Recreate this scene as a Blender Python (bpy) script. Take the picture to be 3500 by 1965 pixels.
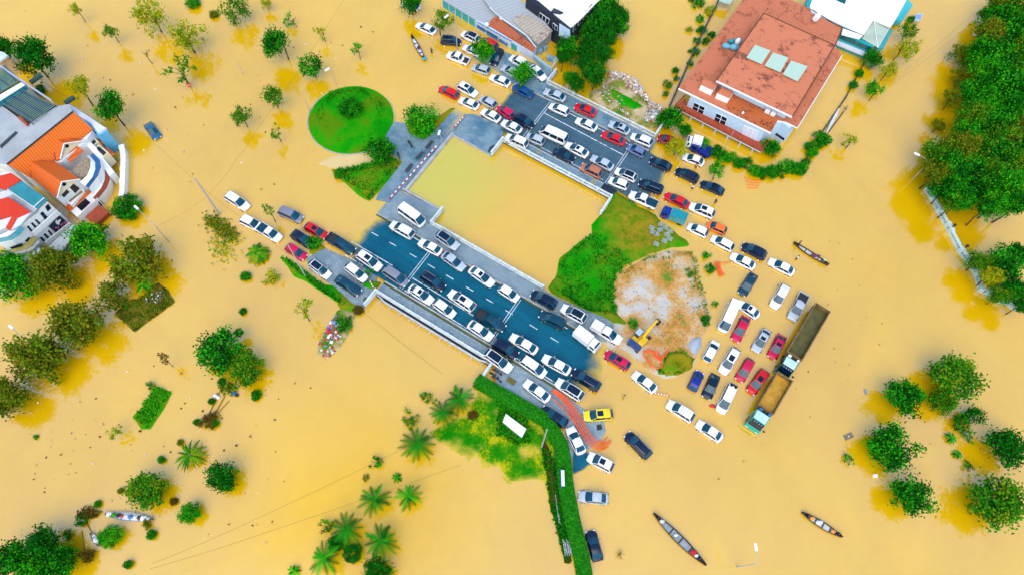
import bpy, bmesh, math, random
import numpy as np
from mathutils import Vector, Matrix
random.seed(7); rng = np.random.default_rng(7)
PI = math.pi
for o in list(bpy.data.objects): bpy.data.objects.remove(o)
SC = bpy.context.scene; COL = SC.collection

# ------------------------------------------------------------------ camera (a drone 104 m above the water)
CAM_H, FOCAL, NADX, NADY = 104.0, 2333.0, 1680.0, 2080.0
_d = Vector((NADX - 1750, -(NADY - 982.5), -FOCAL)).normalized()
_Z = -_d; _f = Vector((0, 0, -1)); _Y = (_f - _Z * _f.dot(_Z)).normalized(); _X = _Y.cross(_Z)
RC = Matrix((_X, _Y, _Z))
cd = bpy.data.cameras.new('camera'); cam = bpy.data.objects.new('camera', cd); COL.objects.link(cam)
cd.sensor_width = 36; cd.lens = 36 * FOCAL / 3500; cd.clip_end = 5000; cd.clip_start = 0.5
cam.matrix_world = Matrix.Translation((0, 0, CAM_H)) @ RC.to_4x4()
SC.camera = cam
# ------------------------------------------------------------------ light: bright overcast
SUN_EL, SUN_AZ = 58, 190
w = bpy.data.worlds.new('World'); SC.world = w; w.use_nodes = True
nt = w.node_tree; bg = nt.nodes['Background']
sky = nt.nodes.new('ShaderNodeTexSky'); sky.sky_type = 'NISHITA'; sky.sun_disc = False
sky.sun_elevation = math.radians(SUN_EL); sky.sun_rotation = math.radians(SUN_AZ)
sky.dust_density = 0.6; sky.air_density = 1.4; sky.ozone_density = 1.5
nt.links.new(sky.outputs[0], bg.inputs[0]); bg.inputs[1].default_value = 0.13
sl = bpy.data.lights.new('sun', 'SUN'); sl.energy = 1.25; sl.angle = math.radians(60); sl.color = (1, .86, .64)
so = bpy.data.objects.new('sun', sl); COL.objects.link(so)
so.rotation_euler = (math.radians(90 - SUN_EL), 0, math.radians(180 - SUN_AZ))
SC.view_settings.view_transform = 'Standard'; SC.view_settings.look = 'None'
SC.view_settings.exposure = 1.2; SC.view_settings.gamma = 1

# ------------------------------------------------------------------ from a place in the photograph to a place on the ground
TL = {1:(0,0),2:(850,0),3:(1700,0),4:(2600,0),5:(0,480),6:(850,480),7:(1700,480),8:(2600,480),9:(0,960),10:(850,960),
      11:(1700,960),12:(2600,960),13:(0,1465),14:(850,1465),15:(1700,1465),16:(2600,1465)}
TL = {k: (v[0], v[1], 2.8622) for k, v in TL.items()}
TL.update(a=(2280,0,2.678), b=(2700,0,4.82), c=(1350,0,4.253), d=(0,180,4.52), e=(0,380,4.52), f=(0,580,4.252), g=(1230,300,3.615),
          h=(1800,200,3.615), i=(1700,1180,3.286), j=(1800,1400,2.56), k=(2380,960,2.678), l=(1200,940,4.132), o=(0,0,.736), n=(0,0,1))
def px(t, X, Y):
    x0, y0, s = TL[t]; return x0 + X / s, y0 + Y / s
def ray(t, X, Y):
    x, y = px(t, X, Y)
    return RC @ Vector((x - 1750, -(y - 982.5), -FOCAL))
def W(t, X, Y, z=0.0):
    r = ray(t, X, Y); k = (z - CAM_H) / r.z
    return Vector((r.x * k, r.y * k, z))
def mpp(p):                                   # metres per full-size photo pixel at a point
    return -(RC.transposed() @ (p - Vector((0, 0, CAM_H)))).z / FOCAL
AX = math.radians(-28.8); UD = Vector((math.cos(AX), math.sin(AX), 0)); VD = Vector((-UD.y, UD.x, 0))
def UV(u, v, z=0.0): return Vector((UD.x * u + VD.x * v, UD.y * u + VD.y * v, z))
def uv(p): return p.x * UD.x + p.y * UD.y, p.x * VD.x + p.y * VD.y
def clamp(x, a, b): return max(a, min(b, x))
def road_z(u, v):
    if v < 56:
        z = .7 * (1 - max(0, -41 - u) / 10.5) if u < -30 else .7 * (1 - max(0, u + 19) / 15.5)
        z -= .07 * ((v - 37) / 4.8) ** 2 if 31 < v < 43 else 0
    else:
        z = .7 * (1 - max(0, -41 - u) / 5.5) if u < -30 else .7 * (1 - max(0, u + 18) / 6.5)
        z -= .07 * ((v - 74.7) / 5.4) ** 2 if 69 < v < 80.4 else 0
    return max(z, -.3)
def ground(p):
    u, v = uv(p)
    if 25 < v < 50 and -60 < u < 0:
        return road_z(u, v) + (.12 if (v < 31.9 or v > 42) and -52 < u < -8 else 0)
    if 63 < v < 88 and -52 < u < -11:
        return road_z(u, v) + (.12 if (v < 69.2 or v > 80.2) and -42 < u < -17 else 0)
    return -.28
def WG(t, X, Y, dz=0.0):
    z = 0
    for _ in range(4): z = ground(W(t, X, Y, z)) + dz
    return W(t, X, Y, z)

# ------------------------------------------------------------------ materials
def nodes(name):
    m = bpy.data.materials.new(name); m.use_nodes = True
    return m, m.node_tree, m.node_tree.nodes['Principled BSDF']
def coords(t, kind='Object', scale=None):
    tc = t.nodes.new('ShaderNodeTexCoord'); o = tc.outputs[kind]
    if scale:
        mp = t.nodes.new('ShaderNodeMapping'); mp.inputs['Scale'].default_value = scale
        t.links.new(o, mp.inputs[0]); o = mp.outputs[0]
    return o
def noise(t, vec, scale, detail=4, rough=.6):
    n = t.nodes.new('ShaderNodeTexNoise'); n.inputs['Scale'].default_value = scale
    n.inputs['Detail'].default_value = detail; n.inputs['Roughness'].default_value = rough
    if vec: t.links.new(vec, n.inputs['Vector'])
    return n.outputs['Fac']
def ramp(t, fac, stops):
    r = t.nodes.new('ShaderNodeValToRGB'); e = r.color_ramp.elements
    while len(e) < len(stops): e.new(.5)
    for el, (p, c) in zip(e, stops): el.position = p; el.color = (*c, 1)
    t.links.new(fac, r.inputs[0]); return r.outputs[0]
def mixc(t, fac, a, b, mode='MIX'):
    m = t.nodes.new('ShaderNodeMix'); m.data_type = 'RGBA'; m.blend_type = mode
    for s, v in ((m.inputs[0], fac), (m.inputs[6], a), (m.inputs[7], b)):
        if hasattr(v, 'is_output'): t.links.new(v, s)
        elif isinstance(v, (int, float)): s.default_value = v
        else: s.default_value = (*v, 1)
    return m.outputs[2]
def math_(t, op, a, b=None, cl=False):
    m = t.nodes.new('ShaderNodeMath'); m.operation = op; m.use_clamp = cl
    for s, v in zip(m.inputs, (a, b)):
        if v is None: continue
        if hasattr(v, 'is_output'): t.links.new(v, s)
        else: s.default_value = v
    return m.outputs[0]
def bump(t, b, h, strength=.3, dist=.05):
    n = t.nodes.new('ShaderNodeBump'); n.inputs['Strength'].default_value = strength; n.inputs['Distance'].default_value = dist
    t.links.new(h, n.inputs['Height']); t.links.new(n.outputs[0], b.inputs['Normal'])
def simple(name, c, rough=.6, var=.25, scale=1.5, metal=0, spec=.5, c2=None, bmp=0):
    m, t, b = nodes(name)
    c2 = c2 or tuple(x * (1 - var) for x in c)
    o = coords(t)
    f = noise(t, o, scale)
    t.links.new(ramp(t, f, [(.35, c2), (.65, c)]), b.inputs['Base Color'])
    b.inputs['Roughness'].default_value = rough; b.inputs['Metallic'].default_value = metal
    b.inputs['Specular IOR Level'].default_value = spec
    if bmp: bump(t, b, noise(t, o, scale * 6), bmp)
    return m
MT = {}
def paint(name, c, flake=.12):
    m, t, b = nodes('paint ' + name)
    f = noise(t, coords(t), 2.2, 3)
    t.links.new(ramp(t, f, [(.3, tuple(x * (1 - flake) for x in c)), (.7, c)]), b.inputs['Base Color'])
    sp = t.nodes.new('ShaderNodeSeparateXYZ'); t.links.new(coords(t), sp.inputs[0])
    dz = math_(t, 'ADD', sp.outputs[2], math_(t, 'MULTIPLY', noise(t, coords(t), 3, 4), .7))
    mr = ramp(t, dz, [(.55, (.75, .75, .75)), (.95, (0, 0, 0))]); base = b.inputs['Base Color'].links[0].from_socket
    t.links.new(mixc(t, mr, base, (.3, .2, .07)), b.inputs['Base Color'])       # dried flood mud on sills and bumpers
    b.inputs['Roughness'].default_value = .32; b.inputs['Specular IOR Level'].default_value = .3; b.inputs['Coat Weight'].default_value = .22; b.inputs['Coat Roughness'].default_value = .08
    return m
PAINT = {k: paint(k, c) for k, c in dict(white=(.8,.8,.8), silver=(.42,.47,.53), grey=(.2,.21,.27), navy=(.001,.01,.036), teal=(.001,.04,.07),
    black=(.002,.006,.016), blue=(.008,.06,.22), slate=(.13,.17,.34), red=(.62,.004,.008), crimson=(.55,.003,.06), maroon=(.3,.004,.01), copper=(.42,.15,.08),
    yellow=(.8,.6,.01), orange=(.75,.16,.02), royal=(.006,.02,.25), steel=(.02,.11,.22), canvas=(.01,.25,.3), green=(.02,.32,.2)).items()}
def glass(name, c):
    m, t, b = nodes(name)
    f = noise(t, coords(t), 1.3, 2)
    t.links.new(ramp(t, f, [(.35, tuple(x * .6 for x in c)), (.65, c)]), b.inputs['Base Color'])
    b.inputs['Roughness'].default_value = .06; b.inputs['IOR'].default_value = 1.42
    return m
GLASS = glass('tinted glass', (.002, .065, .115)); DGLASS = glass('dark glass', (.001, .014, .04)); TGLASS = glass('teal window glass', (.003, .1, .12))
RUB = simple('rubber', (.012, .012, .014), .8); CHROME = simple('light chrome', (.55, .55, .55), .3, metal=.6)
HEAD = simple('headlight glass', (.75, .8, .85), .15); TAIL = simple('tail light red', (.5, .01, .01), .25)
DARK = simple('dark plastic', (.015, .017, .02), .6); METAL = simple('galvanised steel', (.45, .47, .5), .45, metal=.3)
WHITE = simple('white paint', (.8, .8, .8), .55, .08); CREAM = simple('cream render', (.7, .62, .42), .7, .12)
LBLUE = simple('pale blue render', (.45, .6, .75), .7, .1); GREYC = simple('grey concrete', (.38, .4, .43), .8, .3, .8, bmp=.2)
PALE = simple('pale concrete', (.62, .66, .7), .8, .22, .7); DGREY = simple('dark concrete', (.035, .05, .07), .8)
TEALW = simple('teal cladding', (.01, .34, .36), .5, .15, .5); TEALR = simple('teal roof sheet', (.02, .23, .27), .45, .25, .8)
NAVYW = simple('navy wall', (.004, .012, .03), .6); REDT = simple('red deck tiles', (.4, .06, .02), .7, .35)
BARK = simple('bark', (.07, .045, .02), .9); TWIG = simple('pale bark', (.2, .13, .04), .9)
HOSE = simple('orange conduit', (.85, .1, .008), .35, .1); YELP = simple('yellow machine paint', (.75, .45, .01), .4)
BLUEP = simple('blue plastic', (.02, .16, .4), .4); WOOD = simple('weathered planks', (.22, .17, .12), .8, .4, 3)
SKIN = simple('skin', (.35, .18, .1), .6, .1); REDP = simple('red plastic', (.6, .01, .015), .45)
STONE = simple('balustrade stone', (.55, .68, .66), .7, .25, 2); LEDGE = simple('lavender ledge', (.6, .63, .75), .7, .1)

def rooftile(name, c, c2, ang, pitch, stain=None, sc=.35):
    m, t, b = nodes(name)
    o = coords(t)
    mp = t.nodes.new('ShaderNodeMapping'); mp.inputs['Rotation'].default_value = (0, 0, ang); t.links.new(o, mp.inputs[0])
    wv = t.nodes.new('ShaderNodeTexWave'); wv.inputs['Scale'].default_value = .314 / pitch; wv.inputs['Distortion'].default_value = .3
    t.links.new(mp.outputs[0], wv.inputs['Vector'])
    col = mixc(t, wv.outputs['Fac'], c2, c)
    if stain:
        f = noise(t, o, sc, 8, .72)
        f2 = noise(t, o, sc * 5, 5, .7)
        ff = math_(t, 'ADD', math_(t, 'MULTIPLY', f, .7), math_(t, 'MULTIPLY', f2, .45))
        col = mixc(t, ramp(t, ff, [(.6, (0, 0, 0)), (.67, (1, 1, 1))]), col, stain)
    t.links.new(col, b.inputs['Base Color']); b.inputs['Roughness'].default_value = .7
    bump(t, b, wv.outputs['Fac'], .4, .04)
    return m
def mud(t, pz, col, lo, hi, mudc=(.62, .42, .06)):     # a film of silt where the ground dips under the flood
    f = t.nodes.new('ShaderNodeMapRange'); f.inputs[1].default_value = lo; f.inputs[2].default_value = hi; f.interpolation_type = 'SMOOTHSTEP'
    t.links.new(pz, f.inputs[0])
    return mixc(t, f.outputs[0], mudc, col)
def posz(t):
    g = t.nodes.new('ShaderNodeNewGeometry'); s = t.nodes.new('ShaderNodeSeparateXYZ'); t.links.new(g.outputs['Position'], s.inputs[0])
    return g.outputs['Position'], s.outputs[2]
def asphalt(name, c1, c2):
    m, t, b = nodes(name); P, z = posz(t)
    f = noise(t, P, .22, 6, .65); g = noise(t, P, 5, 3, .7); st = noise(t, coords(t, 'Object', (.12, 1.6, 1)), 1, 4, .6)
    f = math_(t, 'ADD', math_(t, 'MULTIPLY', f, .6), math_(t, 'MULTIPLY', st, .4))
    col = mixc(t, math_(t, 'MULTIPLY', g, .5), ramp(t, f, [(.36, c1), (.62, c2)]), tuple(x * 1.5 for x in c2))
    zz = math_(t, 'ADD', z, math_(t, 'MULTIPLY', math_(t, 'SUBTRACT', noise(t, P, .35, 4), .5), .16))
    t.links.new(mud(t, zz, col, -.02, .14), b.inputs['Base Color']); b.inputs['Roughness'].default_value = .6; b.inputs['Specular IOR Level'].default_value = .12
    bump(t, b, g, .15, .02); return m
ASPH = asphalt('asphalt', (0, .035, .075), (.002, .095, .15)); ASPH2 = asphalt('worn asphalt', (.012, .05, .085), (.06, .115, .155))
def paving(name, c1, c2, mortar, bw=.55, bh=.3, lo=-.02, hi=.16, st=(.02, .1, .17)):
    m, t, b = nodes(name); P, z = posz(t); o = coords(t)
    br = t.nodes.new('ShaderNodeTexBrick'); br.inputs['Scale'].default_value = 1
    br.inputs['Brick Width'].default_value = bw; br.inputs['Row Height'].default_value = bh; br.inputs['Mortar Size'].default_value = .03
    for i, c in ((1, c1), (2, c2), (3, mortar)): br.inputs[i].default_value = (*c, 1)
    t.links.new(o, br.inputs['Vector'])
    f = noise(t, P, .3, 7, .65)
    col = mixc(t, ramp(t, f, [(.46, (0, 0, 0)), (.62, (.75, .75, .75))]), br.outputs[0], st)
    t.links.new(mud(t, z, col, lo, hi), b.inputs['Base Color']); b.inputs['Roughness'].default_value = .6
    bump(t, b, br.outputs['Fac'], .3, .02); return m
PAVE = paving('grey block paving', (.29, .36, .39), (.18, .255, .3), (.06, .1, .13), st=(.12, .19, .24)); PAVEW = paving('wet stone paving', (.2, .3, .35), (.15, .235, .29), (.08, .15, .2))
def grassm(name, a, b_, c, sc=.18, lo=-.03, hi=.07, dry=None):
    m, t, b = nodes(name); P, z = posz(t)
    f = noise(t, P, sc, 6, .62); g = noise(t, P, 3.2, 4, .75)
    ff = math_(t, 'ADD', math_(t, 'MULTIPLY', f, .75), math_(t, 'MULTIPLY', g, .28))
    col = ramp(t, ff, [(.42, a), (.51, b_), (.6, c)])
    if dry:        # a trampled, dried out spot
        vd = t.nodes.new('ShaderNodeVectorMath'); vd.operation = 'DISTANCE'; vd.inputs[1].default_value = dry; t.links.new(P, vd.inputs[0])
        dd = math_(t, 'ADD', vd.outputs['Value'], math_(t, 'MULTIPLY', noise(t, P, .22, 6, .7), 11))
        col = mixc(t, ramp(t, math_(t, 'DIVIDE', dd, 20), [(.42, (1, 1, 1)), (.68, (0, 0, 0))]), col, ramp(t, noise(t, P, .8, 5, .7), [(.4, (.09, .17, .003)), (.55, (.26, .19, .012))]))
    t.links.new(mud(t, z, col, lo, hi), b.inputs['Base Color']); b.inputs['Roughness'].default_value = .9
    b.inputs['Specular IOR Level'].default_value = .03
    bump(t, b, g, .8, .15); return m
GRASS = grassm('lawn', (.003, .22, .002), (.012, .27, .002), (.08, .2, .003)); GRASSB = grassm('rough grass', (.004, .24, .002), (.05, .24, .003), (.24, .19, .008), .12)
GRASSD = grassm('drowned grass', (.004, .17, .002), (.05, .22, .002), (.42, .38, .004), .2, -.05, .12)
def gravelm(name):
    m, t, b = nodes(name); P, z = posz(t)
    f = noise(t, P, .16, 6, .65); g = noise(t, P, 2.2, 6, .8)
    col = ramp(t, math_(t, 'ADD', math_(t, 'MULTIPLY', f, .75), math_(t, 'MULTIPLY', g, .3)),
               [(.38, (.08, .2, .01)), (.45, (.46, .2, .025)), (.52, (.52, .31, .11)), (.58, (.48, .44, .38)), (.68, (.4, .45, .52))])
    t.links.new(mud(t, z, col, -.03, .1), b.inputs['Base Color']); b.inputs['Roughness'].default_value = .95
    bump(t, b, g, .9, .15); return m
GRAVEL = gravelm('gravel and clay')
GREYGR = simple('grey stone chippings', (.4, .46, .52), .95, .4, 6)
def leafm(name, c):
    m, t, b = nodes(name)
    f = noise(t, coords(t), 2.5, 3)
    t.links.new(ramp(t, f, [(.3, tuple(x * .65 for x in c)), (.7, c)]), b.inputs['Base Color'])
    b.inputs['Roughness'].default_value = .7; b.inputs['Specular IOR Level'].default_value = .06; return m
PAL = {k: [leafm('%s leaf %d' % (k, i), c) for i, c in enumerate(cs)] for k, cs in dict(
    lime=[(.34,.4,.004),(.14,.32,.004),(.46,.4,.006)], green=[(.01,.25,.003),(.04,.36,.004),(.002,.085,.003)], fresh=[(.02,.36,.003),(.1,.45,.004),(.004,.15,.003)],
    dark=[(.004,.16,.004),(.014,.25,.005),(.004,.08,.003)], olive=[(.13,.22,.004),(.06,.13,.003),(.2,.19,.006)], mixed=[(.05,.26,.004),(.17,.27,.005),(.02,.17,.003)],
    brown=[(.11,.06,.008),(.06,.08,.006),(.17,.09,.012)]).items()}  # in most sets the third leaf is darkened to stand for crown shade

# ------------------------------------------------------------------ objects
def tag(o, label, cat, group=None, kind=None):
    o['label'] = label; o['category'] = cat
    if group: o['group'] = group
    if kind: o['kind'] = kind
    return o
def thing(name, label, cat, loc=(0, 0, 0), rz=0, group=None):
    o = bpy.data.objects.new(name, None); COL.objects.link(o); o.empty_display_size = .3
    o.location = loc; o.rotation_euler = (0, 0, rz)
    return tag(o, label, cat, group)
def origin(o):
    p = Vector((0, 0, 0))
    while o: p = p + o.location; o = o.parent
    return p
class MB:
    def __init__(s): s.v = []; s.f = []; s.m = []
    def add(s, vs, fs, m=0):
        n = len(s.v); s.v += [Vector(v) for v in vs]
        s.f += [tuple(i + n for i in f) for f in fs]; s.m += [m] * len(fs); return s
    def box(s, c, d, rz=0, m=0, up=None):
        x, y, z = d[0] / 2, d[1] / 2, d[2] / 2; R = Matrix.Rotation(rz, 3, 'Z')
        if up is not None: R = up
        vs = [Vector(c) + R @ Vector((a, b, e)) for a in (-x, x) for b in (-y, y) for e in (-z, z)]
        return s.add(vs, [(0,1,3,2),(4,6,7,5),(0,4,5,1),(2,3,7,6),(0,2,6,4),(1,5,7,3)], m)
    def prism(s, top, zb, m=0, side=None):
        n = len(top); bot = [Vector((p[0], p[1], zb if not isinstance(zb, (list, tuple)) else zb[i])) for i, p in enumerate(top)]
        a = sum(top[i][0] * top[(i + 1) % n][1] - top[(i + 1) % n][0] * top[i][1] for i in range(n))
        if a < 0: top = top[::-1]; bot = bot[::-1]
        s.add(list(top), [tuple(range(n))], m)
        s.add(list(top) + bot, [(i, n + i, n + (i + 1) % n, (i + 1) % n) for i in range(n)] + [tuple(range(2 * n - 1, n - 1, -1))], m if side is None else side)
        return s
    def tube(s, p, q, r, r2=None, n=6, m=0, cap=True):
        p = Vector(p); q = Vector(q); r2 = r if r2 is None else r2; d = q - p
        if d.length < 1e-6: return s
        R = d.to_track_quat('Z', 'Y').to_matrix()
        c = [R @ Vector((math.cos(2*PI*i/n), math.sin(2*PI*i/n), 0)) for i in range(n)]
        fs = [(i, (i+1) % n, n + (i+1) % n, n + i) for i in range(n)]
        if cap: fs += [tuple(range(n-1, -1, -1)), tuple(range(n, 2*n))]
        return s.add([p + x * r for x in c] + [q + x * r2 for x in c], fs, m)
    def path(s, pts, r, n=6, m=0):
        pts = [Vector(p) for p in pts]; k = len(pts); rings = []
        for i, p in enumerate(pts):
            d = (pts[min(i+1, k-1)] - pts[max(i-1, 0)]).normalized(); R = d.to_track_quat('Z', 'Y').to_matrix()
            rr = r[i] if isinstance(r, (list, tuple)) else r
            rings += [p + R @ Vector((math.cos(2*PI*j/n) * rr, math.sin(2*PI*j/n) * rr, 0)) for j in range(n)]
        fs = [(i*n+j, i*n+(j+1) % n, (i+1)*n+(j+1) % n, (i+1)*n+j) for i in range(k-1) for j in range(n)]
        fs += [tuple(range(n-1, -1, -1)), tuple(range((k-1)*n, k*n))]
        return s.add(rings, fs, m)
    def ell(s, c, r, seg=10, ring=6, m=0):
        vs = [Vector(c) + Vector((r[0]*math.cos(a)*math.sin(b), r[1]*math.sin(a)*math.sin(b), r[2]*math.cos(b)))
              for b in [PI*(j+.0001)/ring if j == 0 else PI*j/ring for j in range(ring+1)] for a in [2*PI*i/seg for i in range(seg)]]
        return s.add(vs, [(j*seg+i, (j+1)*seg+i, (j+1)*seg+(i+1) % seg, j*seg+(i+1) % seg) for j in range(ring) for i in range(seg)], m)
    def mesh(s, name, mats, smooth=False, off=(0, 0, 0)):
        me = bpy.data.meshes.new(name); off = Vector(off)
        me.from_pydata([tuple(v - off) for v in s.v], [], s.f)
        for mm in (mats if isinstance(mats, (list, tuple)) else [mats]): me.materials.append(mm)
        me.polygons.foreach_set('material_index', s.m)
        if smooth: me.polygons.foreach_set('use_smooth', [True] * len(s.f))
        me.update(); return me
    def build(s, name, mats, parent=None, smooth=False, local=False):
        off = (0, 0, 0) if (local or not parent) else origin(parent)
        o = bpy.data.objects.new(name, s.mesh(name, mats, smooth, off)); COL.objects.link(o)
        if parent: o.parent = parent
        return o
def link(name, me, parent=None):
    o = bpy.data.objects.new(name, me); COL.objects.link(o)
    if parent: o.parent = parent
    return o
def copy_tree(o, parent=None):
    c = o.copy(); COL.objects.link(c); c.parent = parent
    for ch in o.children: copy_tree(ch, c)
    return c
def structure(o): o['kind'] = 'structure'; return o
def setmat(o, m):
    o.material_slots[0].link = 'OBJECT'; o.material_slots[0].material = m

# ------------------------------------------------------------------ setting: flood water
def watermat():
    m, t, b = nodes('flood water'); P, z = posz(t)
    f = noise(t, P, .02, 6, .6); f.node.inputs['Distortion'].default_value = 1.6; g = noise(t, P, .3, 5, .65); g.node.inputs['Distortion'].default_value = 1.2
    ff = math_(t, 'ADD', math_(t, 'MULTIPLY', f, .8), math_(t, 'MULTIPLY', g, .2))
    col = ramp(t, ff, [(.32, (.6, .335, .0)), (.68, (.75, .43, .002))])
    vm = t.nodes.new('ShaderNodeVectorMath'); vm.operation = 'DISTANCE'; vm.inputs[1].default_value = UV(-48, 55)
    t.links.new(P, vm.inputs[0])
    dd = math_(t, 'ADD', vm.outputs['Value'], math_(t, 'MULTIPLY', noise(t, P, .12, 5), 9))
    col = mixc(t, ramp(t, math_(t, 'DIVIDE', dd, 30), [(.3, (.8, .8, .8)), (.68, (0, 0, 0))]), col, (.5, .45, .0))
    t.links.new(col, b.inputs['Base Color'])
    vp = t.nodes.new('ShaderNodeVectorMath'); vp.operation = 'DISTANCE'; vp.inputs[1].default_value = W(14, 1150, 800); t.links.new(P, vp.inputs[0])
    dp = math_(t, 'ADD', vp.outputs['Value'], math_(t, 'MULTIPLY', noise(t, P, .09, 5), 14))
    palm_gloss = ramp(t, math_(t, 'DIVIDE', dp, 34), [(.4, (.33, .33, .33)), (.85, (.5, .5, .5))])      # gloss lowered around the palms to stand in for their reflections
    t.links.new(math_(t, 'SUBTRACT', palm_gloss, math_(t, 'MULTIPLY', noise(t, P, .028, 6), .26)), b.inputs['Specular IOR Level'])
    b.inputs['Roughness'].default_value = .1; b.inputs['IOR'].default_value = 3.0
    h = math_(t, 'ADD', noise(t, P, .8, 3), math_(t, 'MULTIPLY', noise(t, P, 3.5, 2), .3))
    bump(t, b, h, .1, .12); return m
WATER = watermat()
m = MB(); R_ = 1500; N_ = 12
m.add([(R_ * (2*i/N_ - 1), R_ * (2*j/N_ - 1), 0) for j in range(N_+1) for i in range(N_+1)],
      [(j*(N_+1)+i, j*(N_+1)+i+1, (j+1)*(N_+1)+i+1, (j+1)*(N_+1)+i) for j in range(N_) for i in range(N_)])
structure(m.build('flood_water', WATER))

def patch(name, poly, h, edge, mat, res=.6, rough=.12, below=-.3, seed=0, zf=None):
    P = np.array([[p[0], p[1]] for p in poly]); lo = P.min(0) - 1.2; hi = P.max(0) + 1.2
    nx = int((hi[0]-lo[0])/res) + 2; ny = int((hi[1]-lo[1])/res) + 2
    gx, gy = np.meshgrid(lo[0] + np.arange(nx)*res, lo[1] + np.arange(ny)*res)
    q = np.stack([gx.ravel(), gy.ravel()], 1)
    ins = np.zeros(len(q), bool); dist = np.full(len(q), 1e9)
    for i in range(len(P)):
        a = P[i]; b = P[(i+1) % len(P)]
        c = ((a[1] > q[:,1]) != (b[1] > q[:,1])) & (q[:,0] < (b[0]-a[0])*(q[:,1]-a[1])/(b[1]-a[1]+1e-12) + a[0]); ins ^= c
        ab = b - a; tt = np.clip(((q - a) @ ab)/(ab @ ab + 1e-12), 0, 1)
        dist = np.minimum(dist, np.linalg.norm(q - (a + tt[:,None]*ab), axis=1))
    sd = np.where(ins, dist, -dist)
    from mathutils import noise as nz
    ns = np.array([nz.fractal(Vector((x*.35 + seed, y*.35, seed)), 1, 2, 4) for x, y in q])
    s = np.clip(sd/edge, -1, 1); z = np.where(s > 0, h*(1-(1-s)**2), s*edge*.5) + rough*ns*np.clip(.4+s, 0, 1)
    z = np.maximum(z, below)
    keep = sd > -1.0
    idx = -np.ones(len(q), int); mb = MB(); vs = []; fs = []
    for j in range(ny-1):
        for i in range(nx-1):
            f = (j*nx+i, j*nx+i+1, (j+1)*nx+i+1, (j+1)*nx+i)
            if all(keep[k] for k in f):
                for k in f:
                    if idx[k] < 0: idx[k] = len(vs); vs.append((q[k,0], q[k,1], z[k]))
                fs.append(tuple(int(idx[k]) for k in f))
    mb.add(vs, fs)
    return structure(mb.build(name, mat, smooth=True))
def PP(t, *xy, z=.2): return [W(t, x, y, z) for x, y in xy]
def slab(name, poly, z, mat, zb=-.6, rot=True):
    """a hard edged sheet of paving; its own axes follow the bridges so the blocks do too"""
    mb = MB(); pts = []
    for p in poly:
        u, v = uv(p); pts.append(Vector((u, v, z(u, v) if callable(z) else z)))
    mb.prism(pts, zb)
    o = mb.build(name, mat); o.rotation_euler = (0, 0, AX); return structure(o)
# ------------------------------------------------------------------ roads, bridges and pavements
def road(name, u0, u1, v0, v1, mat, step=1.0):
    mb = MB(); us = np.arange(u0, u1 + .01, step); vs_ = np.linspace(v0, v1, 9)
    mb.add([(u, v, road_z(u, v)) for u in us for v in vs_],
           [(i*9+j, (i+1)*9+j, (i+1)*9+j+1, i*9+j+1) for i in range(len(us)-1) for j in range(8)])
    o = mb.build(name, mat, smooth=True); o.rotation_euler = (0, 0, AX); return structure(o)
road('lower_road', -57, 3, 32.25, 41.8, ASPH)
road('upper_road', -50, -8, 69.3, 80.1, ASPH2)
WHP, _t, _b = nodes('worn road paint')
_t.links.new(mixc(_t, ramp(_t, noise(_t, coords(_t), 1.7, 7, .75), [(.38, (0, 0, 0)), (.5, (1, 1, 1))]), (.03, .12, .16), (.72, .76, .78)), _b.inputs['Base Color']); _b.inputs['Roughness'].default_value = .7
def markings(name, segs):
    mb = MB()
    for u0, u1, v0, v1, wd in segs:
        n = max(2, int(abs(u1-u0)) + 1)
        for i in range(n):
            a = u0 + (u1-u0)*i/n; b = u0 + (u1-u0)*(i+1)/n; c = v0 + (v1-v0)*i/n; d = v0 + (v1-v0)*(i+1)/n
            if abs(u1-u0) > abs(v1-v0): q = [(a, c-wd/2), (b, d-wd/2), (b, d+wd/2), (a, c+wd/2)]
            else: q = [(a-wd/2, c), (a+wd/2, c), (b+wd/2, d), (b-wd/2, d)]
            mb.add([(x, y, road_z(x, y) + .014) for x, y in q], [(0, 1, 2, 3)])
    o = mb.build(name, WHP); o.rotation_euler = (0, 0, AX); return structure(o)
dash = [(u, u + 1.5, 38.6, 38.6, .13) for u in (-49.7, -45.9, -41.6, -37.8, -34, -30, -26, -22.2, -17.5, -13.5)]
markings('lower_road_markings', dash + [(-52, -42.6, 35.35, 35.2, .14), (-38.4, -25, 35.1, 34.9, .14), (-38.2, -21.6, 32.55, 32.5, .14),
    (-37, -33, 41.45, 41.4, .13), (-31, -26, 41.45, 41.4, .13), (-43, -40, 41.6, 41.5, .14), (-18.5, -8, 32.6, 32.5, .14), (-16.5, -12, 41.5, 41.45, .13), (-53.5, -47, 32.7, 32.6, .13)])
markings('upper_road_markings', [(-37.8, -20.5, 77.05, 76.75, .15), (-36.5, -21, 79.7, 79.5, .15), (-37.8, -21, 69.9, 69.9, .1)])
JM = simple('joint steel', (.55, .62, .66), .5)
for nm, u, v0, v1 in (('lower', -38.85, 32.4, 41.6), ('lower', -21.25, 32.4, 41.6), ('upper', -38.05, 69.5, 79.9), ('upper', -20.2, 69.5, 79.9)):
    mb = MB()
    for du in (-.2, .2):
        for i in range(8):
            a = v0 + (v1-v0)*i/8; b = v0 + (v1-v0)*(i+1)/8
            mb.add([(u+du-.06, a, road_z(u, a)+.02), (u+du+.06, a, road_z(u, a)+.02), (u+du+.06, b, road_z(u, b)+.02), (u+du-.06, b, road_z(u, b)+.02)], [(0, 1, 2, 3)])
    o = mb.build(nm + '_road_joint', JM); o.rotation_euler = (0, 0, AX); structure(o)
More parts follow.
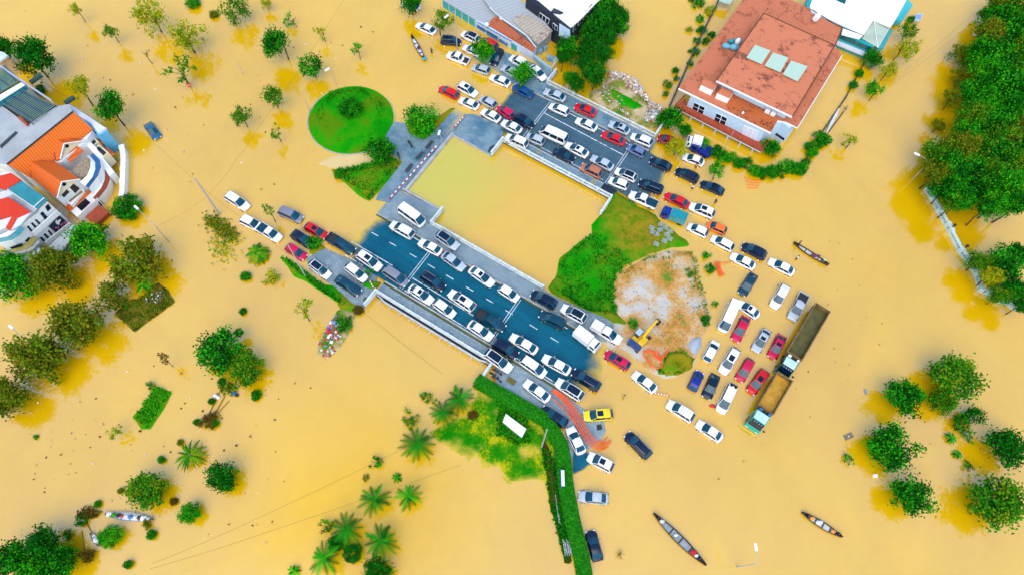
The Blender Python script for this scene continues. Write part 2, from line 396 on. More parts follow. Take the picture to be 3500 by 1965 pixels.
def uvbox(name, segs, mat):        # long kerbs and decks along the bridges: (u0,u1,v0,v1,zbot,ztop)
    mb = MB()
    for u0, u1, v0, v1, a, b in segs: mb.box(((u0+u1)/2, (v0+v1)/2, (a+b)/2), (abs(u1-u0), abs(v1-v0), b-a))
    o = mb.build(name, mat); o.rotation_euler = (0, 0, AX); return structure(o)
KERB = simple('kerb stone', (.42, .45, .46), .8, .35, .8); MOSS = simple('mossy gutter', (.09, .11, .03), .9, .5, .7)
uvbox('bridge_deck', [(-41.6, -18.9, 29.2, 45.3, -.6, .5), (-40.9, -17.9, 67.3, 83.4, -.6, .45)], simple('shaded deck side', (.008, .02, .05), .8))  # dark navy puts the shade on the bridge fascia into its colour
uvbox('canal_wall', [(-50.1, -49.5, 48.6, 63.9, -1, .38), (-50, -41, 63.4, 63.7, -1, .4), (-50.4, -41.7, 48.6, 48.95, -1, .4)], GREYC)
def pavz(u, v): return road_z(u, v if v < 31 or 42.5 < v < 68.5 or v > 81 else (31 if v < 37 else 43 if v < 56 else 68 if v < 74 else 82)) + .12
def strip(name, u0, u1, v0, v1, mat, n=24):
    mb = MB(); us = [u0 + (u1-u0)*i/n for i in range(n+1)]
    vs = [(u, v, max(-.28, pavz(u, v0 if v0 < v1 else v1))) for u in us for v in (v0, v1)] + [(u, v, -.5) for u in us for v in (v0, v1)]
    k = 2*(n+1)
    fs = [(2*i, 2*i+2, 2*i+3, 2*i+1) for i in range(n)] + [(2*i, k+2*i, k+2*i+2, 2*i+2) for i in range(n)] + [(2*i+1, 2*i+3, k+2*i+3, k+2*i+1) for i in range(n)]
    mb.add(vs, fs + [(0, 1, k+1, k), (2*n, k+2*n, k+2*n+1, 2*n+1)])
    o = mb.build(name, mat); o.rotation_euler = (0, 0, AX); return structure(o)
strip('lower_canal_pavement', -51.2, -8.5, 42.35, 45.15, PAVE); strip('lower_canal_kerb', -51.2, -8.5, 42.1, 42.3, KERB); strip('lower_canal_gutter', -51.2, -8.5, 41.85, 42.08, MOSS)
strip('lower_outer_pavement', -41.9, -20.3, 30.2, 31.55, PAVE); strip('lower_outer_kerb', -41.9, -8.5, 31.95, 32.2, KERB); strip('lower_outer_gutter', -41.9, -8.5, 31.6, 31.92, MOSS)
strip('upper_canal_pavement', -41, -20.5, 67.35, 69.0, PAVEW); strip('upper_canal_kerb', -41, -20.5, 69.05, 69.25, KERB)
strip('upper_outer_pavement', -42.2, -16.8, 80.35, 83.3, PAVEW); strip('upper_outer_kerb', -42.2, -17, 80.13, 80.33, KERB)
def rail(label, u0, u1, v, wings, z0, dense=True):
    c = UV((u0+u1)/2, v, z0); t = thing('bridge_railing', label, 'railing', c, AX, 'railings of the two bridges')
    L = u1-u0; m1 = MB(); m2 = MB(); m3 = MB()
    m1.box((0, 0, 1.0), (L, .26, .14)); m2.box((0, 0, .12), (L, .3, .24))
    for wu, dv in wings:
        x = wu - (u0+u1)/2
        m1.box((x, dv/2, 1.02), (.3, abs(dv)+.26, .16)); m2.box((x, dv/2, .1), (.34, abs(dv), .2))
        for k in range(int(abs(dv)/.3)): m3.box((x, dv*(k+.5)/int(abs(dv)/.3), .6), (.09, .08, .7))
    if dense:
        k = int(L/.32)
        for i in range(k): m3.box((-L/2 + L*(i+.5)/k, 0, .6), (.07, .08, .7))
    m1.build('handrail', RAILM, t, local=True); m2.build('plinth', RAILM, t, local=True); m3.build('balusters', RAILM, t, local=True)
    n = 9
    for i in range(n):
        p = MB(); p.box((-L/2 + L*i/(n-1), 0, .58), (.3, .32, 1.16)); p.build('post', RAILM, t, local=True)
RAILM = simple('railing concrete', (.6, .67, .68), .7, .25, 1.2)
rail('pale concrete railing of the lower bridge on its canal side', -41.7, -19, 45.35, [(-41.7, 3.4)], .72)
rail('pale concrete railing of the lower bridge above the grey pipe', -41.9, -19, 29.75, [(-41.9, -3.0), (-19, -2.6)], .72)
rail('pale railing of the upper bridge on its canal side', -40.9, -17.9, 67.15, [(-40.9, -3.8), (-17.9, -4.0)], .72)
rail('pale railing of the upper bridge beside the rubble bank', -41, -17.5, 83.55, [(-41, 3.3), (-17.5, 3.2)], .72)
# the pipe slung under the outer railing
t = thing('water_pipe', 'grey water main on brackets along the outer side of the lower bridge', 'pipe', UV(-30.4, 28.95, .5), AX)
mb = MB(); mb.path([(-11.2, .5, .0), (-10.3, .3, .5), (-9.3, 0, .62), (9.3, 0, .62), (10.3, .3, .5), (11.2, .5, 0)], .17, 8); mb.build('pipe', METAL, t, local=True)
for i in range(11):
    mb = MB(); x = -10 + 2*i; mb.box((x, -.15, -.1), (.09, .7, .09)); mb.box((x, -.45, .2), (.08, .08, .6)); mb.build('bracket', PALE, t, local=True)
# pads and pavements beside the bridges
slab('left_pavement', PP(6, (560,1155),(740,1058),(960,1150),(1250,1310),z=.35) + PP(10, (1240,110),(1125,262),(1010,215),(860,70), z=.35) + PP(6, (590,1260), z=.3), .3, PAVE)
slab('canal_platform_lower', PP(6, (1310,690),(1390,600),(1480,490),(1890,690),(1800,815), z=.4) + [UV(-45, 42.4)], .42, PAVE)
slab('canal_platform_upper', PP('g', (1200,520),(1290,330),(1420,330),(1790,500),(1755,650),(1620,835),(1150,560), z=.4), .42, PAVEW)
slab('promenade', PP('g', (420,420),(560,440),(610,570),(800,655),(985,480),(1170,250),(1300,310),(1160,560),(545,1243),(380,1420),(200,1385),(230,1310),(530,920),(440,850),(250,720),(330,580), z=.25),
     lambda u, v: .34 if u > -54 and v < 66 else .22 if v < 66.5 else .03, PAVEW)
slab('right_pavement', PP('i', (-20,180),(180,205),(490,365),(880,645),(990,725),(1200,850),(1225,960),(1180,1050),(1100,1100),(1010,1185), (830,1300),(760,930),(330,690),(-20,440), z=.2),
     lambda u, v: max(.03, min(.7, .66 - (u + 19)*.033)), paving('shore block paving', (.3, .37, .4), (.2, .28, .33), (.07, .12, .15), st=(.1, .19, .27), lo=-.02, hi=.05))
slab('shop_forecourt', PP(3, (-250,560),(-100,500),(60,500),(300,600),(520,700),(590,710),(490,815),(365,905),(160,830),(0,700), z=.2), lambda u, v: .1 if u < -44 else .5, PAVEW)
patch('wet_asphalt', PP('i', (740,900),(830,1180),(820,1480),(960,1420),(1080,1320),(1020,1180),(900,1000)), .24, 1.4, ASPH, .5, .04)
patch('upper_road_apron', PP(7, (1200,150),(1330,60),(1500,0),(1600,60),(1560,200),(1540,330),(1420,500),(1250,560),(1130,420)), .06, 2.5, ASPH2, .6, .04)
patch('canal_bank_verge', PP(11, (240,130),(340,60),(470,90),(700,200),(930,290),(1100,360),(1280,560),(1290,660),(1130,640),(980,590),(860,520),(600,400),(330,260)), .28, 1.2, PAVE, .6, .05)
# ------------------------------------------------------------------ grass, banks, heaps
rc = W(2, 1000, 1150, .3); rc = Vector((-32.3, 81.9, 0)); RR = 8.1
circ = [rc + Vector((math.cos(a)*RR, math.sin(a)*RR, 0)) for a in np.linspace(0, 2*PI, 48, endpoint=False)]
patch('roundabout_lawn', circ, .75, 5, GRASS, .45, .05, seed=2)
mb = MB(); n = 64
for r0, r1, z0, z1 in ((RR, RR+.13, .16, .16),):
    vs = []
    for i in range(n):
        a = 2*PI*i/n; c, s_ = math.cos(a), math.sin(a)
        vs += [(rc.x+c*r0, rc.y+s_*r0, -.4), (rc.x+c*r0, rc.y+s_*r0, z0 - .2*max(0, s_-.2)*1.6), (rc.x+c*r1, rc.y+s_*r1, z0 - .2*max(0, s_-.2)*1.6), (rc.x+c*r1, rc.y+s_*r1, -.4)]
    mb.add(vs, [(4*i+k, 4*i+k+1, 4*((i+1) % n)+k+1, 4*((i+1) % n)+k) for i in range(n) for k in range(3)])
structure(mb.build('roundabout_kerb', GREYC))
patch('drowned_path', PP(6, (660,228),(800,150),(960,125),(1080,90),(1150,70),(1170,150),(1215,205),(1080,262),(900,285),(780,262)), .035, 1.3, simple('pale silted paving', (.62,.45,.19), .6, .06, .4), .4, .008, seed=51)
patch('planter_lawn', PP('g', (600,560),(700,600),(810,640),(900,570),(1010,430),(1180,250),(1120,250),(1000,340),(900,350),(700,420),(560,400)), .55, .5, GRASSB, .4, .1, seed=5)
patch('corner_lawn', PP(6, (790,265),(900,290),(1080,265),(1230,190),(1400,150),(1500,205),(1490,250),(1340,420),(1180,605),(1080,545),(940,420),(840,350)), .4, 1.5, GRASSB, .4, .16, seed=3)
patch('right_bank', PP(7, (1040,445),(1150,480),(1250,555),(1400,640),(1550,720),(1600,800),(1700,860),(1860,970),(1890,1030),(1700,1050),(1500,1110),(1250,1220),(1170,1300),(1140,1480)) +
      PP(11, (1180,320),(1300,420),(1400,480),(1300,480),(1100,390),(900,300),(700,210),(520,110),(480,60)) + PP(7, (570,1340),(600,1150),(700,1080),(800,990),(930,930),(920,820),(1000,740),(1110,580)), .5, 1.6, grassm('bank grass', (.004, .24, .002), (.03, .23, .003), (.16, .18, .008), .12, dry=W(7, 1400, 860, .5)), .45, .33, seed=9)
patch('gravel_island', PP(7, (1480,1130),(1700,1055),(1900,1090),(1955,1210),(1935,1310),(1965,1431)) + PP(11, (2000,60),(2085,220),(2085,400),(2010,540),(1960,700),(1920,830),(1780,930),(1640,950),(1540,910),(1400,830),(1280,700),(1100,660),(1000,560),(1120,430),(1180,350),(1120,220),(1140,60)) + PP(7, (1150,1300)), .5, 2.2, GRAVEL, .45, .34, seed=4)
patch('island_grass', PP(11, (1560,900),(1600,800),(1650,700),(1800,680),(1930,760),(1900,850),(1780,915),(1650,935)), .95, .8, GRASSB, .45, .25, seed=14)
patch('stone_pile', PP(11, (1840,620),(1900,540),(2000,540),(2000,640),(1940,730),(1870,700)), 1.0, 1.5, GREYGR, .3, .12, seed=6)
patch('hedge_lawn', PP(10, (2180,1000),(2230,1130),(2100,1240),(2010,1330)) + PP(14, (1760,40),(1850,130),(1920,190),(2050,190),(2200,270),(2300,330),(2450,400),(2560,520)) +
      PP(15, (380,500),(460,520),(510,790),(570,960),(630,1180),(650,1310),(740,1300),(700,1000),(640,700),(610,480),(600,300),(560,100),(480,0)) + PP(11, (600,1420),(320,1250),(0,1060)), .13, 2.2, GRASSD, .45, .17, seed=11)
patch('dark_bank', PP(15, (420,120),(470,60),(560,300),(600,480),(640,780),(690,1080),(740,1320),(660,1310),(600,1000),(520,790),(480,480)), .36, .7, grassm('dark bank soil', (.01,.07,.004), (.045,.04,.006), (.1,.05,.012), .3), .4, .2, seed=31)
patch('drowned_grass', PP(14, (1800,100),(2000,220),(2200,360),(2450,480),(2570,560)) + PP(15, (130,540),(350,430),(480,560),(480,300),(300,150),(100,-100)), .02, 2.5, GRASSD, .4, .11, seed=21)
patch('verge', PP(6, (280,1125),(400,1165),(480,1230),(590,1320),(700,1400)) + PP(10, (830,40),(900,110),(1035,220),(1000,275),(900,235),(780,150),(640,60),(560,0)) + PP(6, (440,1330),(370,1220)), .32, .7, GRASSB, .35, .15, seed=8)
patch('grass_plot', PP(6, (600,1040),(690,1010),(755,1050),(660,1125),(590,1100)), .35, .5, GRASSB, .3, .1, seed=12)
patch('grass_triangle', PP(10, (1100,60),(1130,10),(1190,-10),(1300,15),(1225,95)), .62, .5, GRASSB, .3, .08, seed=13)
patch('garden_bed', PP(9, (1520,1020),(1690,1085),(1600,1250),(1470,1450),(1380,1450),(1280,1330),(1400,1200)), .22, .8, GRASSB, .35, .16, seed=15)
patch('weedy_island', PP(9, (1110,315),(1310,505),(1715,205),(1640,80),(1530,0),(1450,70),(1420,170),(1280,170)), .2, .6, grassm('weedy mud', (.02,.05,.006), (.14,.1,.01), (.2,.17,.02), .5), .35, .2, seed=16)
RUBM = grassm('tip soil', (.04, .2, .005), (.25, .22, .05), (.5, .4, .25), .3)
patch('rubble_bank', PP(3, (1080,700),(1230,740),(1370,800),(1420,930),(1500,1010),(1610,1030),(1640,1150),(1590,1260),(1450,1240),(1300,1200),(1150,1110),(1000,1010),(900,960),(900,890),(1000,870),(1050,800)), .7, 2.2, RUBM, .5, .22, seed=17)
patch('rubble_lawn', PP(3, (1060,880),(1130,860),(1220,920),(1320,960),(1440,1040),(1440,1090),(1340,1120),(1200,1060),(1090,960)), .95, 1.2, GRASS, .4, .1, seed=18)
patch('tip_mound', PP(10, (860,280),(900,270),(1000,290),(1100,300),(1040,360),(1020,420),(960,560),(900,660),(780,760),(660,720),(680,600),(760,460),(830,350)), .25, .9, RUBM, .35, .18, seed=19)
patch('left_bank_mud', PP(10, (850,210),(1000,200),(1120,260),(1110,330),(1010,300),(900,280)), .3, .7, GRASSB, .35, .15, seed=20)

def litter(name, label, cat, pts, n, cols, s0, s1, z=.3):
    """uncountable scraps over an area"""
    mb = MB(); P = [Vector(p) for p in pts]
    for i in range(n):
        a, b, c = random.sample(P, 3); r1, r2 = sorted((random.random(), random.random()))
        p = a*r1 + b*(r2-r1) + c*(1-r2); s = random.uniform(s0, s1)
        R = Matrix.Rotation(random.uniform(0, 6), 3, 'Z') @ Matrix.Rotation(random.uniform(-.5, .5), 3, 'X')
        mb.box((p.x, p.y, z + random.uniform(-.1, .25)), (s, s*random.uniform(.4, 1), s*random.uniform(.25, .6)), up=R, m=random.randrange(len(cols)))
    o = mb.build(name, cols); o['kind'] = 'stuff'; o['label'] = label; o['category'] = cat; return o
BR = [simple('rubble white', (.75,.73,.7), .9), simple('rubble tan', (.6,.4,.22), .9), simple('rubble brown', (.3,.14,.06), .9), simple('rubble grey', (.4,.42,.46), .9)]
L1 = PP(3, (1060,720),(1230,750),(1360,810),(1400,930),(1480,1020),(1600,1060),(1570,1230),(1430,1200),(1250,860),(1120,800))
for q in ((0,1,2,9),(1,2,3,8),(2,3,4,8),(4,5,6,7)): litter('rubble', 'pale broken rubble heaped along the bank below the wood', 'rubble', [L1[i] for i in q], 260, BR, .12, .55, .75)
litter('rubble', 'brown and white rubble scattered on the bank by the railing', 'rubble', PP(3, (950,900),(1120,780),(1200,1100),(1300,1180)), 130, BR, .1, .3, .75)
GB = [simple('plastic white', (.8,.8,.82), .6), simple('plastic pink', (.7,.25,.3), .6), simple('plastic blue', (.08,.25,.5), .6), simple('rag brown', (.25,.12,.05), .9), simple('rag red', (.5,.03,.04), .8)]
litter('litter', 'white and coloured plastic litter on the tip below the railing', 'litter', PP(10, (870,300),(860,380),(760,480),(720,560),(820,620),(900,560),(830,420)), 130, GB, .1, .5, .35)
litter('litter', 'white litter caught at the water end of the tip', 'litter', PP(10, (680,600),(740,780),(870,660),(780,720)), 40, GB, .1, .4, .2)
litter('litter', 'plastic bags lying among weeds on the square mud island', 'litter', PP(9, (1500,120),(1640,110),(1560,160),(1560,230),(1320,290)), 60, [GB[0], GB[3], DGREY], .1, .35, .3)
litter('gravel', 'loose stones scattered over the gravel island', 'gravel', PP(11, (1200,60),(1900,50),(2040,300),(1900,700),(1500,700),(1250,400)) , 260, BR[1:], .06, .22, .62)
litter('floating_scraps', 'small scraps drifting on the flood by the parked cars', 'litter', PP('n', (2700,700),(3100,900),(2900,1500),(2400,1700)), 60, BR[1:]+[BARK, BARK], .08, .22, .02)
litter('floating_scraps', 'small scraps and twigs drifting between the trees at lower left', 'litter', PP('n', (100,1200),(1100,1300),(900,1900),(100,1700)), 130, [BR[2], BARK, BR[1], BARK, GB[0]], .06, .3, .02)
litter('floating_scraps', 'small white and brown scraps drifting at upper left', 'litter', PP('n', (50,30),(1300,60),(1000,700),(500,600)), 90, [GB[0], BR[1], BR[2], BARK, WOOD], .08, .3, .02)
def tufts(name, label, pts, n, pal, s=.3, z=.45):
    mb = MB(); P = [Vector(p) for p in pts]
    for i in range(n):
        a, b, c = random.sample(P, 3); r1, r2 = sorted((random.random(), random.random())); p = a*r1 + b*(r2-r1) + c*(1-r2)
        for k in range(3):
            an = random.uniform(0, 6.28); h = random.uniform(.4, 1.1)*s; dx, dy = math.cos(an)*h, math.sin(an)*h; q = p + Vector((random.uniform(-.25,.25), random.uniform(-.25,.25), 0))
            mb.add([(q.x-dy*.3, q.y+dx*.3, z-.2), (q.x+dy*.3, q.y-dx*.3, z-.2), (q.x+dx+dy*.1, q.y+dy-dx*.1, z+h*.6)], [(0, 1, 2)], random.randrange(3))
    o = mb.build(name, PAL[pal]); o['kind'] = 'stuff'; o['label'] = label; o['category'] = 'grass'; return o
tufts('grass', 'rank green grass on the bank at the corner of the canal', PP(7, (620,1200),(800,1030),(940,900),(1180,1080),(1120,1400),(620,1400),(1300,1200)), 800, 'green', .5, .5)
tufts('grass', 'bright grass on the slope below the pavement of parked cars', PP(11, (560,60),(1130,40),(1160,320),(900,280),(760,190)), 1100, 'green', .5, .5)
tufts('grass', 'short lawn grass on the round traffic island', PP(2, (640,1170),(800,900),(1100,860),(1350,1050),(1250,1330),(900,1400)), 1300, 'green', .3, .62)
tufts('grass', 'long grass on the corner lawn beside the promenade', PP(6, (850,300),(1080,290),(1400,180),(1470,240),(1180,580)), 700, 'green', .45, .4)
tufts('grass', 'green blades growing in the garden bed in the flood', PP(9, (1520,1050),(1660,1090),(1450,1420),(1330,1330)), 420, 'fresh', .5, .3)
tufts('grass', 'dense grass on the strip below the clipped hedge', PP(11, (20,1170),(280,1330),(60,1431)) + PP(15, (0,60),(200,150),(330,100)), 900, 'green', .5, .2)
tufts('grass', 'grass on the verge beside the left pavement', PP(6, (330,1140),(480,1240),(560,1330)) + PP(10, (700,80),(960,240),(860,150)), 500, 'green', .45, .35)
tufts('weeds', 'dry weeds on the square mud island', PP(9, (1130,320),(1310,480),(1690,210),(1600,90),(1450,120)), 600, 'olive', .5, .25)
tufts('weeds', 'rough dark weeds on the bank between the hedge and the flood', PP(15, (430,140),(560,300),(610,520),(650,800),(700,1100),(690,1280),(620,1100),(540,800)), 900, 'dark', .5, .3)
tufts('weeds', 'straggling weeds around the rim of the gravel island', PP(7, (1180,1290),(1480,1120),(1900,1060),(1960,1200),(1850,1330)) + PP(11, (1990,100),(2060,350),(1940,500)), 330, 'mixed', .4, .4)
tufts('grass', 'grass over the south end of the gravel island', PP(11, (1560,900),(1660,720),(1800,690),(1900,780),(1780,910)), 420, 'green', .4, .75)
# ------------------------------------------------------------------ cars
def subdivided(mb, name, mats):
    me = mb.mesh(name, mats, True); o = bpy.data.objects.new(name, me); COL.objects.link(o)
    md = o.modifiers.new('s', 'SUBSURF'); md.levels = 1; dg = bpy.context.evaluated_depsgraph_get()
    m2 = bpy.data.meshes.new_from_object(o.evaluated_get(dg)); bpy.data.objects.remove(o); m2.name = name
    m2.polygons.foreach_set('use_smooth', [True]*len(m2.polygons)); return m2
# type: L, W, H, belt, hood z, tail z, cowl x, roof front x, roof rear x, rear glass base x
CT = dict(sedan=(4.55,1.8,1.46,.95,.9,.98,1.08,.12,-1.05,-1.8), hatch=(4.05,1.74,1.53,.98,.93,.98,1.08,.2,-1.42,-1.9), suv=(4.65,1.87,1.75,1.08,1.02,1.08,1.2,.3,-1.68,-2.17),
    mpv=(4.75,1.86,1.78,1.05,1.0,1.06,1.55,.55,-1.8,-2.24), pickup=(5.3,1.88,1.8,1.1,1.06,.78,1.4,.5,-.5,-.82), van=(5.5,1.97,2.25,1.25,1.2,1.25,2.4,1.5,-2.4,-2.68))
CM = {}
def car_meshes(t):
    if t in CM: return CM[t]
    L, Wd, H, belt, hz, tz, xc, x0, x1, xr = CT[t]; h = L/2; w = Wd/2
    st = [(h, .36, .62, .70), (h-.12, .27, hz-.16, .85), (h-.5, .23, hz-.03, .95), (xc+.1 if xc+.1 < h-.6 else h-.65, .22, hz+.03, 1), (.2, .22, belt, 1.0), (-.75, .22, belt, 1.0)]
    st += [(-.95, .22, tz, 1.0), (-1.8, .23, tz, .99)] if t == 'pickup' else [(xr+.5, .22, belt, 1.0), (max(xr-.08, -h+.3), .23, tz, .96)]
    st += [(-h+.12, .27, tz-.06, .92), (-h, .36, tz-.3, .82)]
    mb = MB(); prof = [(-.80,0), (-1,.25), (-.985,.72), (-.90,.97), (-.5,1.02), (0,1.04), (.5,1.02), (.90,.97), (.985,.72), (1,.25), (.80,0)]
    n = len(prof); vs = []
    for x, zl, zt, wf in st:
        bow = lambda y: -.16*y*y if x > h-.6 else (.12*y*y if x < -h+.4 else 0)
        vs += [(x + bow(y), y*w*wf, zl + (zt-zl)*k) for y, k in prof]
    k = len(st)
    fs = [(i*n+j, i*n+j+1, (i+1)*n+j+1, (i+1)*n+j) for i in range(k-1) for j in range(n-1)] + [(i*n+n-1, i*n, (i+1)*n, (i+1)*n+n-1) for i in range(k-1)]
    mb.add(vs, fs + [tuple(range(n-1, -1, -1)), tuple(range((k-1)*n, k*n))])
    # cabin shell (body colour): pillars and roof
    wb, wr = w*.90, w*.72
    if t in ('van',): wr = w*.8
    P = [(xc, belt-.04, wb), (x0, H-.05, wr), ((x0+x1)/2, H, wr+.03), (x1, H-.05, wr), (xr, max(belt, tz)-.04, wb*.97)]
    Y = [-1, -.55, 0, .55, 1]
    bulge = [.16, .07, 0, -.04, -.10]
    cv = lambda i, y: Vector((P[i][0] + bulge[i]*(1-y*y), P[i][2]*y, P[i][1] + (.05*(1-y*y) if 0 < i < 4 else 0)))
    cb = MB(); cb.add([cv(i, y) for i in range(5) for y in Y], [(i*5+j, i*5+j+1, (i+1)*5+j+1, (i+1)*5+j) for i in range(4) for j in range(4)] +
                      [(0, 5, 10, 15, 20), (24, 19, 14, 9, 4)])
    body = subdivided(mb, t + '_body', [PAINT['white']])
    bm = bmesh.new(); bm.from_mesh(body); tmp = cb.mesh('x', PAINT['white']); bm.from_mesh(tmp)
    if t == 'pickup':      # bed walls
        e = MB(); zb = 1.08; e.box((-1.72, w-.06, .93), (1.75, .1, .34)); e.box((-1.72, -w+.06, .93), (1.75, .1, .34)); e.box((-h+.1, 0, .93), (.1, Wd-.22, .34))
        tm2 = e.mesh('y', PAINT['white']); bm.from_mesh(tm2)
    bmesh.ops.recalc_face_normals(bm, faces=bm.faces); bm.to_mesh(body); bm.free()
    body.polygons.foreach_set('use_smooth', [True]*len(body.polygons))
    try: body.set_sharp_from_angle(angle=math.radians(50))
    except Exception: pass
    def panel(i0, i1, s0, s1, yl, name, off=.014, mt=GLASS):
        g = MB(); yy = [-yl, -yl*.5, 0, yl*.5, yl]; vs = []
        for s in (s0, s1):
            for y in yy:
                a = cv(i0, y); b = cv(i1, y); vs.append(a.lerp(b, s))
        nrm = (vs[7]-vs[2]).cross(vs[3]-vs[2]).normalized(); nrm = nrm if nrm.z > 0 else -nrm
        g.add([v + nrm*off for v in vs], [(j, j+1, j+6, j+5) for j in range(4)]); return g.mesh(t + name, mt, True)
    D = dict(body=body, windscreen=panel(0, 1, .05, .98, .93, '_windscreen'), rear_window=panel(4, 3, .08, .94, .9, '_rear_window'))
    sr = MB()
    for s in (0, 1):
        pass
    D['sunroof'] = panel(1, 2, .12, .98, .6, '_sunroof', .012, DGLASS)
    g = MB(); yy = [-.86, -.43, 0, .43, .86]; vs = []
    for i, s in ((1, 0.0), (2, 0), (3, -.1)):
        for y in yy:
            v = cv(i, y); 
            if i == 1: v = cv(1, y).lerp(cv(2, y), .03)
            if i == 3: v = cv(3, y).lerp(cv(2, y), .15)
            vs.append(v + Vector((0, 0, .012)))
    g.add(vs, [(i*5+j, i*5+j+1, (i+1)*5+j+1, (i+1)*5+j) for i in range(2) for j in range(4)]); D['glass_roof'] = g.mesh(t + '_glass_roof', DGLASS, True)
    for sd, nm in ((1, 'sl'), (-1, 'sr')):
        g = MB(); bz = belt + .01; tzr = H - .11
        def at_(x, z):
            f = (z - belt + .04)/(H - .05 - belt + .04); y = wb + (wr-wb)*f; return Vector((x, sd*(y + .014), z))
        fr = lambda z: xc + (x0-xc)*((z-belt)/(H-belt)) - .1
        rr = lambda z: xr + (x1-xr)*((z-belt)/(H-belt)) + .1
        a, b = rr(bz), fr(bz); c, d_ = rr(tzr), fr(tzr)
        cuts = [0, .46, 1] if L < 4.6 or t == 'pickup' else [0, .3, .65, 1]
        for i in range(len(cuts)-1):
            p, q = cuts[i] + .012, cuts[i+1] - .012
            g.add([at_(a + (b-a)*p, bz), at_(a + (b-a)*q, bz), at_(c + (d_-c)*q, tzr), at_(c + (d_-c)*p, tzr)], [(0, 1, 2, 3)])
        D[nm] = g.mesh(t + '_side_window', DGLASS)
    wh = MB(); wh.tube((0, -.11, 0), (0, .11, 0), .33, n=14); wh.tube((0, -.125, 0), (0, .125, 0), .2, n=10, m=1); D['wheel'] = wh.mesh(t + '_wheel', [RUB, CHROME])
    hl = MB(); hl.box((0, 0, 0), (.2, .28, .1)); D['headlight'] = hl.mesh('headlight', HEAD)
    tl = MB(); tl.box((0, 0, 0), (.1, .22, .16)); D['tail_light'] = tl.mesh('tail_light', TAIL)
    mi = MB(); mi.ell((0, 0, 0), (.09, .13, .08), 8, 5); D['mirror'] = mi.mesh('mirror', PAINT['white'], True)
    lr = MB(); lr.box((-1.72, 0, .80 if t == 'pickup' else 1), (1.62, Wd-.3, .03)); D['bed'] = lr.mesh('bed_liner', DARK)
    lr = MB(); lr.box((-1.72, 0, 1.07), (1.72, Wd-.2, .06)); D['cover'] = lr.mesh('bed_cover', DARK)
    rl = MB(); rl.box((( x0+x1)/2, 0, H + .03), (abs(x1-x0)*.9, .05, .05)); D['rail'] = rl.mesh('roof_rail', CHROME)
    rk = MB(); xm = (x0+x1)/2
    for i in range(4): rk.box((xm - .6 + .4*i, 0, H + .06), (.05, wr*1.7, .04))
    D['rack'] = rk.mesh('roof_rack', CHROME)
    cp = MB(); cp.prism([(-.85, -w*.8, 1.78), (-.85, w*.8, 1.78), (-h+.12, w*.78, 1.74), (-h+.12, -w*.78, 1.74)], 1.08); D['canopy'] = cp.mesh('canopy', PAINT['white'])
    bb = MB(); bb.box((-h+.55, 0, H-.02), (.5, w*1.2, .04)); D['band'] = bb.mesh('roof_band', DGLASS)
    CM[t] = D; return D
def make_car(t, col, loc, rz, sx, opts, label, cat):
    D = car_meshes(t); L, Wd, H, belt, hz, tz, xc, x0, x1, xr = CT[t]; h = L/2; w = Wd/2
    r = thing({'sedan': 'sedan_car', 'hatch': 'hatchback_car', 'suv': 'suv', 'mpv': 'minivan', 'pickup': 'pickup_truck', 'van': 'passenger_van'}[t], label, cat, loc, rz, 'vehicles parked on the bridges and in the flood')
    r.scale = (sx, 1, 1); pm = PAINT[col]
    b = link('body', D['body'], r); setmat(b, PAINT['canvas'] if col == 'orange2' else pm)
    link('windscreen', D['windscreen'], r)
    if 'canopy' not in opts: link('rear_window', D['rear_window'], r)
    link('side_window', D['sl'], r); link('side_window', D['sr'], r)
    for s in (1, -1):
        for x in (h*.62, -h*.6):
            o = link('wheel', D['wheel'], r); o.location = (x, s*(w-.1), .33)
        o = link('headlight', D['headlight'], r); o.location = (h-.2, s*w*.62, hz-.24)
        o = link('tail_light', D['tail_light'], r); o.location = (-h+.1, s*w*.74, max(tz-.2, .72))
        o = link('mirror', D['mirror'], r); o.location = (xc-.35, s*(w+.08), belt+.08); setmat(o, pm)
    for k in ('sunroof', 'glass_roof', 'rack', 'band'):
        if k in opts: link(k if k != 'rack' else 'roof_rack', D[k], r)
    if 'rails' in opts:
        for s in (1, -1): o = link('roof_rail', D['rail'], r); o.location = (0, s*w*.62, 0)
    if t == 'pickup':
        if 'canopy' in opts: o = link('canopy', D['canopy'], r); setmat(o, PAINT[opts['canopy']] if isinstance(opts, dict) else pm)
        elif 'cover' in opts: o = link('bed_cover', D['cover'], r); setmat(o, PAINT['teal'])
        else: link('bed_liner', D['bed'], r)
    return r
def place(t, X0, Y0, X1, Y1, z=.75):
    a = WG(t, X0, Y0, z); b = WG(t, X1, Y1, z); c = (a+b)/2; c.z = ground(c); d = a-b
    return c, math.atan2(d.y, d.x), math.hypot(d.x, d.y)
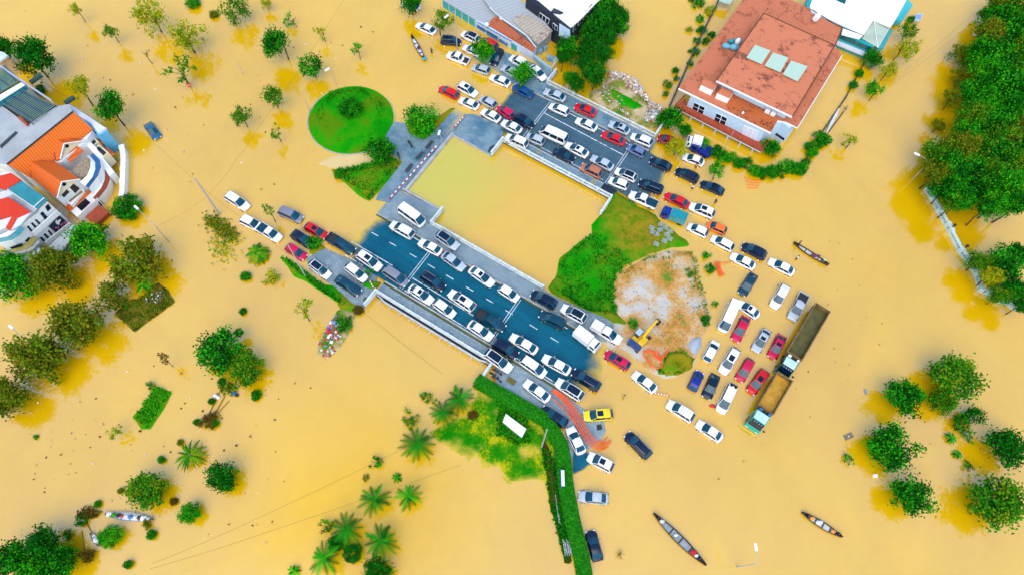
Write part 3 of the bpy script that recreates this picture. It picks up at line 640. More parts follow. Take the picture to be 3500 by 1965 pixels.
CARS = [  # type, colour, tile, front x,y, rear x,y, extras, label
('sedan','steel',1,1545,1355,1440,1210,'','steel blue sedan alone in the flood at left, by the orange roofed villa'),
('sedan','white',2,1640,235,1830,325,'','white sedan half under the tree in front of the teal wall'),
('suv','navy',2,2080,415,1880,400,'rails','navy suv under the tall lamp post, between tree and white pickup'),
('suv','white',2,2085,325,2250,405,'glass_roof','white suv with black glass roof beside the shop front'),
('suv','red',2,2270,388,2425,475,'','red suv half hidden behind the tree by the shop front'),
('sedan','white',2,2100,455,2270,535,'','white sedan hidden at its tail by a tree, next to the navy suv'),
('pickup','white',2,1940,530,2155,612,'','white pickup with black load bed in the water below the lamp post'),
('suv','navy',2,2385,640,2465,490,'','navy suv standing across the row by the shop front'),
('hatch','silver',2,2195,655,2350,705,'','silver hatchback behind the white pickup in the water'),
('sedan','white',2,2360,745,2560,825,'','white sedan behind the silver hatchback, nose in the water'),
('sedan','silver',3,45,655,215,735,'','silver sedan half under the bright green tree on the forecourt'),
('suv','white',3,125,560,290,645,'','white suv against the shop wall, behind the bright green tree'),
('sedan','white',3,470,765,325,655,'','white sedan on the forecourt at the right of the bright green tree'),
('hatch','red',2,1860,858,2050,950,'','red hatchback at the head of the flooded end of the upper bridge'),
('suv','white',2,2235,935,2050,835,'sunroof','white suv with sunroof beside the leading red hatchback'),
('sedan','white',2,2060,970,2250,1055,'','white sedan behind the leading red hatchback'),
('hatch','silver',2,2262,960,2415,1035,'','silver hatchback in the middle lane of the flooded bridge end'),
('sedan','white',2,2280,1090,2460,1170,'','white sedan at the kerb of the upper canal platform, first of two'),
('hatch','crimson',2,2435,1055,2590,1140,'','crimson hatchback behind the silver one on the flooded bridge end'),
('sedan','white',3,45,1200,235,1290,'','white sedan at the kerb of the upper canal platform, second of two'),
('suv','white',3,80,1335,295,1430,'','white suv on the kerb at the corner of the upper railing'),
('suv','navy',3,350,1235,175,1150,'','navy suv on the upper bridge just left of the first road joint'),
('sedan','blue',3,150,850,350,935,'','blue sedan at the edge of the forecourt below the bright green tree'),
('sedan','silver',3,458,888,668,975,'','silver sedan on the outer pavement at the first end of the upper railing'),
('sedan','red',3,757,1033,965,1120,'','red sedan on the outer pavement of the upper bridge'),
('hatch','white',3,510,1030,700,1115,'','white hatchback beside the outer kerb, left of the red pavement sedan'),
('sedan','white',3,768,1170,975,1265,'','white sedan beside the outer kerb, between white hatchback and red sedan'),
('sedan','silver',3,1093,1205,1295,1295,'sunroof','silver sedan with sunroof on the outer pavement of the upper bridge'),
('sedan','red',3,1022,1305,1250,1400,'','red sedan in the outer lane of the upper bridge'),
('hatch','white',3,1308,1325,1512,1415,'','white hatchback on the outer pavement at the far corner of the railing'),
('van','white',3,418,1272,675,1390,'','long white passenger van in the middle of the upper bridge'),
('hatch','silver',3,283,1325,458,1400,'','silver hatchback between the corner suv and the long white van'),
('sedan','white',7,665,35,888,150,'sunroof','white sedan with sunroof behind the long white van'),
('sedan','navy',7,752,195,555,95,'','navy sedan at the canal side kerb of the upper bridge'),
('suv','copper',7,815,248,1020,345,'','copper coloured suv near the canal side kerb of the upper bridge'),
('sedan','silver',7,918,165,1135,275,'','silver sedan above the copper suv on the upper bridge'),
('hatch','slate',7,1278,62,1440,145,'','slate blue hatchback on the second road joint of the upper bridge'),
('hatch','white',7,1152,290,1358,388,'glass_roof','white hatchback with dark roof at the end of the upper bridge'),
('hatch','white',7,1092,382,1278,462,'','plain white hatchback at the end of the upper canal railing'),
('suv','navy',7,1388,400,1612,512,'rails','navy suv with roof rails coming off the upper bridge'),
('pickup','white',7,1293,515,1555,652,'cover','white pickup with dark bed cover at the edge of the grass bank'),
('sedan','navy',7,1495,182,1700,282,'','navy sedan beside the yellow green tree at the bridge end'),
('suv','navy',7,1742,292,1965,395,'','navy suv in the flood, middle of three dark cars by the villa hedge'),
('sedan','navy',7,1985,415,2218,512,'','navy sedan in front of the small white flowered tree'),
('sedan','white',7,1812,140,2025,228,'','white sedan beside the blue flatbed lorry'),
('sedan','red',7,1635,530,1875,642,'','red sedan standing in the flood in front of a white suv'),
('suv','white',7,1878,635,2122,738,'sunroof','white suv with sunroof directly behind the red flooded sedan'),
('hatch','white',7,1860,832,2055,925,'','white hatchback in the flood beside the orange taxi'),
('hatch','orange',7,2045,815,2238,895,'','orange and red taxi among white cars in the flood'),
('hatch','white',7,2092,948,2308,1062,'','white hatchback behind the orange taxi'),
('suv','navy',7,2392,1025,2625,1145,'','navy suv in the flooded row, last dark one before the canoe'),
('sedan','white',7,2282,1120,2522,1242,'','white sedan in the flood beside the orange conduit on the island shore'),
('sedan','white',8,78,1172,328,1300,'','white sedan nearest the long canoe and its wading man'),
('hatch','maroon',3,1600,1345,1720,1400,'','maroon hatchback almost hidden under the bush by the railing end'),
('suv','white',5,2430,668,2215,530,'','white suv near the foot of the leaning utility pole'),
('suv','white',5,2562,862,2360,765,'','white suv touching the teal bedded pickup in the flood'),
('pickup','white',6,302,965,115,852,'cover','white pickup with teal bed cover at left in the flood'),
('mpv','grey',6,525,780,302,682,'','grey minivan in the flood beside a bent street lamp'),
('hatch','red',6,770,950,552,825,'sunroof','red hatchback with sunroof in the flood behind the grey minivan'),
('suv','navy',6,617,1025,428,905,'','navy suv in the flood with bush at its nose'),
('hatch','crimson',6,557,1150,373,1035,'','crimson hatchback under the leaning white pole'),
('pickup','teal',6,1033,1088,778,945,'','dark teal pickup about to enter the lower bridge road'),
('suv','white',6,1293,1252,1070,1105,'sunroof','white suv with sunroof at the left end of the lower bridge road'),
('hatch','white',6,793,1328,602,1190,'glass_roof','white hatchback with black glass roof on the left pavement'),
('hatch','white',6,1152,1362,955,1218,'','white hatchback on the left pavement beside the grass triangle'),
('sedan','teal',10,1090,118,855,-32,'','dark teal sedan at the outer corner of the left pavement'),
('mpv','grey',6,1553,1408,1330,1260,'','grey minivan at the first road joint of the lower bridge'),
('suv','navy',10,1912,78,1692,-68,'rails','navy suv with bright roof rails in the middle of the lower bridge'),
('van','white',6,1712,822,1487,668,'','white van on the canal platform of the lower bridge'),
('suv','white',6,1392,818,1612,935,'','white suv at the kerb below the white van on the platform'),
('sedan','white',6,1667,985,1885,1102,'','white sedan at the canal side kerb before the first road joint'),
('suv','silver',6,2048,1052,1840,912,'glass_roof','silver suv with dark glass roof on the canal side pavement'),
('sedan','silver',6,2110,1258,1900,1108,'','silver sedan at the canal side kerb just after the first road joint'),
('sedan','white',6,2395,1412,2165,1250,'sunroof','white sedan with sunroof at the canal side kerb of the lower bridge'),
('sedan','white',10,1800,207,1575,55,'sunroof','white sedan with sunroof at the outer kerb of the lower bridge'),
('hatch','white',10,2015,342,1820,200,'','white hatchback at the outer kerb behind the white sunroof sedan'),
('suv','white',10,1953,103,2215,280,'sunroof','big white suv with sunroof crossing the middle of the lower bridge'),
('pickup','teal',10,2505,472,2228,305,'','dark teal pickup at the second road joint of the lower bridge'),
('sedan','white',10,2385,562,2155,408,'','white sedan at the outer kerb beside the dark teal pickup'),
('suv','navy',11,198,737,-40,590,'','navy suv after the second road joint, by the outer kerb'),
('suv','white',11,138,875,-118,690,'glass_roof','white suv with large glass roof at the outer corner of the railing'),
('hatch','white',11,208,182,22,62,'','white hatchback at the canal side kerb before the second joint'),
('suv','navy',11,332,115,575,248,'','navy suv on the canal side pavement at the end of the railing'),
('suv','teal',11,415,318,660,440,'','dark teal suv at the canal side kerb after the second joint'),
('suv','white',11,627,252,862,388,'glass_roof','white suv with dark glass roof on the canal side verge'),
('pickup','white',11,1213,597,928,418,'canopy','white pickup with hard canopy on the verge beside the excavator'),
('hatch','crimson',11,1047,695,1295,848,'sunroof','crimson hatchback with sunroof in the shallow water by the island'),
('sedan','white',11,122,532,392,697,'','white sedan in the middle lane after the second road joint'),
('mpv','white',11,470,925,235,755,'','white minivan at the outer kerb near the end of the road'),
('sedan','white',11,442,740,712,892,'','white sedan in the middle lane, last before the flooded road end'),
('suv','navy',11,735,885,1000,1052,'rails','long navy suv with roof rails at the waterline of the lower road'),
('suv','white',11,575,975,835,1145,'glass_roof','white suv with glass roof between navy suv and orange conduits'),
('sedan','white',11,267,980,507,1165,'','white sedan on the paving beside the upper end of the orange conduits'),
('sedan','navy',11,432,1245,683,1405,'','navy sedan between the clipped hedge and the orange conduits'),
('suv','yellow',11,840,1318,1130,1302,'sunroof','yellow suv with dark sunroof beside the orange conduits'),
('sedan','white',11,1327,900,1552,1075,'','white sedan in the flood in front of the striped barrier'),
('suv','white',11,1660,1190,1918,1352,'rack','white suv with roof rack in the flood behind the striped barrier'),
('sedan','white',11,1950,1383,2198,1548,'','white sedan in the flood behind the suv with the roof rack'),
('sedan','white',15,705,-20,830,248,'','white sedan between the hedge and the lower end of the conduits'),
('suv','white',15,888,262,1128,388,'sunroof','white suv with sunroof at the edge of the blue wet asphalt'),
('suv','navy',15,1262,45,1488,275,'rails','navy suv with roof rails alone in the open flood at lower right'),
('sedan','silver',15,787,655,1087,685,'','silver white sedan parked crosswise beside the hedge'),
('sedan','navy',15,905,992,990,1295,'','dark blue sedan beside the hedge, nearest the bottom edge'),
('sedan','teal',11,2385,138,2515,-68,'','dark teal sedan in the flood at the top of the car park'),
('van','white',11,2185,515,2335,188,'','long white passenger van in the flooded car park'),
('sedan','white',11,2348,205,2560,348,'sunroof','white sedan with sunroof standing behind the long white van'),
('sedan','crimson',11,2320,592,2440,348,'','crimson sedan beside the long white van'),
('hatch','white',11,2145,588,2040,785,'','small white hatchback between gravel island and white suv'),
('suv','white',11,2195,908,2340,665,'sunroof','white suv with sunroof in the middle of the flooded car park'),
('hatch','crimson',11,2360,978,2482,768,'','crimson hatchback between the white suv and a red suv'),
('suv','red',11,2470,1098,2622,878,'sunroof','bright red suv with sunroof next to the smaller tipper truck'),
('hatch','royal',11,1985,885,1900,1068,'','royal blue hatchback in the flooded car park, first from the island'),
('sedan','navy',11,2040,1148,2140,915,'glass_roof','navy sedan next to the royal blue hatchback'),
('mpv','white',11,2170,1302,2312,1005,'band','long white minivan with black roof edge in the flooded car park'),
('suv','white',12,118,267,250,45,'rack','white suv with roof rack at the far side of the flooded car park'),
('pickup','silver',12,297,382,430,130,'','silver pickup with purple black load bed beside the big tipper truck'),
('sedan','silver',12,-58,692,68,478,'sunroof','silver sedan with sunroof in front of a crimson one'),
('sedan','crimson',12,103,757,215,532,'sunroof','crimson sedan with sunroof beside the big tipper truck'),
('sedan','white',2,1540,45,1640,75,'','white car nosing out from under the tree at the top edge'),
]
CATS = dict(sedan='car', hatch='car', suv='car', mpv='car', pickup='pickup', van='van')
for ty, col, t, a, b, c, d, ex, lab in CARS:
    loc, rz, L = place(t, a, b, c, d)
    make_car(ty, col, loc, rz, clamp((L+.12)/CT[ty][0], .92, 1.14), ex.split(), lab, CATS[ty])

# small lorries
def lorry(name, label, cat, t, a, b, c, d, cabcol, boxcol, W_=1.75, Hc=1.95, Hb=2.3, cabL=1.5, open_=False):
    loc, rz, L = place(t, a, b, c, d, 1.2); r = thing(name, label, cat, loc, rz, 'lorries parked in the flood'); h = L/2
    m = MB(); m.prism([(h-.1, -W_*.44, Hc), (h-cabL, -W_*.46, Hc+.03), (h-cabL, W_*.46, Hc+.03), (h-.1, W_*.44, Hc)][::-1], [1.05]*4)
    m.prism([(h, -W_/2, 1.08), (h-cabL, -W_/2, 1.08), (h-cabL, W_/2, 1.08), (h, W_/2, 1.08)], .4); m.build('cab', PAINT[cabcol], r, local=True)
    m = MB(); m.add([(h-.06, -W_*.42, 1.15), (h-.06, W_*.42, 1.15), (h-.18, W_*.38, Hc+.02), (h-.18, -W_*.38, Hc+.02)], [(0,1,2,3)]); m.add([(h-.18, -W_*.38, Hc+.03), (h-.18, W_*.38, Hc+.03), (h-.5, W_*.38, Hc+.04), (h-.5, -W_*.38, Hc+.04)], [(0,1,2,3)]); m.build('windscreen', GLASS, r, local=True)
    for s in (1, -1):
        m = MB(); m.add([(h-.3, s*(W_*.47), 1.15), (h-cabL+.3, s*W_*.475, 1.15), (h-cabL+.3, s*W_*.468, Hc-.12), (h-.4, s*W_*.458, Hc-.12)], [(0,1,2,3)]); m.build('side_window', DGLASS, r, local=True)
    m = MB(); x0 = -h; x1 = h-cabL-.1
    if open_:
        m.box(((x0+x1)/2, 0, .85), (x1-x0, W_+.1, .12))
        for s in (1, -1): m.box(((x0+x1)/2, s*(W_/2+.02), 1.2), (x1-x0, .06, .7))
        m.box((x0+.03, 0, 1.2), (.06, W_, .7)); m.box((x1-.03, 0, 1.3), (.06, W_, .9))
    else:
        m.prism([(x0, -W_/2, Hb), (x1, -W_/2, Hb), (x1, W_/2, Hb), (x0, W_/2, Hb)], .75)
        for i in range(6): m.box((x0 + (x1-x0)*(i+.5)/6, 0, Hb+.02), (.05, W_+.04, .05)); m.box((x0 + (x1-x0)*(i+.5)/6, 0, (Hb+.75)/2), (.05, W_+.06, Hb-.8))
    m.build('cargo_box' if not open_ else 'flat_bed', PAINT[boxcol], r, local=True)
    for x in (h-.75, -h+.8):
        for s in (1, -1): m = MB(); m.tube((x, s*(W_/2-.2), .36), (x, s*(W_/2+.02), .36), .36, n=12); m.build('wheel', RUB, r, local=True)
    return r
lorry('box_lorry', 'white box lorry at the kerb beside the white canopied pickup', 'truck', 11, 985,660,765,485, 'white', 'white')
lorry('canvas_lorry', 'small blue lorry with teal canvas body in the flood', 'truck', 7, 1610,690,1842,785, 'royal', 'canvas')
lorry('flatbed_lorry', 'blue flatbed lorry by the villa hedge beside a white sedan', 'truck', 7, 1905,40,2090,135, 'royal', 'royal', open_=True)
lorry('box_lorry', 'white box van half behind bushes in front of the villa balcony', 'truck', 3, 1850,1370,1990,1420, 'white', 'white', Hb=2.6, cabL=1.0)
# tipper trucks
SOIL = simple('wet load of silt', (.10, .09, .012), .5, .4, 1); SOIL2 = simple('yellow load of silt', (.55, .28, .012), .5, .3, 1)
TGRN = paint('tipper green', (.004, .09, .07)); TGRN2 = paint('tipper mint', (.015, .4, .3)); RUST = simple('dusty steel bed', (.24, .15, .05), .8, .5, 1); CABR = simple('cab roof white', (.5, .75, .72), .5)
def tipper(label, t, a, b, c, d, load, cabm, big):
    loc, rz, L = place(t, a, b, c, d, 2.0); W_ = 2.45; h = L/2; r = thing('tipper_truck', label, 'truck', loc, rz, 'tipper trucks beside the flooded car park')
    cl = 2.3; m = MB(); m.prism([(h, -W_/2+.1, 1.7), (h, W_/2-.1, 1.7), (h-cl, W_/2, 1.7), (h-cl, -W_/2, 1.7)], .5)
    m.prism([(h-.35, -W_/2+.2, 2.95), (h-.35, W_/2-.2, 2.95), (h-cl, W_/2-.1, 3.0), (h-cl, -W_/2+.1, 3.0)], [1.7]*4)
    m.box((h+.05, 0, .75), (.25, W_, .5)); m.build('cab', cabm, r, local=True)
    m = MB(); m.prism([(h-.8, -W_/2+.3, 3.06), (h-.8, W_/2-.3, 3.06), (h-cl+.1, W_/2-.25, 3.08), (h-cl+.1, -W_/2+.25, 3.08)], 2.98)
    for i in range(4): m.box((h-1.0-.28*i, 0, 3.09), (.06, W_-.8, .03))
    m.build('cab_roof', CABR, r, local=True)
    m = MB(); m.add([(h+.03, -W_/2+.2, 1.75), (h+.03, W_/2-.2, 1.75), (h-.3, W_/2-.3, 2.85), (h-.3, -W_/2+.3, 2.85)], [(0,1,2,3)]); m.build('windscreen', DGLASS, r, local=True)
    m = MB(); m.box((h-.42, 0, 3.05), (.35, W_-.5, .1)); m.build('sun_visor', DARK, r, local=True)
    m = MB(); [m.box((h-.35, -.6+.4*i, 3.12), (.08, .12, .04)) for i in range(4)]; m.build('roof_lamps', HEAD, r, local=True)
    for s in (1, -1):
        m = MB(); m.add([(h-.5, s*(W_/2-.12), 1.8), (h-cl+.5, s*(W_/2-.03), 1.8), (h-cl+.5, s*(W_/2-.1), 2.7), (h-.75, s*(W_/2-.17), 2.7)], [(0,1,2,3)]); m.build('side_window', DGLASS, r, local=True)
        m = MB(); m.box((h-.1, s*(W_/2+.25), 2.2), (.12, .28, .5)); m.box((h-.1, s*(W_/2+.05), 2.4), (.05, .3, .05)); m.build('mirror', DARK, r, local=True)
        m = MB(); m.box((h+.18, s*.85, .85), (.06, .4, .2)); m.build('headlight', HEAD, r, local=True)
    m = MB(); m.box((-.6, 0, .8), (L-1.0, .9, .35)); m.box((h-cl-.35, 0, 1.7), (.5, W_*.8, 1.7)); m.build('chassis', DARK, r, local=True)
    m = MB(); m.box((h-cl-.35, -.6, 2.75), (.4, .5, .35)); m.box((h-cl-.35, .85, 2.75), (.4, .35, .35)); m.build('air_filter', WHITE if big else BLUEP, r, local=True)
    x1 = h-cl-.75; x0 = -h; zt = 2.9
    m = MB()
    for s in (1, -1): m.box(((x0+x1)/2, s*(W_/2+.03), (zt+1.15)/2), (x1-x0, .09, zt-1.15)); m.box(((x0+x1)/2, s*(W_/2+.05), zt), (x1-x0, .16, .12))
    for i in range(7):
        for s in (1, -1): m.box((x0 + (x1-x0)*(i+.5)/7, s*(W_/2+.1), 2), (.1, .08, 1.6))
    m.box((x0+.04, 0, (zt+1.15)/2), (.09, W_, zt-1.15)); m.box((x1-.04, 0, (zt+1.3)/2), (.09, W_, zt-1.1)); m.box(((x0+x1)/2, 0, 1.2), (x1-x0, W_, .1))
    m.build('tipper_body', RUST, r, local=True)
    m = MB(); k = 14; vs = [(x0 + .1 + (x1-x0-.2)*i/k, -W_/2 + .05 + (W_-.1)*j/6, 1.95 + .12*math.sin(i*1.3)*math.cos(j)) for i in range(k+1) for j in range(7)]
    m.add(vs, [(i*7+j, (i+1)*7+j, (i+1)*7+j+1, i*7+j+1) for i in range(k) for j in range(6)]); m.build('silt_load', load, r, True, local=True)
    for x in (h-1.2, -h+1.3, -h+2.6) + ((h-2.9,) if big else ()):
        for s in (1, -1): m = MB(); m.tube((x, s*(W_/2-.35), .52), (x, s*(W_/2-.02), .52), .52, n=14); m.build('wheel', RUB, r, local=True)
tipper('long dark green tipper truck with load of brown silt, standing behind the smaller one', 12, 225,895,590,275, SOIL, TGRN, True)
tipper('short mint green tipper truck with load of yellow silt', 11, 2515,1425,2798,945, SOIL2, TGRN2, False)
# ------------------------------------------------------------------ buildings (outlines measured at their own heights)
CAMP = Vector((0, 0, CAM_H))
def vplane(p, q):
    n = Vector((q.y-p.y, p.x-q.x, 0)).normalized()
    if n.dot(CAMP - p) < 0: n = -n
    return p.copy(), n
def onp(t, X, Y, pl):
    r = ray(t, X, Y); p, n = pl; return CAMP + r * ((p - CAMP).dot(n) / r.dot(n))
def PZ(t, *xyz): return [W(t, x, y, z) for x, y, z in xyz]
def roofp(par, name, pts, mat, th=.22, side=None):
    m = MB(); m.prism(pts, [p.z - th for p in pts], 0, None if side is None else 1)
    return m.build(name, mat if side is None else [mat, side], par)
def wallp(par, name, pts, zb, mat):
    m = MB(); m.prism(pts, zb); return m.build(name, mat, par)
def facade(par, name, t, pl, polys, mat, out=.06):
    n = pl[1]; res = []
    for q in polys:
        m = MB(); a = [onp(t, x, y, pl) for x, y in q]; k = len(a)
        m.add([p + n*out for p in a] + [p - n*.05 for p in a], [tuple(range(k))] + [(i, (i+1) % k, k + (i+1) % k, k+i) for i in range(k)])
        res.append(m.build(name, mat, par))
    return res
def loft(par, name, rows, mat):
    m = MB(); n = len(rows[0]); m.add([p for r in rows for p in r], [(i*n+j, i*n+j+1, (i+1)*n+j+1, (i+1)*n+j) for i in range(len(rows)-1) for j in range(n-1)])
    return m.build(name, mat, par)
def window(par, t, pl, q, nx=2, ny=2, fr=WHITE, gl=DGLASS):
    w_ = facade(par, 'window', t, pl, [q], fr, .08)[0]
    a, b, c, d = [onp(t, x, y, pl) + pl[1]*.1 for x, y in q]; m = MB()
    for i in range(nx):
        for j in range(ny):
            f = lambda s, r: (a.lerp(b, s)).lerp(d.lerp(c, s), r)
            e = .06; s0, s1 = (i+e)/nx, (i+1-e)/nx; r0, r1 = (j+e)/ny, (j+1-e)/ny
            m.add([f(s0, r0), f(s1, r0), f(s1, r1), f(s0, r1)], [(0, 1, 2, 3)])
    o = m.build('pane', gl, w_); return w_
PINK = rooftile('pink roof tiles', (.58,.185,.085), (.48,.13,.055), AX, .45, (.2,.05,.025), .25)
PINKP = rooftile('pink roof tiles mossy', (.54,.165,.075), (.42,.11,.045), AX, .45, (.25,.06,.02), .5)
ORANGE = rooftile('orange roof tiles', (.78,.165,.0), (.55,.09,.0), math.radians(-45), .42)
ORANGE2 = rooftile('orange gable tiles', (.66,.125,.0), (.5,.08,.0), math.radians(45), .5)
REDROOF = rooftile('red roof tiles', (.62,.028,.0), (.52,.02,.0), 0, .5)
RUSTROOF = rooftile('rusty sheet roof', (.4,.1,.03), (.3,.06,.02), math.radians(60), .5, (.16,.03,.01), .6)
GREYROOF = rooftile('grey sheet roof', (.36,.38,.4), (.3,.32,.34), math.radians(60), .8, (.3,.32,.35), .3)
TANROOF = rooftile('tan fibre roof', (.42,.36,.28), (.33,.28,.22), math.radians(50), .7, (.2,.15,.1), .5)
WROOF = rooftile('white sheet roof', (.8,.8,.82), (.74,.75,.78), math.radians(61), 1.2)
POLY = simple('milky polycarbonate', (.42,.5,.4), .4, .2, .6)

# --- villa with pink roofs
v = thing('tiled_villa', 'pale blue villa with two flat pink tiled roofs and red balcony, behind the hedge', 'villa', W('a', 600, 600, 0))
LZ, UZ, DZ = 5.0, 7.6, 1.5
lo = PZ('a', (805,-150,LZ),(1100,-15,LZ),(1322,92,LZ),(1308,112,LZ),(1602,262,LZ),(1540,420,LZ),(1600,512,LZ),(1195,1172,LZ),(1090,1120,LZ),(1010,1105,LZ),(950,1222,LZ),(105,815,LZ))
roofp(v, 'lower_roof', lo, PINKP, .3, WHITE)
up = PZ('a', (885,125,UZ),(1535,420,UZ),(1145,1075,UZ),(450,745,UZ)); roofp(v, 'upper_roof', up, PINK, .35, LEDGE)
cu = sum(up, Vector())/4; wallp(v, 'upper_wall', [Vector((cu.x + (p.x-cu.x)*.86, cu.y + (p.y-cu.y)*.86, UZ-.36)) for p in up], LZ+.01, LBLUE)
wl = PZ('a', (180,975,DZ),(838,1300,DZ)) + PZ('a', (1000,1120,LZ),(1100,1110,LZ),(1180,1145,LZ),(1570,510,LZ),(1520,420,LZ),(1570,275,LZ),(1300,120,LZ),(820,-110,LZ))
wallp(v, 'wall', [Vector((p.x, p.y, LZ-.31)) for p in wl], -.6, LBLUE)
dk = PZ('a', (165,905,DZ),(65,985,DZ),(860,1395,DZ),(930,1300,DZ),(838,1290,DZ),(185,965,DZ)); roofp(v, 'balcony', dk, REDT, .25, LBLUE)
a, b = W('a', 68, 985, DZ), W('a', 858, 1393, DZ); c0 = W('a', 160, 895, DZ); c1 = W('a', 935, 1290, DZ)
rl = MB()
for k in range(4):
    z = Vector((0, 0, .3 + .22*k))
    for p, q in ((a, b), (a, c0), (b, c1)): rl.tube(p+z, q+z, .045, n=5)
for i in range(19): p = a.lerp(b, i/18); rl.tube(p, p + Vector((0, 0, 1)), .04, n=5)
rl.build('balcony_railing', REDT, v)
for i in range(7): p = a.lerp(b, (i+.5)/7); m = MB(); m.tube((p.x, p.y+.4, -.6), (p.x, p.y+.4, DZ-.26), .16, n=8); m.build('column', LBLUE, v)
pl = vplane(wl[0], wl[1])
window(v, 'a', pl, [(248,938),(352,985),(330,1050),(232,1000)], 2, 2); window(v, 'a', pl, [(452,1035),(555,1082),(532,1150),(430,1100)], 2, 2)
window(v, 'a', pl, [(705,1150),(840,1205),(815,1295),(680,1225)], 3, 3, WHITE, LEDGE)
m = MB(); q = PZ('a', (1028,1082,LZ),(1126,1168,LZ),(1150,1150,LZ),(1050,1065,LZ)); m.prism([p - Vector((0,0,.32)) for p in q], -.6); m.build('side_wall', LBLUE, v)
facade(v, 'band_window', 'a', vplane(q[0], q[1]), [[(962,1195),(1075,1270),(1068,1288),(952,1210)]], DGLASS)
for q in ([(805,413),(947,465),(867,588),(727,527)],[(970,483),(1112,530),(1040,662),(895,600)],[(1135,558),(1287,610),(1197,746),(1060,680)]):
    m = MB(); m.prism([W('a', x, y, UZ+.45) for x, y in q], UZ+.3); m.prism([W('a', x, y, UZ+.3).lerp(W('a', sum(e[0] for e in q)/4, sum(e[1] for e in q)/4, UZ+.3), .12) for x, y in q], UZ-.02, 1)
    m.build('skylight', [simple('skylight cover', (.4,.54,.43), .4, .05), DARK], v)
for q in ([(335,725),(462,770),(418,832),(310,780)],[(505,800),(612,845),(570,905),(458,855)]):
    m = MB(); m.prism([W('a', x, y, LZ+1.4) for x, y in q], LZ-.02, 0, 1); m.build('roof_vent', [PINK, WHITE], v)
for x, y in ((922,1018),(972,1042)):
    m = MB(); p = W('a', x, y, LZ+.5); m.box(p, (.9,.5,.9), AX); m.build('air_conditioner', WHITE, v)
m = MB(); p = W('a', 690, 1045, LZ); m.ell(p + Vector((0,0,.3)), (.25,.25,.35), 8, 6); m.build('vent_cap', WHITE, v)
m = MB()
for a_, b_ in ((0,1),(1,2),(0,3)): m.tube(up[a_] + Vector((0,0,.03)), up[b_] + Vector((0,0,.03)), .1, n=5)
m.tube(lo[4] + Vector((0,0,.03)), lo[5] + Vector((0,0,.03)), .09, n=5); m.tube(lo[2] + Vector((0,0,.03)), lo[4] + Vector((0,0,.03)), .09, n=5); m.build('roof_edge', simple('mossy edge', (.1,.045,.02), .9), v)
m = MB(); m.tube(lo[10] + Vector((0,0,.04)), lo[11] + Vector((0,0,.04)), .1, n=5); m.tube(lo[6] + Vector((0,0,.04)), lo[7] + Vector((0,0,.04)), .09, n=5); m.tube(up[2] + Vector((0,0,.04)), up[3] + Vector((0,0,.04)), .09, n=5); m.build('roof_edge', WHITE, v)
tq = PZ('a', (470,800,LZ+.05),(640,850,LZ+.05),(1010,1110,LZ+.05),(945,1205,LZ+.05),(560,1010,LZ+.05)); m = MB(); m.prism(tq, LZ+.01); m.build('terrace', rooftile('terrace tiles', (.5,.13,.03), (.36,.07,.012), AX, .5, (.12,.03,.01), .4), v)
# things standing on the villa roof
t = thing('water_tank', 'white water tank on the pink roof beside the white hall', 'tank', W('a', 1345, 210, LZ)); p = W('a', 1345, 210, LZ)
m = MB(); m.tube(p + Vector((-.3,-.3,1.1)), p + Vector((.5,.8,1.1)), .55, n=14); m.build('tank', WHITE, t)
m = MB(); [m.tube(p + Vector((x, y, 0)), p + Vector((x*.8, y*.8, .8)), .05) for x in (-.5,.5) for y in (-.3,.7)]; m.build('stand', METAL, t)
t = thing('tarpaulin_heap', 'heap of blue tarpaulins and bags on the left terrace of the pink roof', 'tarpaulin', W('a', 590, 420, LZ)); p = W('a', 590, 420, LZ)
for dx, dy, r, z, mm in ((-1.2,-.6,.9,.4,0),(.3,-.9,1.0,.5,0),(-.2,.6,.7,.45,1),(.9,.1,.5,.9,2),(1.2,.8,.8,.5,0)):
    m = MB(); m.ell(p + Vector((dx, dy, z)), (r, r*.7, z+.1), 9, 6); m.build('bundle', [simple('tarp blue', (.12,.4,.55), .5, .4), TEALR, WHITE][mm], t)
m = MB(); m.box(p + Vector((-1.6,1.0,.4)), (.3,2.4,.5), -.4); m.build('plank', RUSTROOF, t)

# --- white hall at the back right
v = thing('white_hall', 'white sheet roofed hall with teal side walls behind the pink villa', 'hall', W('b', 1200, 300, 0)); Z = 4.6
ro = PZ('b', (330,110,Z),(352,165,Z),(350,205,Z),(1228,572,Z),(1380,335,Z),(1660,455,Z),(1760,300,Z),(1990,-120,Z),(420,-160,Z)); roofp(v, 'roof', ro, WROOF, .25, WHITE)
wallp(v, 'wall', [Vector((p.x, p.y, Z-.27)) + (Vector((-1,1.2,0))*.5) for p in ro[::1]], -.6, TEALW)
roofp(v, 'lean_to_roof', PZ('b', (875,475,4.1),(1205,590,4.1),(1140,650,3.8),(850,575,3.8)), WROOF, .15)
roofp(v, 'canopy', PZ('b', (1385,340,4.3),(1640,465,4.0),(1450,790,3.3),(1190,640,3.6)), POLY, .08)
m = MB(); m.tube(W('b',1385,330,4.45), W('b',1445,790,3.4), .07); m.tube(W('b',1640,465,4.05), W('b',1450,790,3.4), .06); m.build('canopy_ridge', WHITE, v)
wp = PZ('b', (845,580,3.3),(1350,790,3.3)); 
m = MB(); m.prism(PZ('b',(850,575,3.3),(1380,790,3.3),(1400,640,3.3),(900,480,3.3)), -.6); m.build('front_wall', TEALW, v)
facade(v, 'window', 'b', vplane(*wp), [[(850,590),(1095,690),(1075,745),(825,640)],[(1105,695),(1340,790),(1320,850),(1085,750)]], TGLASS)
roofp(v, 'ledge', PZ('b', (795,650,1.7),(1305,860,1.7),(1255,915,1.7),(760,710,1.7)), LEDGE, .5)
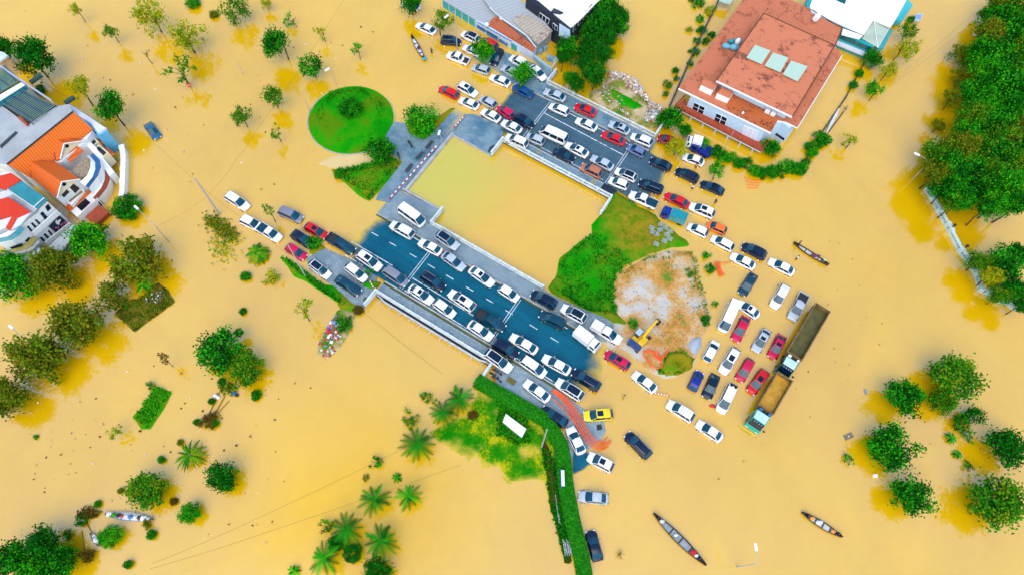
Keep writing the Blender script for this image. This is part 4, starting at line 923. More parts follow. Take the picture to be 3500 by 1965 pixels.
m = MB(); m.prism(PZ('b', (1925,-20,2.4),(2030,90,1.0),(1830,380,1.0),(1740,325,2.4)), [.6]*4); m.prism(PZ('b', (1650,470,2.6),(1695,500,1.2),(1540,800,1.2),(1450,790,2.6)), [.6]*4); m.build('awning', simple('cyan awning', (.02,.5,.6), .5), v)
roofp(v, 'roof_light', PZ('b', (770,0,Z+.05),(950,-60,Z+.05),(905,72,Z+.05),(765,12,Z+.05)), TGLASS, .1)
t = thing('shelter', 'small blue and white roofed stall at the waterside near the white hall', 'stall', W('b', 2120, 300, 0))
m = MB(); q = PZ('b', (2090,230,1.6),(2200,240,1.6),(2140,350,1.6),(2055,335,1.6)); m.prism(q, 1.5); m.build('roof', simple('pale blue sheet', (.45,.6,.85), .5), t)
m = MB(); [m.tube((p.x, p.y, -.4), (p.x, p.y, 1.5), .05) for p in q]; m.build('post', METAL, t)
m = MB(); [m.box(q[0].lerp(q[1], s).lerp(q[3].lerp(q[2], s), .5) + Vector((0,0,.05)), (.12, 1.6, .05), AX) for s in (.2,.5,.8)]; m.build('roof_rib', BLUEP, t)
t = thing('shelter', 'pale green sheet roof on posts in the yard beside the pink villa', 'stall', W('a', 540, 15, 0))
m = MB(); q = PZ('a', (480,-40,2),(620,-30,2),(580,45,2),(478,12,2)); m.prism(q, 1.85); m.build('roof', simple('pale green sheet', (.4,.55,.45), .5), t)
m = MB(); [m.tube((p.x, p.y, -.4), (p.x, p.y, 1.85), .07) for p in q]; m.build('post', METAL, t)

# --- shops and shed at the top
v = thing('shop_row', 'long grey roofed shed and shops with teal wall and rusty red roof', 'shop', W('c', 1300, 300, 0))
Z = 2.2
m = MB(); m.prism(PZ('c', (675,-10,Z),(1168,292,Z),(1350,352,Z),(1372,325,Z),(1465,232,Z),(1390,120,Z),(1240,-40,Z)), Z-.2); m.build('shed_roof', GREYROOF, v)
m = MB(); m.prism(PZ('c', (690,0,Z-.21),(1172,296,Z-.21),(1440,250,Z-.21),(1260,0,Z-.21)), -.6); m.build('shed_wall', TEALW, v)
pl = vplane(W('c', 690, 0, Z-.21), W('c', 1172, 296, Z-.21))
m = MB()
for i in range(6): p = W('c', 690, 0, Z-.3).lerp(W('c', 1168, 294, Z-.3), i/5.0) + pl[1]*.06; m.box((p.x, p.y, .75), (.12,.12,2.3), AX)
a = W('c', 690, 0, .2) ; b = W('c', 1168, 294, .2)
m.build('wall_rib', PALE, v)
# shop front with sign boards
fa, fb = W('c', 1172, 300, Z-.06), W('c', 2012, 776, Z-.06); fp = vplane(fa, fb)
m = MB(); m.prism([fa, fb, fb + Vector((.6,1.6,0)), fa + Vector((.6,1.6,0))], -.5); m.build('shop_front', simple('shop front white', (.55,.62,.75), .6, .2), v)
SB = simple('sign board blue', (.05,.25,.55), .5, .4, 2)
facade(v, 'sign_board', 'c', fp, [[(1190,360),(1310,430),(1310,480),(1190,410)],[(1330,440),(1500,540),(1490,600),(1330,510)],[(1510,560),(1640,640),(1640,690),(1510,620)]], SB)
facade(v, 'sign_board', 'c', fp, [[(1480,580),(1530,610),(1530,660),(1480,630)]], simple('sign board red', (.6,.1,.15), .5)); facade(v, 'shutter', 'c', fp, [[(1690,625),(1770,670),(1770,755),(1690,710)]], TEALW)
sg = facade(v, 'sign_board', 'c', fp, [[(1200,320),(1700,600),(1700,612),(1200,332)]], SB)
m = MB()
for i in range(26):      # unreadable dark characters along the shop fascia
    x = 1200 + i*11 ; y = 372 + i*6.4
    q = [onp('c', x+dx, y+dy, fp) + fp[1]*.1 for dx, dy in ((0,0),(7,4),(7,16 + 6*(i % 3)),(0,12 + 6*(i % 2)))]; m.add(q, [(0,1,2,3)])
m.build('sign_lettering', DARK, v)
roofp(v, 'rusty_roof', PZ('c', (1365,375,2.3),(1375,325,2.5),(1462,235,3.2),(1560,305,3.2),(2045,695,3.2),(2012,765,2.3)), RUSTROOF, .12)
roofp(v, 'side_roof', PZ('c', (1268,-40,3.4),(1700,-60,3.4),(1900,60,3.4),(2085,235,3.4),(2290,450,3.4),(2200,560,3.3),(2088,652,3.2),(1535,262,3.2),(1380,118,3.2)), GREYROOF, .15)
roofp(v, 'tan_roof', PZ('c', (1700,300,3.45),(1825,200,3.6),(2060,290,3.65),(2285,452,3.6),(2195,558,3.5),(2085,648,3.45)), TANROOF, .12)
wallp(v, 'back_wall', PZ('c', (1400,130,3.0),(1560,290,3.0),(2080,640,3.0),(2280,450,3.0),(1900,80,3.0)), -.5, GREYC)
m = MB(); m.path(PZ('c', (1380,115,3.45),(1540,265,3.45),(1900,510,3.45),(2050,690,3.45)), .12); m.build('gutter', PALE, v)
for x, y in ((1335,365),(1540,285)): m = MB(); p = W('c', x, y, 2.9); m.ell(p, (.4,.4,.5), 10, 6); m.build('vent_ball', WHITE, v)
q = PZ('c', (2012,775,1.3),(2220,945,1.3),(2290,980,1.3),(2270,1000,1.3),(2200,965,1.3),(1990,800,1.3)); m = MB(); m.prism(q, -.3); m.build('yard_wall', simple('yard wall pale blue', (.3,.48,.55), .7), v)
t = thing('pergola', 'pale timber frame over the cluttered yard at the end of the shops', 'pergola', W('c', 2330, 850, 0)); m = MB()
for i in range(5): m.tube(W('c', 2280+i*8, 990-i*30, 1.8), W('c', 2430+i*5, 800-i*28, 1.8), .06)
for x, y in ((2280,990),(2430,800),(2310,870),(2460,690)): p = W('c', x, y, 1.8); m.tube((p.x, p.y, -.3), p, .07)
m.build('frame', PALE, t)
t = thing('water_drums', 'grey blue drums stacked in the yard at the end of the shops', 'drum', W('c', 2250, 850, 0))
for x, y in ((2230,880),(2290,900),(2110,780),(2180,740)): m = MB(); p = W('c', x, y, 0); m.tube(p - Vector((0,0,.3)), p + Vector((0,0,1.1)), .45, n=12); m.build('drum', simple('drum', (.2,.38,.48), .5), t)
# --- dark house with white roof
v = thing('navy_house', 'navy blue house with bright white roof among dark trees', 'house', W('c', 2300, 200, 0)); Z = 6.3
ro = PZ('c', (1900,-90,Z),(2080,0,Z),(2390,262,Z),(2560,398,Z),(2700,280,Z),(3000,-30,Z),(2900,-120,Z)); roofp(v, 'roof', ro, simple('white roof', (.82,.82,.82), .4, .03), .3)
w2 = PZ('c', (1905,-50,Z),(2370,290,Z),(2545,420,Z),(2960,-40,Z)); w2 = [Vector((p.x, p.y, Z-.32)) for p in w2]; wallp(v, 'wall', w2, -.5, NAVYW)
pl = vplane(w2[0], w2[1]); window(v, 'c', pl, [(2108,185),(2250,285),(2230,362),(2092,258)], 3, 1); window(v, 'c', pl, [(2300,335),(2365,385),(2362,455),(2290,400)], 2, 1)
pe = vplane(w2[1], w2[2]); facade(v, 'end_wall', 'c', pe, [[(2392,345),(2545,440),(2545,620),(2385,520)]], LBLUE, .05)
pr = vplane(w2[2], w2[3])
for i in range(4): window(v, 'c', pr, [(2590+i*75, 385-i*95),(2640+i*75, 325-i*95),(2632+i*75, 420-i*95),(2582+i*75, 480-i*95)], 2, 1)
facade(v, 'bay_window', 'c', pl, [[(2100,340),(2260,420),(2230,450),(2120,390)]], DARK, .8)
roofp(v, 'dormer', PZ('c', (2265,175,Z+.4),(2310,120,Z+.9),(2450,185,Z+.4),(2400,200,Z+.4)), NAVYW, .3)

# --- grey terrace with slatted canopies, left edge
v = thing('terraced_building', 'grey flat roofed building with slatted teal canopies at the left edge', 'building', W('d', 500, 1000, 0)); Z = 7
ro = PZ('d', (-160,720,Z),(0,800,Z),(430,1122,Z),(872,832,Z),(1060,800,Z),(1122,920,Z),(918,1070,Z),(112,1735,Z),(-160,1690,Z)); roofp(v, 'roof', ro, simple('roof concrete', (.38,.41,.43), .8, .25, .35), .3, PALE)
wallp(v, 'wall', [Vector((p.x, p.y, Z-.31)) for p in ro], -.6, PALE)
roofp(v, 'front_ledge', PZ('d', (1055,792,5.6),(1640,1170,5.6),(1515,1245,5.6),(1400,1090,5.6),(1125,925,5.6)), LEDGE, .4)
m = MB(); m.prism(PZ('d', (1620,1180,5.2),(1670,1225,5.2),(1500,1290,5.2),(1490,1240,5.2)), -.5); m.prism(PZ('d', (1080,800,5.1),(1620,1165,5.1),(1480,1230,5.1),(1130,930,5.1)), -.5); m.build('front_wall', simple('sky blue wall', (.1,.4,.65), .6), v)
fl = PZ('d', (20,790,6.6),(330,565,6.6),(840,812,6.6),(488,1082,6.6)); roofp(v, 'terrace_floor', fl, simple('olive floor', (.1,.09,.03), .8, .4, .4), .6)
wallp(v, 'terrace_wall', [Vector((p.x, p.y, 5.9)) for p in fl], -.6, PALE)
def canopy(q, n, nm='slatted_canopy'):
    m = MB(); a, b, c, d = q
    for i in range(n):
        s = i/(n-1); m.tube(a.lerp(d, s), b.lerp(c, s), .085, n=4)
    m.build(nm, simple('slat teal', (.1,.26,.26), .5), v); m = MB()
    for s in (.12,.5,.86): m.tube(a.lerp(b, s) + Vector((0,0,.14)), d.lerp(c, s) + Vector((0,0,.14)), .1, n=4)
    for p in q: m.tube(p, (p.x, p.y, 6.2), .09)
    m.build('canopy_beam', simple('beam navy', (.02,.05,.14), .5), v)
canopy(PZ('d', (15,790,7.5),(330,562,7.5),(845,812,7.5),(490,1085,7.5)), 19)
fl2 = PZ('d', (-200,560,6.6),(60,190,6.6),(350,440,6.6),(0,640,6.6)); roofp(v, 'terrace_floor', fl2, simple('olive floor lit', (.2,.24,.05), .8, .4, .4), .6); wallp(v, 'terrace_wall', [Vector((p.x, p.y, 5.9)) for p in fl2], -.6, PALE)  # lit copy of the olive floor, light painted as a paler colour
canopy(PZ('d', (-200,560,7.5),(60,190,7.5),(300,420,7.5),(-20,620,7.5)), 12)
m = MB(); m.prism(PZ('d', (-60,690,8.1),(330,462,8.1),(388,505,8.1),(-60,790,8.1)), 7.1, 0, 1); m.build('parapet_beam', [WHITE, TEALR], v)
m = MB()
A_, B_ = W('d', -40, 200, 7.6), W('d', 830, 785, 7.6)
for z in (0, .5, 1.0): m.tube(A_ + Vector((0,0,z)), B_ + Vector((0,0,z)), .05, n=5)
for i in range(31):
    p = A_.lerp(B_, i/30); q = A_.lerp(B_, (i+1)/30 if i < 30 else 1); m.tube(p, p + Vector((0,0,1)), .04, n=4); m.tube(p, q + Vector((0,0,1)), .03, n=4)
m.build('terrace_railing', simple('railing lilac', (.5,.52,.75), .5), v)
for q in (((470,470),(640,350)),((1000,785),(1150,690))): m = MB(); m.tube(W('d', *q[0], 6), W('d', *q[1], 6), .42, n=10); m.build('rolled_awning', simple('awning green', (.01,.06,.05), .7), v)
m = MB(); m.prism(PZ('d', (-10,1440,Z+.25),(240,1215,Z+.25),(258,1235,Z+.25),(10,1470,Z+.25)), Z-.01); m.prism(PZ('d', (260,1000,Z+.5),(300,985,Z+.5),(430,1100,Z+.5),(400,1120,Z+.5)), Z-.01, 1); m.build('roof_kerb', [DGREY, REDT], v)
v = thing('flat_roofed_house', 'corner of a pale flat roofed house cut by the left edge', 'house', W('d', 0, 60, 0))
roofp(v, 'roof', PZ('d', (-200,-60,4.5),(60,0,4.5),(132,55,4.5),(0,135,4.5),(-200,210,4.5)), simple('roof pale blue', (.6,.68,.75), .6), .3); wallp(v, 'wall', PZ('d', (-190,-50,4.1),(50,5,4.1),(120,58,4.1),(0,125,4.1),(-190,200,4.1)), -.6, BR[1])

# --- orange roofed villa
v = thing('orange_villa', 'white villa with steep orange tiled roofs and curved blue and red balconies', 'villa', W('e', 900, 900, 0)); E_, G_, R_ = 5.6, 7.2, 8.8
main = PZ('e', (1130,12,R_),(1432,280,E_),(488,1038,E_),(112,828,R_))
m = MB(); m.add(main + [p - Vector((0,0,.2)) for p in main], [(0,1,2,3),(0,4,5,1),(1,5,6,2),(2,6,7,3),(3,7,4,0),(7,6,5,4)]); m.build('main_roof', ORANGE, v)
m = MB(); m.path([p + Vector((0,0,.05)) for p in (main[0], main[3])], .14); m.build('ridge_cap', DARK, v)
def gable(q, nm='gable_roof'):
    s, p, r, l, sl = q
    m = MB()
    for f in ([s, p, r], [s, sl, l, p]) if len(q) == 5 else []: 
        k = len(f); m.add(f + [x - Vector((0,0,.18)) for x in f], [tuple(range(k))] + [(i, k+i, k+(i+1) % k, (i+1) % k) for i in range(k)])
    return m.build(nm, ORANGE2, v)
u_ = .12
g1 = PZ('e', (800,385,G_+u_),(985,505,G_+u_),(1300,458,E_+u_),(928,742,E_+u_),(860,772,E_+u_)); gable(g1)
g2 = PZ('e', (430,745,G_+u_),(950,1092,G_+u_),(1238,1055,E_+u_),(880,1345,E_+u_),(490,1036,E_+u_))
m = MB(); s, p, r, l, sl = g2; r0 = W('e', 870, 795, E_+u_)
for f in ([s, p, r, r0], [s, sl, l, p]): k = len(f); m.add(f + [x - Vector((0,0,.18)) for x in f], [tuple(range(k))] + [(i, k+i, k+(i+1) % k, (i+1) % k) for i in range(k)])
m.build('gable_roof', ORANGE2, v)
m = MB()
for a, b in ((g1[0], g1[2]), (g1[0], g1[4]), (g2[0], r0), (g2[0], g2[4])): m.tube(a + Vector((0,0,.05)), b + Vector((0,0,.05)), .07, n=5)
m.build('valley_gutter', REDT, v)
for g in (g1, g2):
    p, r, l = g[1], g[2], g[3]; n = vplane(r, l)[1]; dn = Vector((0,0,.25))
    m = MB(); f = [p - dn - n*.25, r - dn - n*.25, l - dn - n*.25]; b = [Vector((l.x, l.y, 0)) - n*.25, Vector((r.x, r.y, 0)) - n*.25]
    m.add([f[0], f[1], f[2]] + [x - n*.3 for x in f], [(0,1,2),(5,4,3)]); m.build('gable_wall', CREAM, v)
    m = MB(); m.prism([f[1], f[2], f[2] - n*3, f[1] - n*3], -.6); m.build('front_wall', WHITE, v)
    m = MB(); 
    for a_, b_ in ((p, r), (p, l)): m.tube(a_ + n*.05, b_ + n*.05, .1, n=5)
    m.build('verge_board', WHITE, v)
    c = p*.62 + (r + l)*.19 - dn - n*.2; m = MB(); m.tube(c - n*.1, c + n*.06, .3, n=14); m.build('round_window', DGLASS, v)
bo = [Vector((p.x, p.y, E_-.3)) for p in PZ('e', (160,835,E_),(1120,70,E_),(1415,285,E_),(1290,470,E_),(940,760,E_),(860,800,E_),(500,1030,E_))]; wallp(v, 'wall', bo, -.6, WHITE)
fw2 = vplane(g2[2] , g2[3]); fw2 = (fw2[0] - fw2[1]*.25, fw2[1]); fw1 = vplane(g1[2], g1[3]); fw1 = (fw1[0] - fw1[1]*.25, fw1[1])
facade(v, 'door_opening', 'e', fw1, [[(1200,620),(1265,680),(1120,812),(1062,755)]], simple('dark red shutter', (.03,.008,.008), .6))
m = MB(); q = [onp('e', x, y, fw1) for x, y in ((1185,535),(1240,575),(1050,755),(985,715))]; n = fw1[1]; m.add([q[0], q[3], q[2] + n*.9, q[1] + n*.9], [(0,1,2,3)]); m.build('porch_roof', ORANGE2, v)
facade(v, 'door_opening', 'e', fw2, [[(1135,1125),(1230,1195),(1160,1270),(1075,1185)],[(1030,1215),(1072,1250),(985,1338),(945,1300)]], simple('dark red door', (.025,.01,.006), .6))
# curved front
wr_ = PZ('e', (1335,690,5.7),(1400,760,5.7),(1392,880,5.7),(1340,1000,5.7),(1235,1100,5.7)); bi = PZ('e', (1388,690,5.2),(1468,790,5.2),(1472,900,5.2),(1430,1020,5.2),(1318,1160,5.2)); bo_ = PZ('e', (1442,652,4.4),(1542,760,4.4),(1562,870,4.4),(1512,1010,4.4),(1375,1188,4.4))
ri = PZ('e', (1572,868,2.9),(1622,960,2.9),(1616,1065,2.9),(1562,1190,2.9),(1435,1340,2.9)); rb = PZ('e', (1615,838,2.2),(1692,955,2.2),(1700,1060,2.2),(1650,1195,2.2),(1490,1388,2.2)); ba = PZ('e', (1690,880,-.5),(1765,1030,-.5),(1780,1180,-.5),(1745,1310,-.5),(1650,1460,-.5))
wb_ = [p + Vector((0,0,.02)) for p in bo_]
loft(v, 'parapet', [wr_, bi], WHITE); loft(v, 'blue_skirt_roof', [bi, bo_], simple('blue tiles', (.015,.16,.45), .5, .3)); loft(v, 'curved_wall', [wb_, [Vector((a.x*.5+b.x*.5, a.y*.5+b.y*.5, 2.9)) for a, b in zip(bo_, ri)], ri], WHITE)
loft(v, 'red_skirt_roof', [ri, rb], REDT); loft(v, 'base_wall', [rb, ba], WHITE)
tf = PZ('e', (1340,705,5.0),(1390,770,5.0),(1385,880,5.0),(1335,995,5.0),(1225,1050,5.0),(1085,930,5.0)); roofp(v, 'terrace', tf, simple('terrace rubble', (.38,.3,.2), .9, .6, 3), .3)
tw = vplane(PZ('e',(1562,870,4))[0], PZ('e',(1435,1080,4))[0])
for q in ([(1510,1020),(1550,1050),(1560,1085),(1520,1050)],[(1455,1115),(1495,1105),(1525,1150),(1495,1188),(1452,1150)],[(1545,930),(1568,940),(1570,975),(1550,965)]): facade(v, 'window', 'e', tw, [q], DGLASS)
facade(v, 'window', 'e', vplane(ba[3], ba[4]), [[(1640,1265),(1695,1330),(1630,1410),(1575,1350)],[(1545,1375),(1600,1425),(1560,1470),(1510,1410)]], DGLASS)
m = MB(); q = PZ('e', (1310,400,4.4),(1480,560,4.4),(1500,600,4.4),(1760,940,2.4),(1690,1010,2.4),(1440,650,4.4),(1290,470,4.4)); m.prism(q, -.5); m.build('side_wing', WHITE, v)
for d in ((0,0),(155,170)):
    P_ = lambda x, y, z: W('e', x + d[0], y + d[1], z)
    m = MB(); m.prism([P_(1310,400,3.9), P_(1370,348,3.9), P_(1525,472,3.9), P_(1440,548,3.9)], 1.0); m.build('bay', CREAM, v)
    m = MB(); m.prism([P_(1335,405,3.95), P_(1372,375,3.95), P_(1490,475,3.95), P_(1440,520,3.95)], 3.91); m.build('bay_floor', DARK, v)
    m = MB(); m.add([P_(1440,552,3.5), P_(1528,474,3.5), P_(1622,492,2.8), P_(1485,605,2.8)], [(0,1,2,3)]); m.add([P_(1528,474,3.5), P_(1452,385,3.5), P_(1480,380,2.8), P_(1622,492,2.8)], [(0,1,2,3)]); m.build('bay_skirt_roof', ORANGE2, v)
m = MB(); m.prism(PZ('f', (890,400,3.3),(1035,525,3.3),(1225,310,3.3),(1100,200,3.3)), -.5); m.build('porch', WHITE, v)
m = MB(); m.prism(PZ('f', (985,452,3.36),(1015,475,3.36),(1205,325,3.36),(1165,295,3.36)), 3.31); m.build('porch_floor', simple('olive tiles', (.22,.16,.04), .8), v)
m = MB(); m.add(PZ('f', (1030,522,3.0),(1222,310,3.0),(1335,322,2.5),(1022,614,2.5)), [(0,1,2,3)]); m.add(PZ('f', (935,482,3.0),(1030,522,3.0),(1022,614,2.5),(915,530,2.5)), [(0,1,2,3)]); m.build('porch_skirt_roof', ORANGE2, v)
b0 = PZ('f', (1035,600,2.4),(1330,330,2.4),(1425,480,1.2),(1180,730,1.2)); m = MB(); m.prism(PZ('f', (1000,580,2.4),(1330,330,2.4),(1420,420,2.4),(1120,690,2.4)), -.5); m.build('lower_block', WHITE, v)
lp = vplane(W('f', 1120, 690, 2.4), W('f', 1420, 420, 2.4)); facade(v, 'window', 'f', lp, [[(1245,422),(1312,482),(1182,602),(1112,540)]], DGLASS)
m = MB(); m.prism(PZ('f', (1430,515,1.3),(1580,620,1.0),(1400,790,1.0),(1240,690,1.3)), .2); m.build('porch_roof', REDT, v)
# --- white villa wall and boundary walls
def wall(name, label, pts, th, zt, mat, cap=None, group=None, zb=-.5):
    t = thing(name, label, 'wall', pts[0], 0, group); m = MB(); c = MB(); n = 0
    for a, b in zip(pts[:-1], pts[1:]):
        n += 1
        d = b - a; L = math.hypot(d.x, d.y); an = math.atan2(d.y, d.x); mid = (a + b)/2; m.box((mid.x, mid.y, (zt+zb)/2), (L, th, zt-zb), an); c.box((mid.x, mid.y, zt+.04), (L, th+.1, .08), an)
        k = max(1, int(L/2.5))
        for i in range(k + (n == len(pts)-1)): p = a.lerp(b, i/k); c.box((p.x, p.y, zt+.07), (th+.16, th+.17, .23), an)
    m.build('wall', mat, t); c.build('coping', cap or mat, t); return t
wall('boundary_wall', 'white garden wall between the orange villa and the flood', [W('e', 1880, 560, 1.4), W('e', 1905, 700, 1.4), W('e', 1885, 1290, 1.4)], .75, 1.4, WHITE)
wall('boundary_wall', 'thin dark garden wall along the left side of the pink villa', [W(3, 2170, 0, .8), W(3, 1960, 420, .8), W(3, 1690, 1030, .8)], .18, .8, DGREY)
wall('boundary_wall', 'mossy garden wall along the right side of the pink villa', [W(4, 1010, 620, .2), W(4, 830, 960, .2), W(8, 520, 40, .2), W(8, 390, 290, .2)], .2, .2, MOSS)
wall('boundary_wall', 'mossy garden wall in front of the pink villa balcony', [W(8, 390, 290, .5), W(8, 0, 310, .5), W(7, 2430, 260, .5), W(7, 2080, 60, .5)], .25, .35, MOSS)
# --- white modern house with sign, red and teal roofs
v = thing('white_house', 'white modern house with dark sign, red hipped roof and teal roof at left edge', 'house', W('f', 400, 700, 0)); Z = 7.6
M0, M1 = W('f', 300, 832, Z), W('f', 692, 468, Z); M = vplane(M0, M1)
bodyp = [M0, M1] + PZ('f', (560,350,Z),(160,40,Z),(-80,60,Z),(-80,1040,Z),(100,985,Z)); wallp(v, 'wall', bodyp, -.6, WHITE)
wallp(v, 'upper_floor', PZ('f', (-80,130,Z+.4),(170,60,Z+.4),(660,420,Z+.4),(520,600,Z+.4),(290,790,Z+.4),(-80,960,Z+.4)), Z-.05, GREYC)
roofp(v, 'teal_roof', PZ('f', (110,285,8.5),(312,165,8.5),(690,432,8.1),(535,575,8.1)), TEALR, .12)
m = MB(); m.tube(W('f', 490, 545, 8.3), W('f', 640, 412, 8.3), .09); m.tube(W('f', 110, 288, 8.6), W('f', 535, 578, 8.2), .07); m.build('roof_flashing', PALE, v)
roofp(v, 'red_roof', PZ('f', (-80,110,8.7),(160,48,8.7),(312,152,8.4),(92,292,8.4),(-80,260,8.5)), REDROOF, .15)
roofp(v, 'red_roof', PZ('f', (-80,450,8.8),(120,402,8.8),(445,618,8.3),(240,702,8.5),(145,885,8.2),(80,850,8.2),(172,676,8.6),(-80,742,8.6)), REDROOF, .15)
m = MB(); m.prism(PZ('f', (-60,760,8.2),(172,680,8.4),(82,845,8.1),(-60,900,8.1)), 7.9); m.prism(PZ('f', (242,706,8.3),(446,622,8.2),(300,800,8.1),(150,885,8.1)), 7.9); m.build('valley_roof', LEDGE, v)
roofp(v, 'balcony_floor', PZ('f', (0,330,8.1),(110,300,8.1),(190,355,8.1),(0,440,8.1)), LEDGE, .2)
for q in ([(655,540),(700,500),(742,565),(690,612)],[(580,640),(618,612),(690,695),(650,730)],[(525,720),(558,745),(590,785),(545,760)] if 0 else [(500,730),(525,722),(585,780),(560,800)],[(445,785),(468,768),(528,825),(505,850)],[(388,832),(412,815),(470,885),(448,905)],
          [(575,995),(602,975),(662,1035),(640,1058)],[(630,945),(655,925),(715,990),(692,1010)],[(690,895),(712,880),(760,940),(745,960)],[(365,1040),(420,985),(485,1025),(430,1090)]):
    facade(v, 'window', 'f', M, [q], DGLASS, .06)
mo = (M[0] + M[1]*.5, M[1])
facade(v, 'parapet_band', 'f', mo, [[(465,912),(820,588),(885,640),(512,962)],[(645,1052),(1010,768),(1055,800),(700,1122)]], WHITE, .1)
sg = facade(v, 'sign', 'f', (M[0] + M[1]*.15, M[1]), [[(708,830),(862,668),(1012,798),(872,915),(808,920)]], simple('sign navy', (.006,.015,.05), .4), .06)[0]
sp = (M[0] + M[1]*.24, M[1])
def flat(name, polys, mat, par):
    m = MB()
    for q in polys: m.add([onp('f', x, y, sp) for x, y in q], [tuple(range(len(q)))])
    return m.build(name, mat, par)
flat('sign_emblem', [[(812,735),(830,748),(852,735),(880,720),(885,745),(862,775),(868,800),(842,805),(818,790),(805,770)],[(812,735),(818,722),(828,738)]], WHITE, sg)
PK = simple('sign pink', (.75,.2,.35), .5)
flat('sign_lettering', [[(800,850),(818,830),(828,842),(812,862)],[(835,850),(850,820),(860,835),(848,868)],[(880,800),(915,775),(922,786),(892,810),(905,826),(930,806),(938,816),(902,842)],
    [(905,850),(945,812),(955,822),(915,862)],[(925,775),(960,745),(985,770),(978,780),(958,762),(935,785)],[(942,795),(978,765),(990,778),(960,822),(948,812),(972,782),(952,804)]], PK, sg)
roofp(v, 'porch_roof', PZ('f', (702,1122,2.0),(1052,798,2.0),(1150,862,2.0),(888,1192,2.0)), simple('porch grey', (.45,.5,.55), .6, .15), .3)
wallp(v, 'porch_wall', PZ('f', (720,1120,1.6),(1050,815,1.6),(1130,865,1.6),(890,1170,1.6)), -.5, TEALR)
ct = PZ('f', (300,832,Z),(215,930,Z),(120,985,Z),(-60,1020,Z)); c1_ = PZ('f', (470,1000,5.2),(350,1090,5.2),(180,1150,5.2),(-60,1130,5.2)); 
up_ = [Vector((p.x, p.y, 6.9)) + M[1]*.5 for p in ct]; loft(v, 'curved_parapet', [[p + M[1]*.5 for p in ct], up_], WHITE); loft(v, 'teal_skirt_roof', [[p + Vector((0,0,.25)) for p in ct], [p + M[1]*.8 + Vector((0,0,-.1)) for p in ct]], TEALR)
lo_ = [Vector((p.x, p.y, 4.6)) + M[1]*1.1 for p in ct]; loft(v, 'curved_parapet', [lo_, [p - Vector((0,0,.9)) for p in lo_]], WHITE); roofp(v, 'balcony_floor', lo_ + [Vector((p.x, p.y, 4.55)) for p in ct[::-1]], simple('olive tiles b', (.3,.26,.06), .8), .2)
lo2 = [Vector((p.x, p.y, 1.8)) + M[1]*1.3 for p in ct]; loft(v, 'curved_parapet', [lo2, [p - Vector((0,0,.9)) for p in lo2]], WHITE); roofp(v, 'balcony_floor', lo2 + [Vector((p.x, p.y, 1.75)) for p in ct[::-1]], simple('olive tiles c', (.3,.26,.06), .8), .2)
facade(v, 'band_window', 'f', M, [[(140,1135),(310,1075),(365,1105),(170,1155)]], DGLASS)
v = thing('corner_house', 'pale concrete house under the trees at the left edge', 'house', W('f', 150, 1330, 0))
roofp(v, 'roof', PZ('f', (-60,1250,3),(330,1160,3),(560,1110,3),(590,1200,3),(380,1330,3),(200,1420,3),(-60,1440,3)), simple('house roof pale', (.5,.6,.7), .7, .3, .5), .3); wallp(v, 'wall', PZ('f', (-60,1260,2.6),(320,1170,2.6),(550,1115,2.6),(570,1195,2.6),(380,1320,2.6),(200,1410,2.6),(-60,1430,2.6)), -.5, PALE)
# ------------------------------------------------------------------ trees and plants
def leaf(v, f, p, R, l, wd):
    n = len(v); q = [(0, -wd, 0), (l*.5, 0, .06*l), (l, 0, -.05*l), (0, wd, 0)]
    q = [(-l*.5, 0, 0), (0, -wd, .05*l), (l*.5, 0, -.08*l), (0, wd, .05*l)]
    v += [p + R @ Vector(x) for x in q]; f.append((n, n+1, n+2, n+3))
def rot():
    return Matrix.Rotation(random.uniform(0, 6.28), 3, 'Z') @ Matrix.Rotation(random.gauss(0, .55), 3, 'X') @ Matrix.Rotation(random.gauss(0, .55), 3, 'Y')
CROWN = {}
FORM = dict(dense=(64, 44, .27, .108, .75), loose=(34, 36, .25, .12, .8), sparse=(14, 22, .22, .15, .8), airy=(90, 13, .18, .105, .8), round=(170, 26, .17, .085, .85), wood=(80, 42, .27, .1, .7))
def crown(form, pal, k):
    key = (form, pal, k)
    if key in CROWN: return CROWN[key]
    st = random.getstate(); random.seed(hash((form, pal)) % 1000 + k*17 if False else sum(map(ord, form + pal)) + k*17)
    v = []; f = []; mi = []
    nc, nl, rc_, ls, zs = FORM[form]
    nl_ = random.randint(5, 7); lobes = [(Vector((0, 0, .15)), .62)]
    for i in range(nl_):
        an = 2*PI*(i + random.uniform(-.3, .3))/nl_; rr = random.uniform(.42, .66); lobes.append((Vector((math.cos(an)*rr, math.sin(an)*rr, random.uniform(-.3, .25))), random.uniform(.3, .46)))
    for c in range(nc):
        d = Vector((random.gauss(0, 1), random.gauss(0, 1), random.gauss(0, 1))).normalized()
        if form == 'round': p = d * random.uniform(.5, 1) * (1 - rc_*.6)
        else:
            lc, lr = lobes[0] if random.random() < .25 else random.choice(lobes); p = lc + d * (random.uniform(.2, 1)**.5) * lr
        p.z *= zs
        if p.z < -.45: p.z *= .5
        mm = random.choice((0, 0, 1, 2, 2)); r = rc_ * random.uniform(.7, 1.3)  # third leaf colour weighted, painting inner shade into most crowns
        for l in range(nl):
            q = p + Vector((random.gauss(0, .5), random.gauss(0, .5), random.gauss(0, .4))) * r
            leaf(v, f, q, rot(), ls * random.uniform(.7, 1.4), ls * random.uniform(.28, .45)); mi.append(mm if random.random() < .7 else random.randrange(3))
    me = bpy.data.meshes.new('crown'); me.from_pydata([tuple(x) for x in v], [], f)
    for m_ in PAL[pal]: me.materials.append(m_)
    me.polygons.foreach_set('material_index', mi); me.update()
    random.setstate(st); CROWN[key] = me; return me
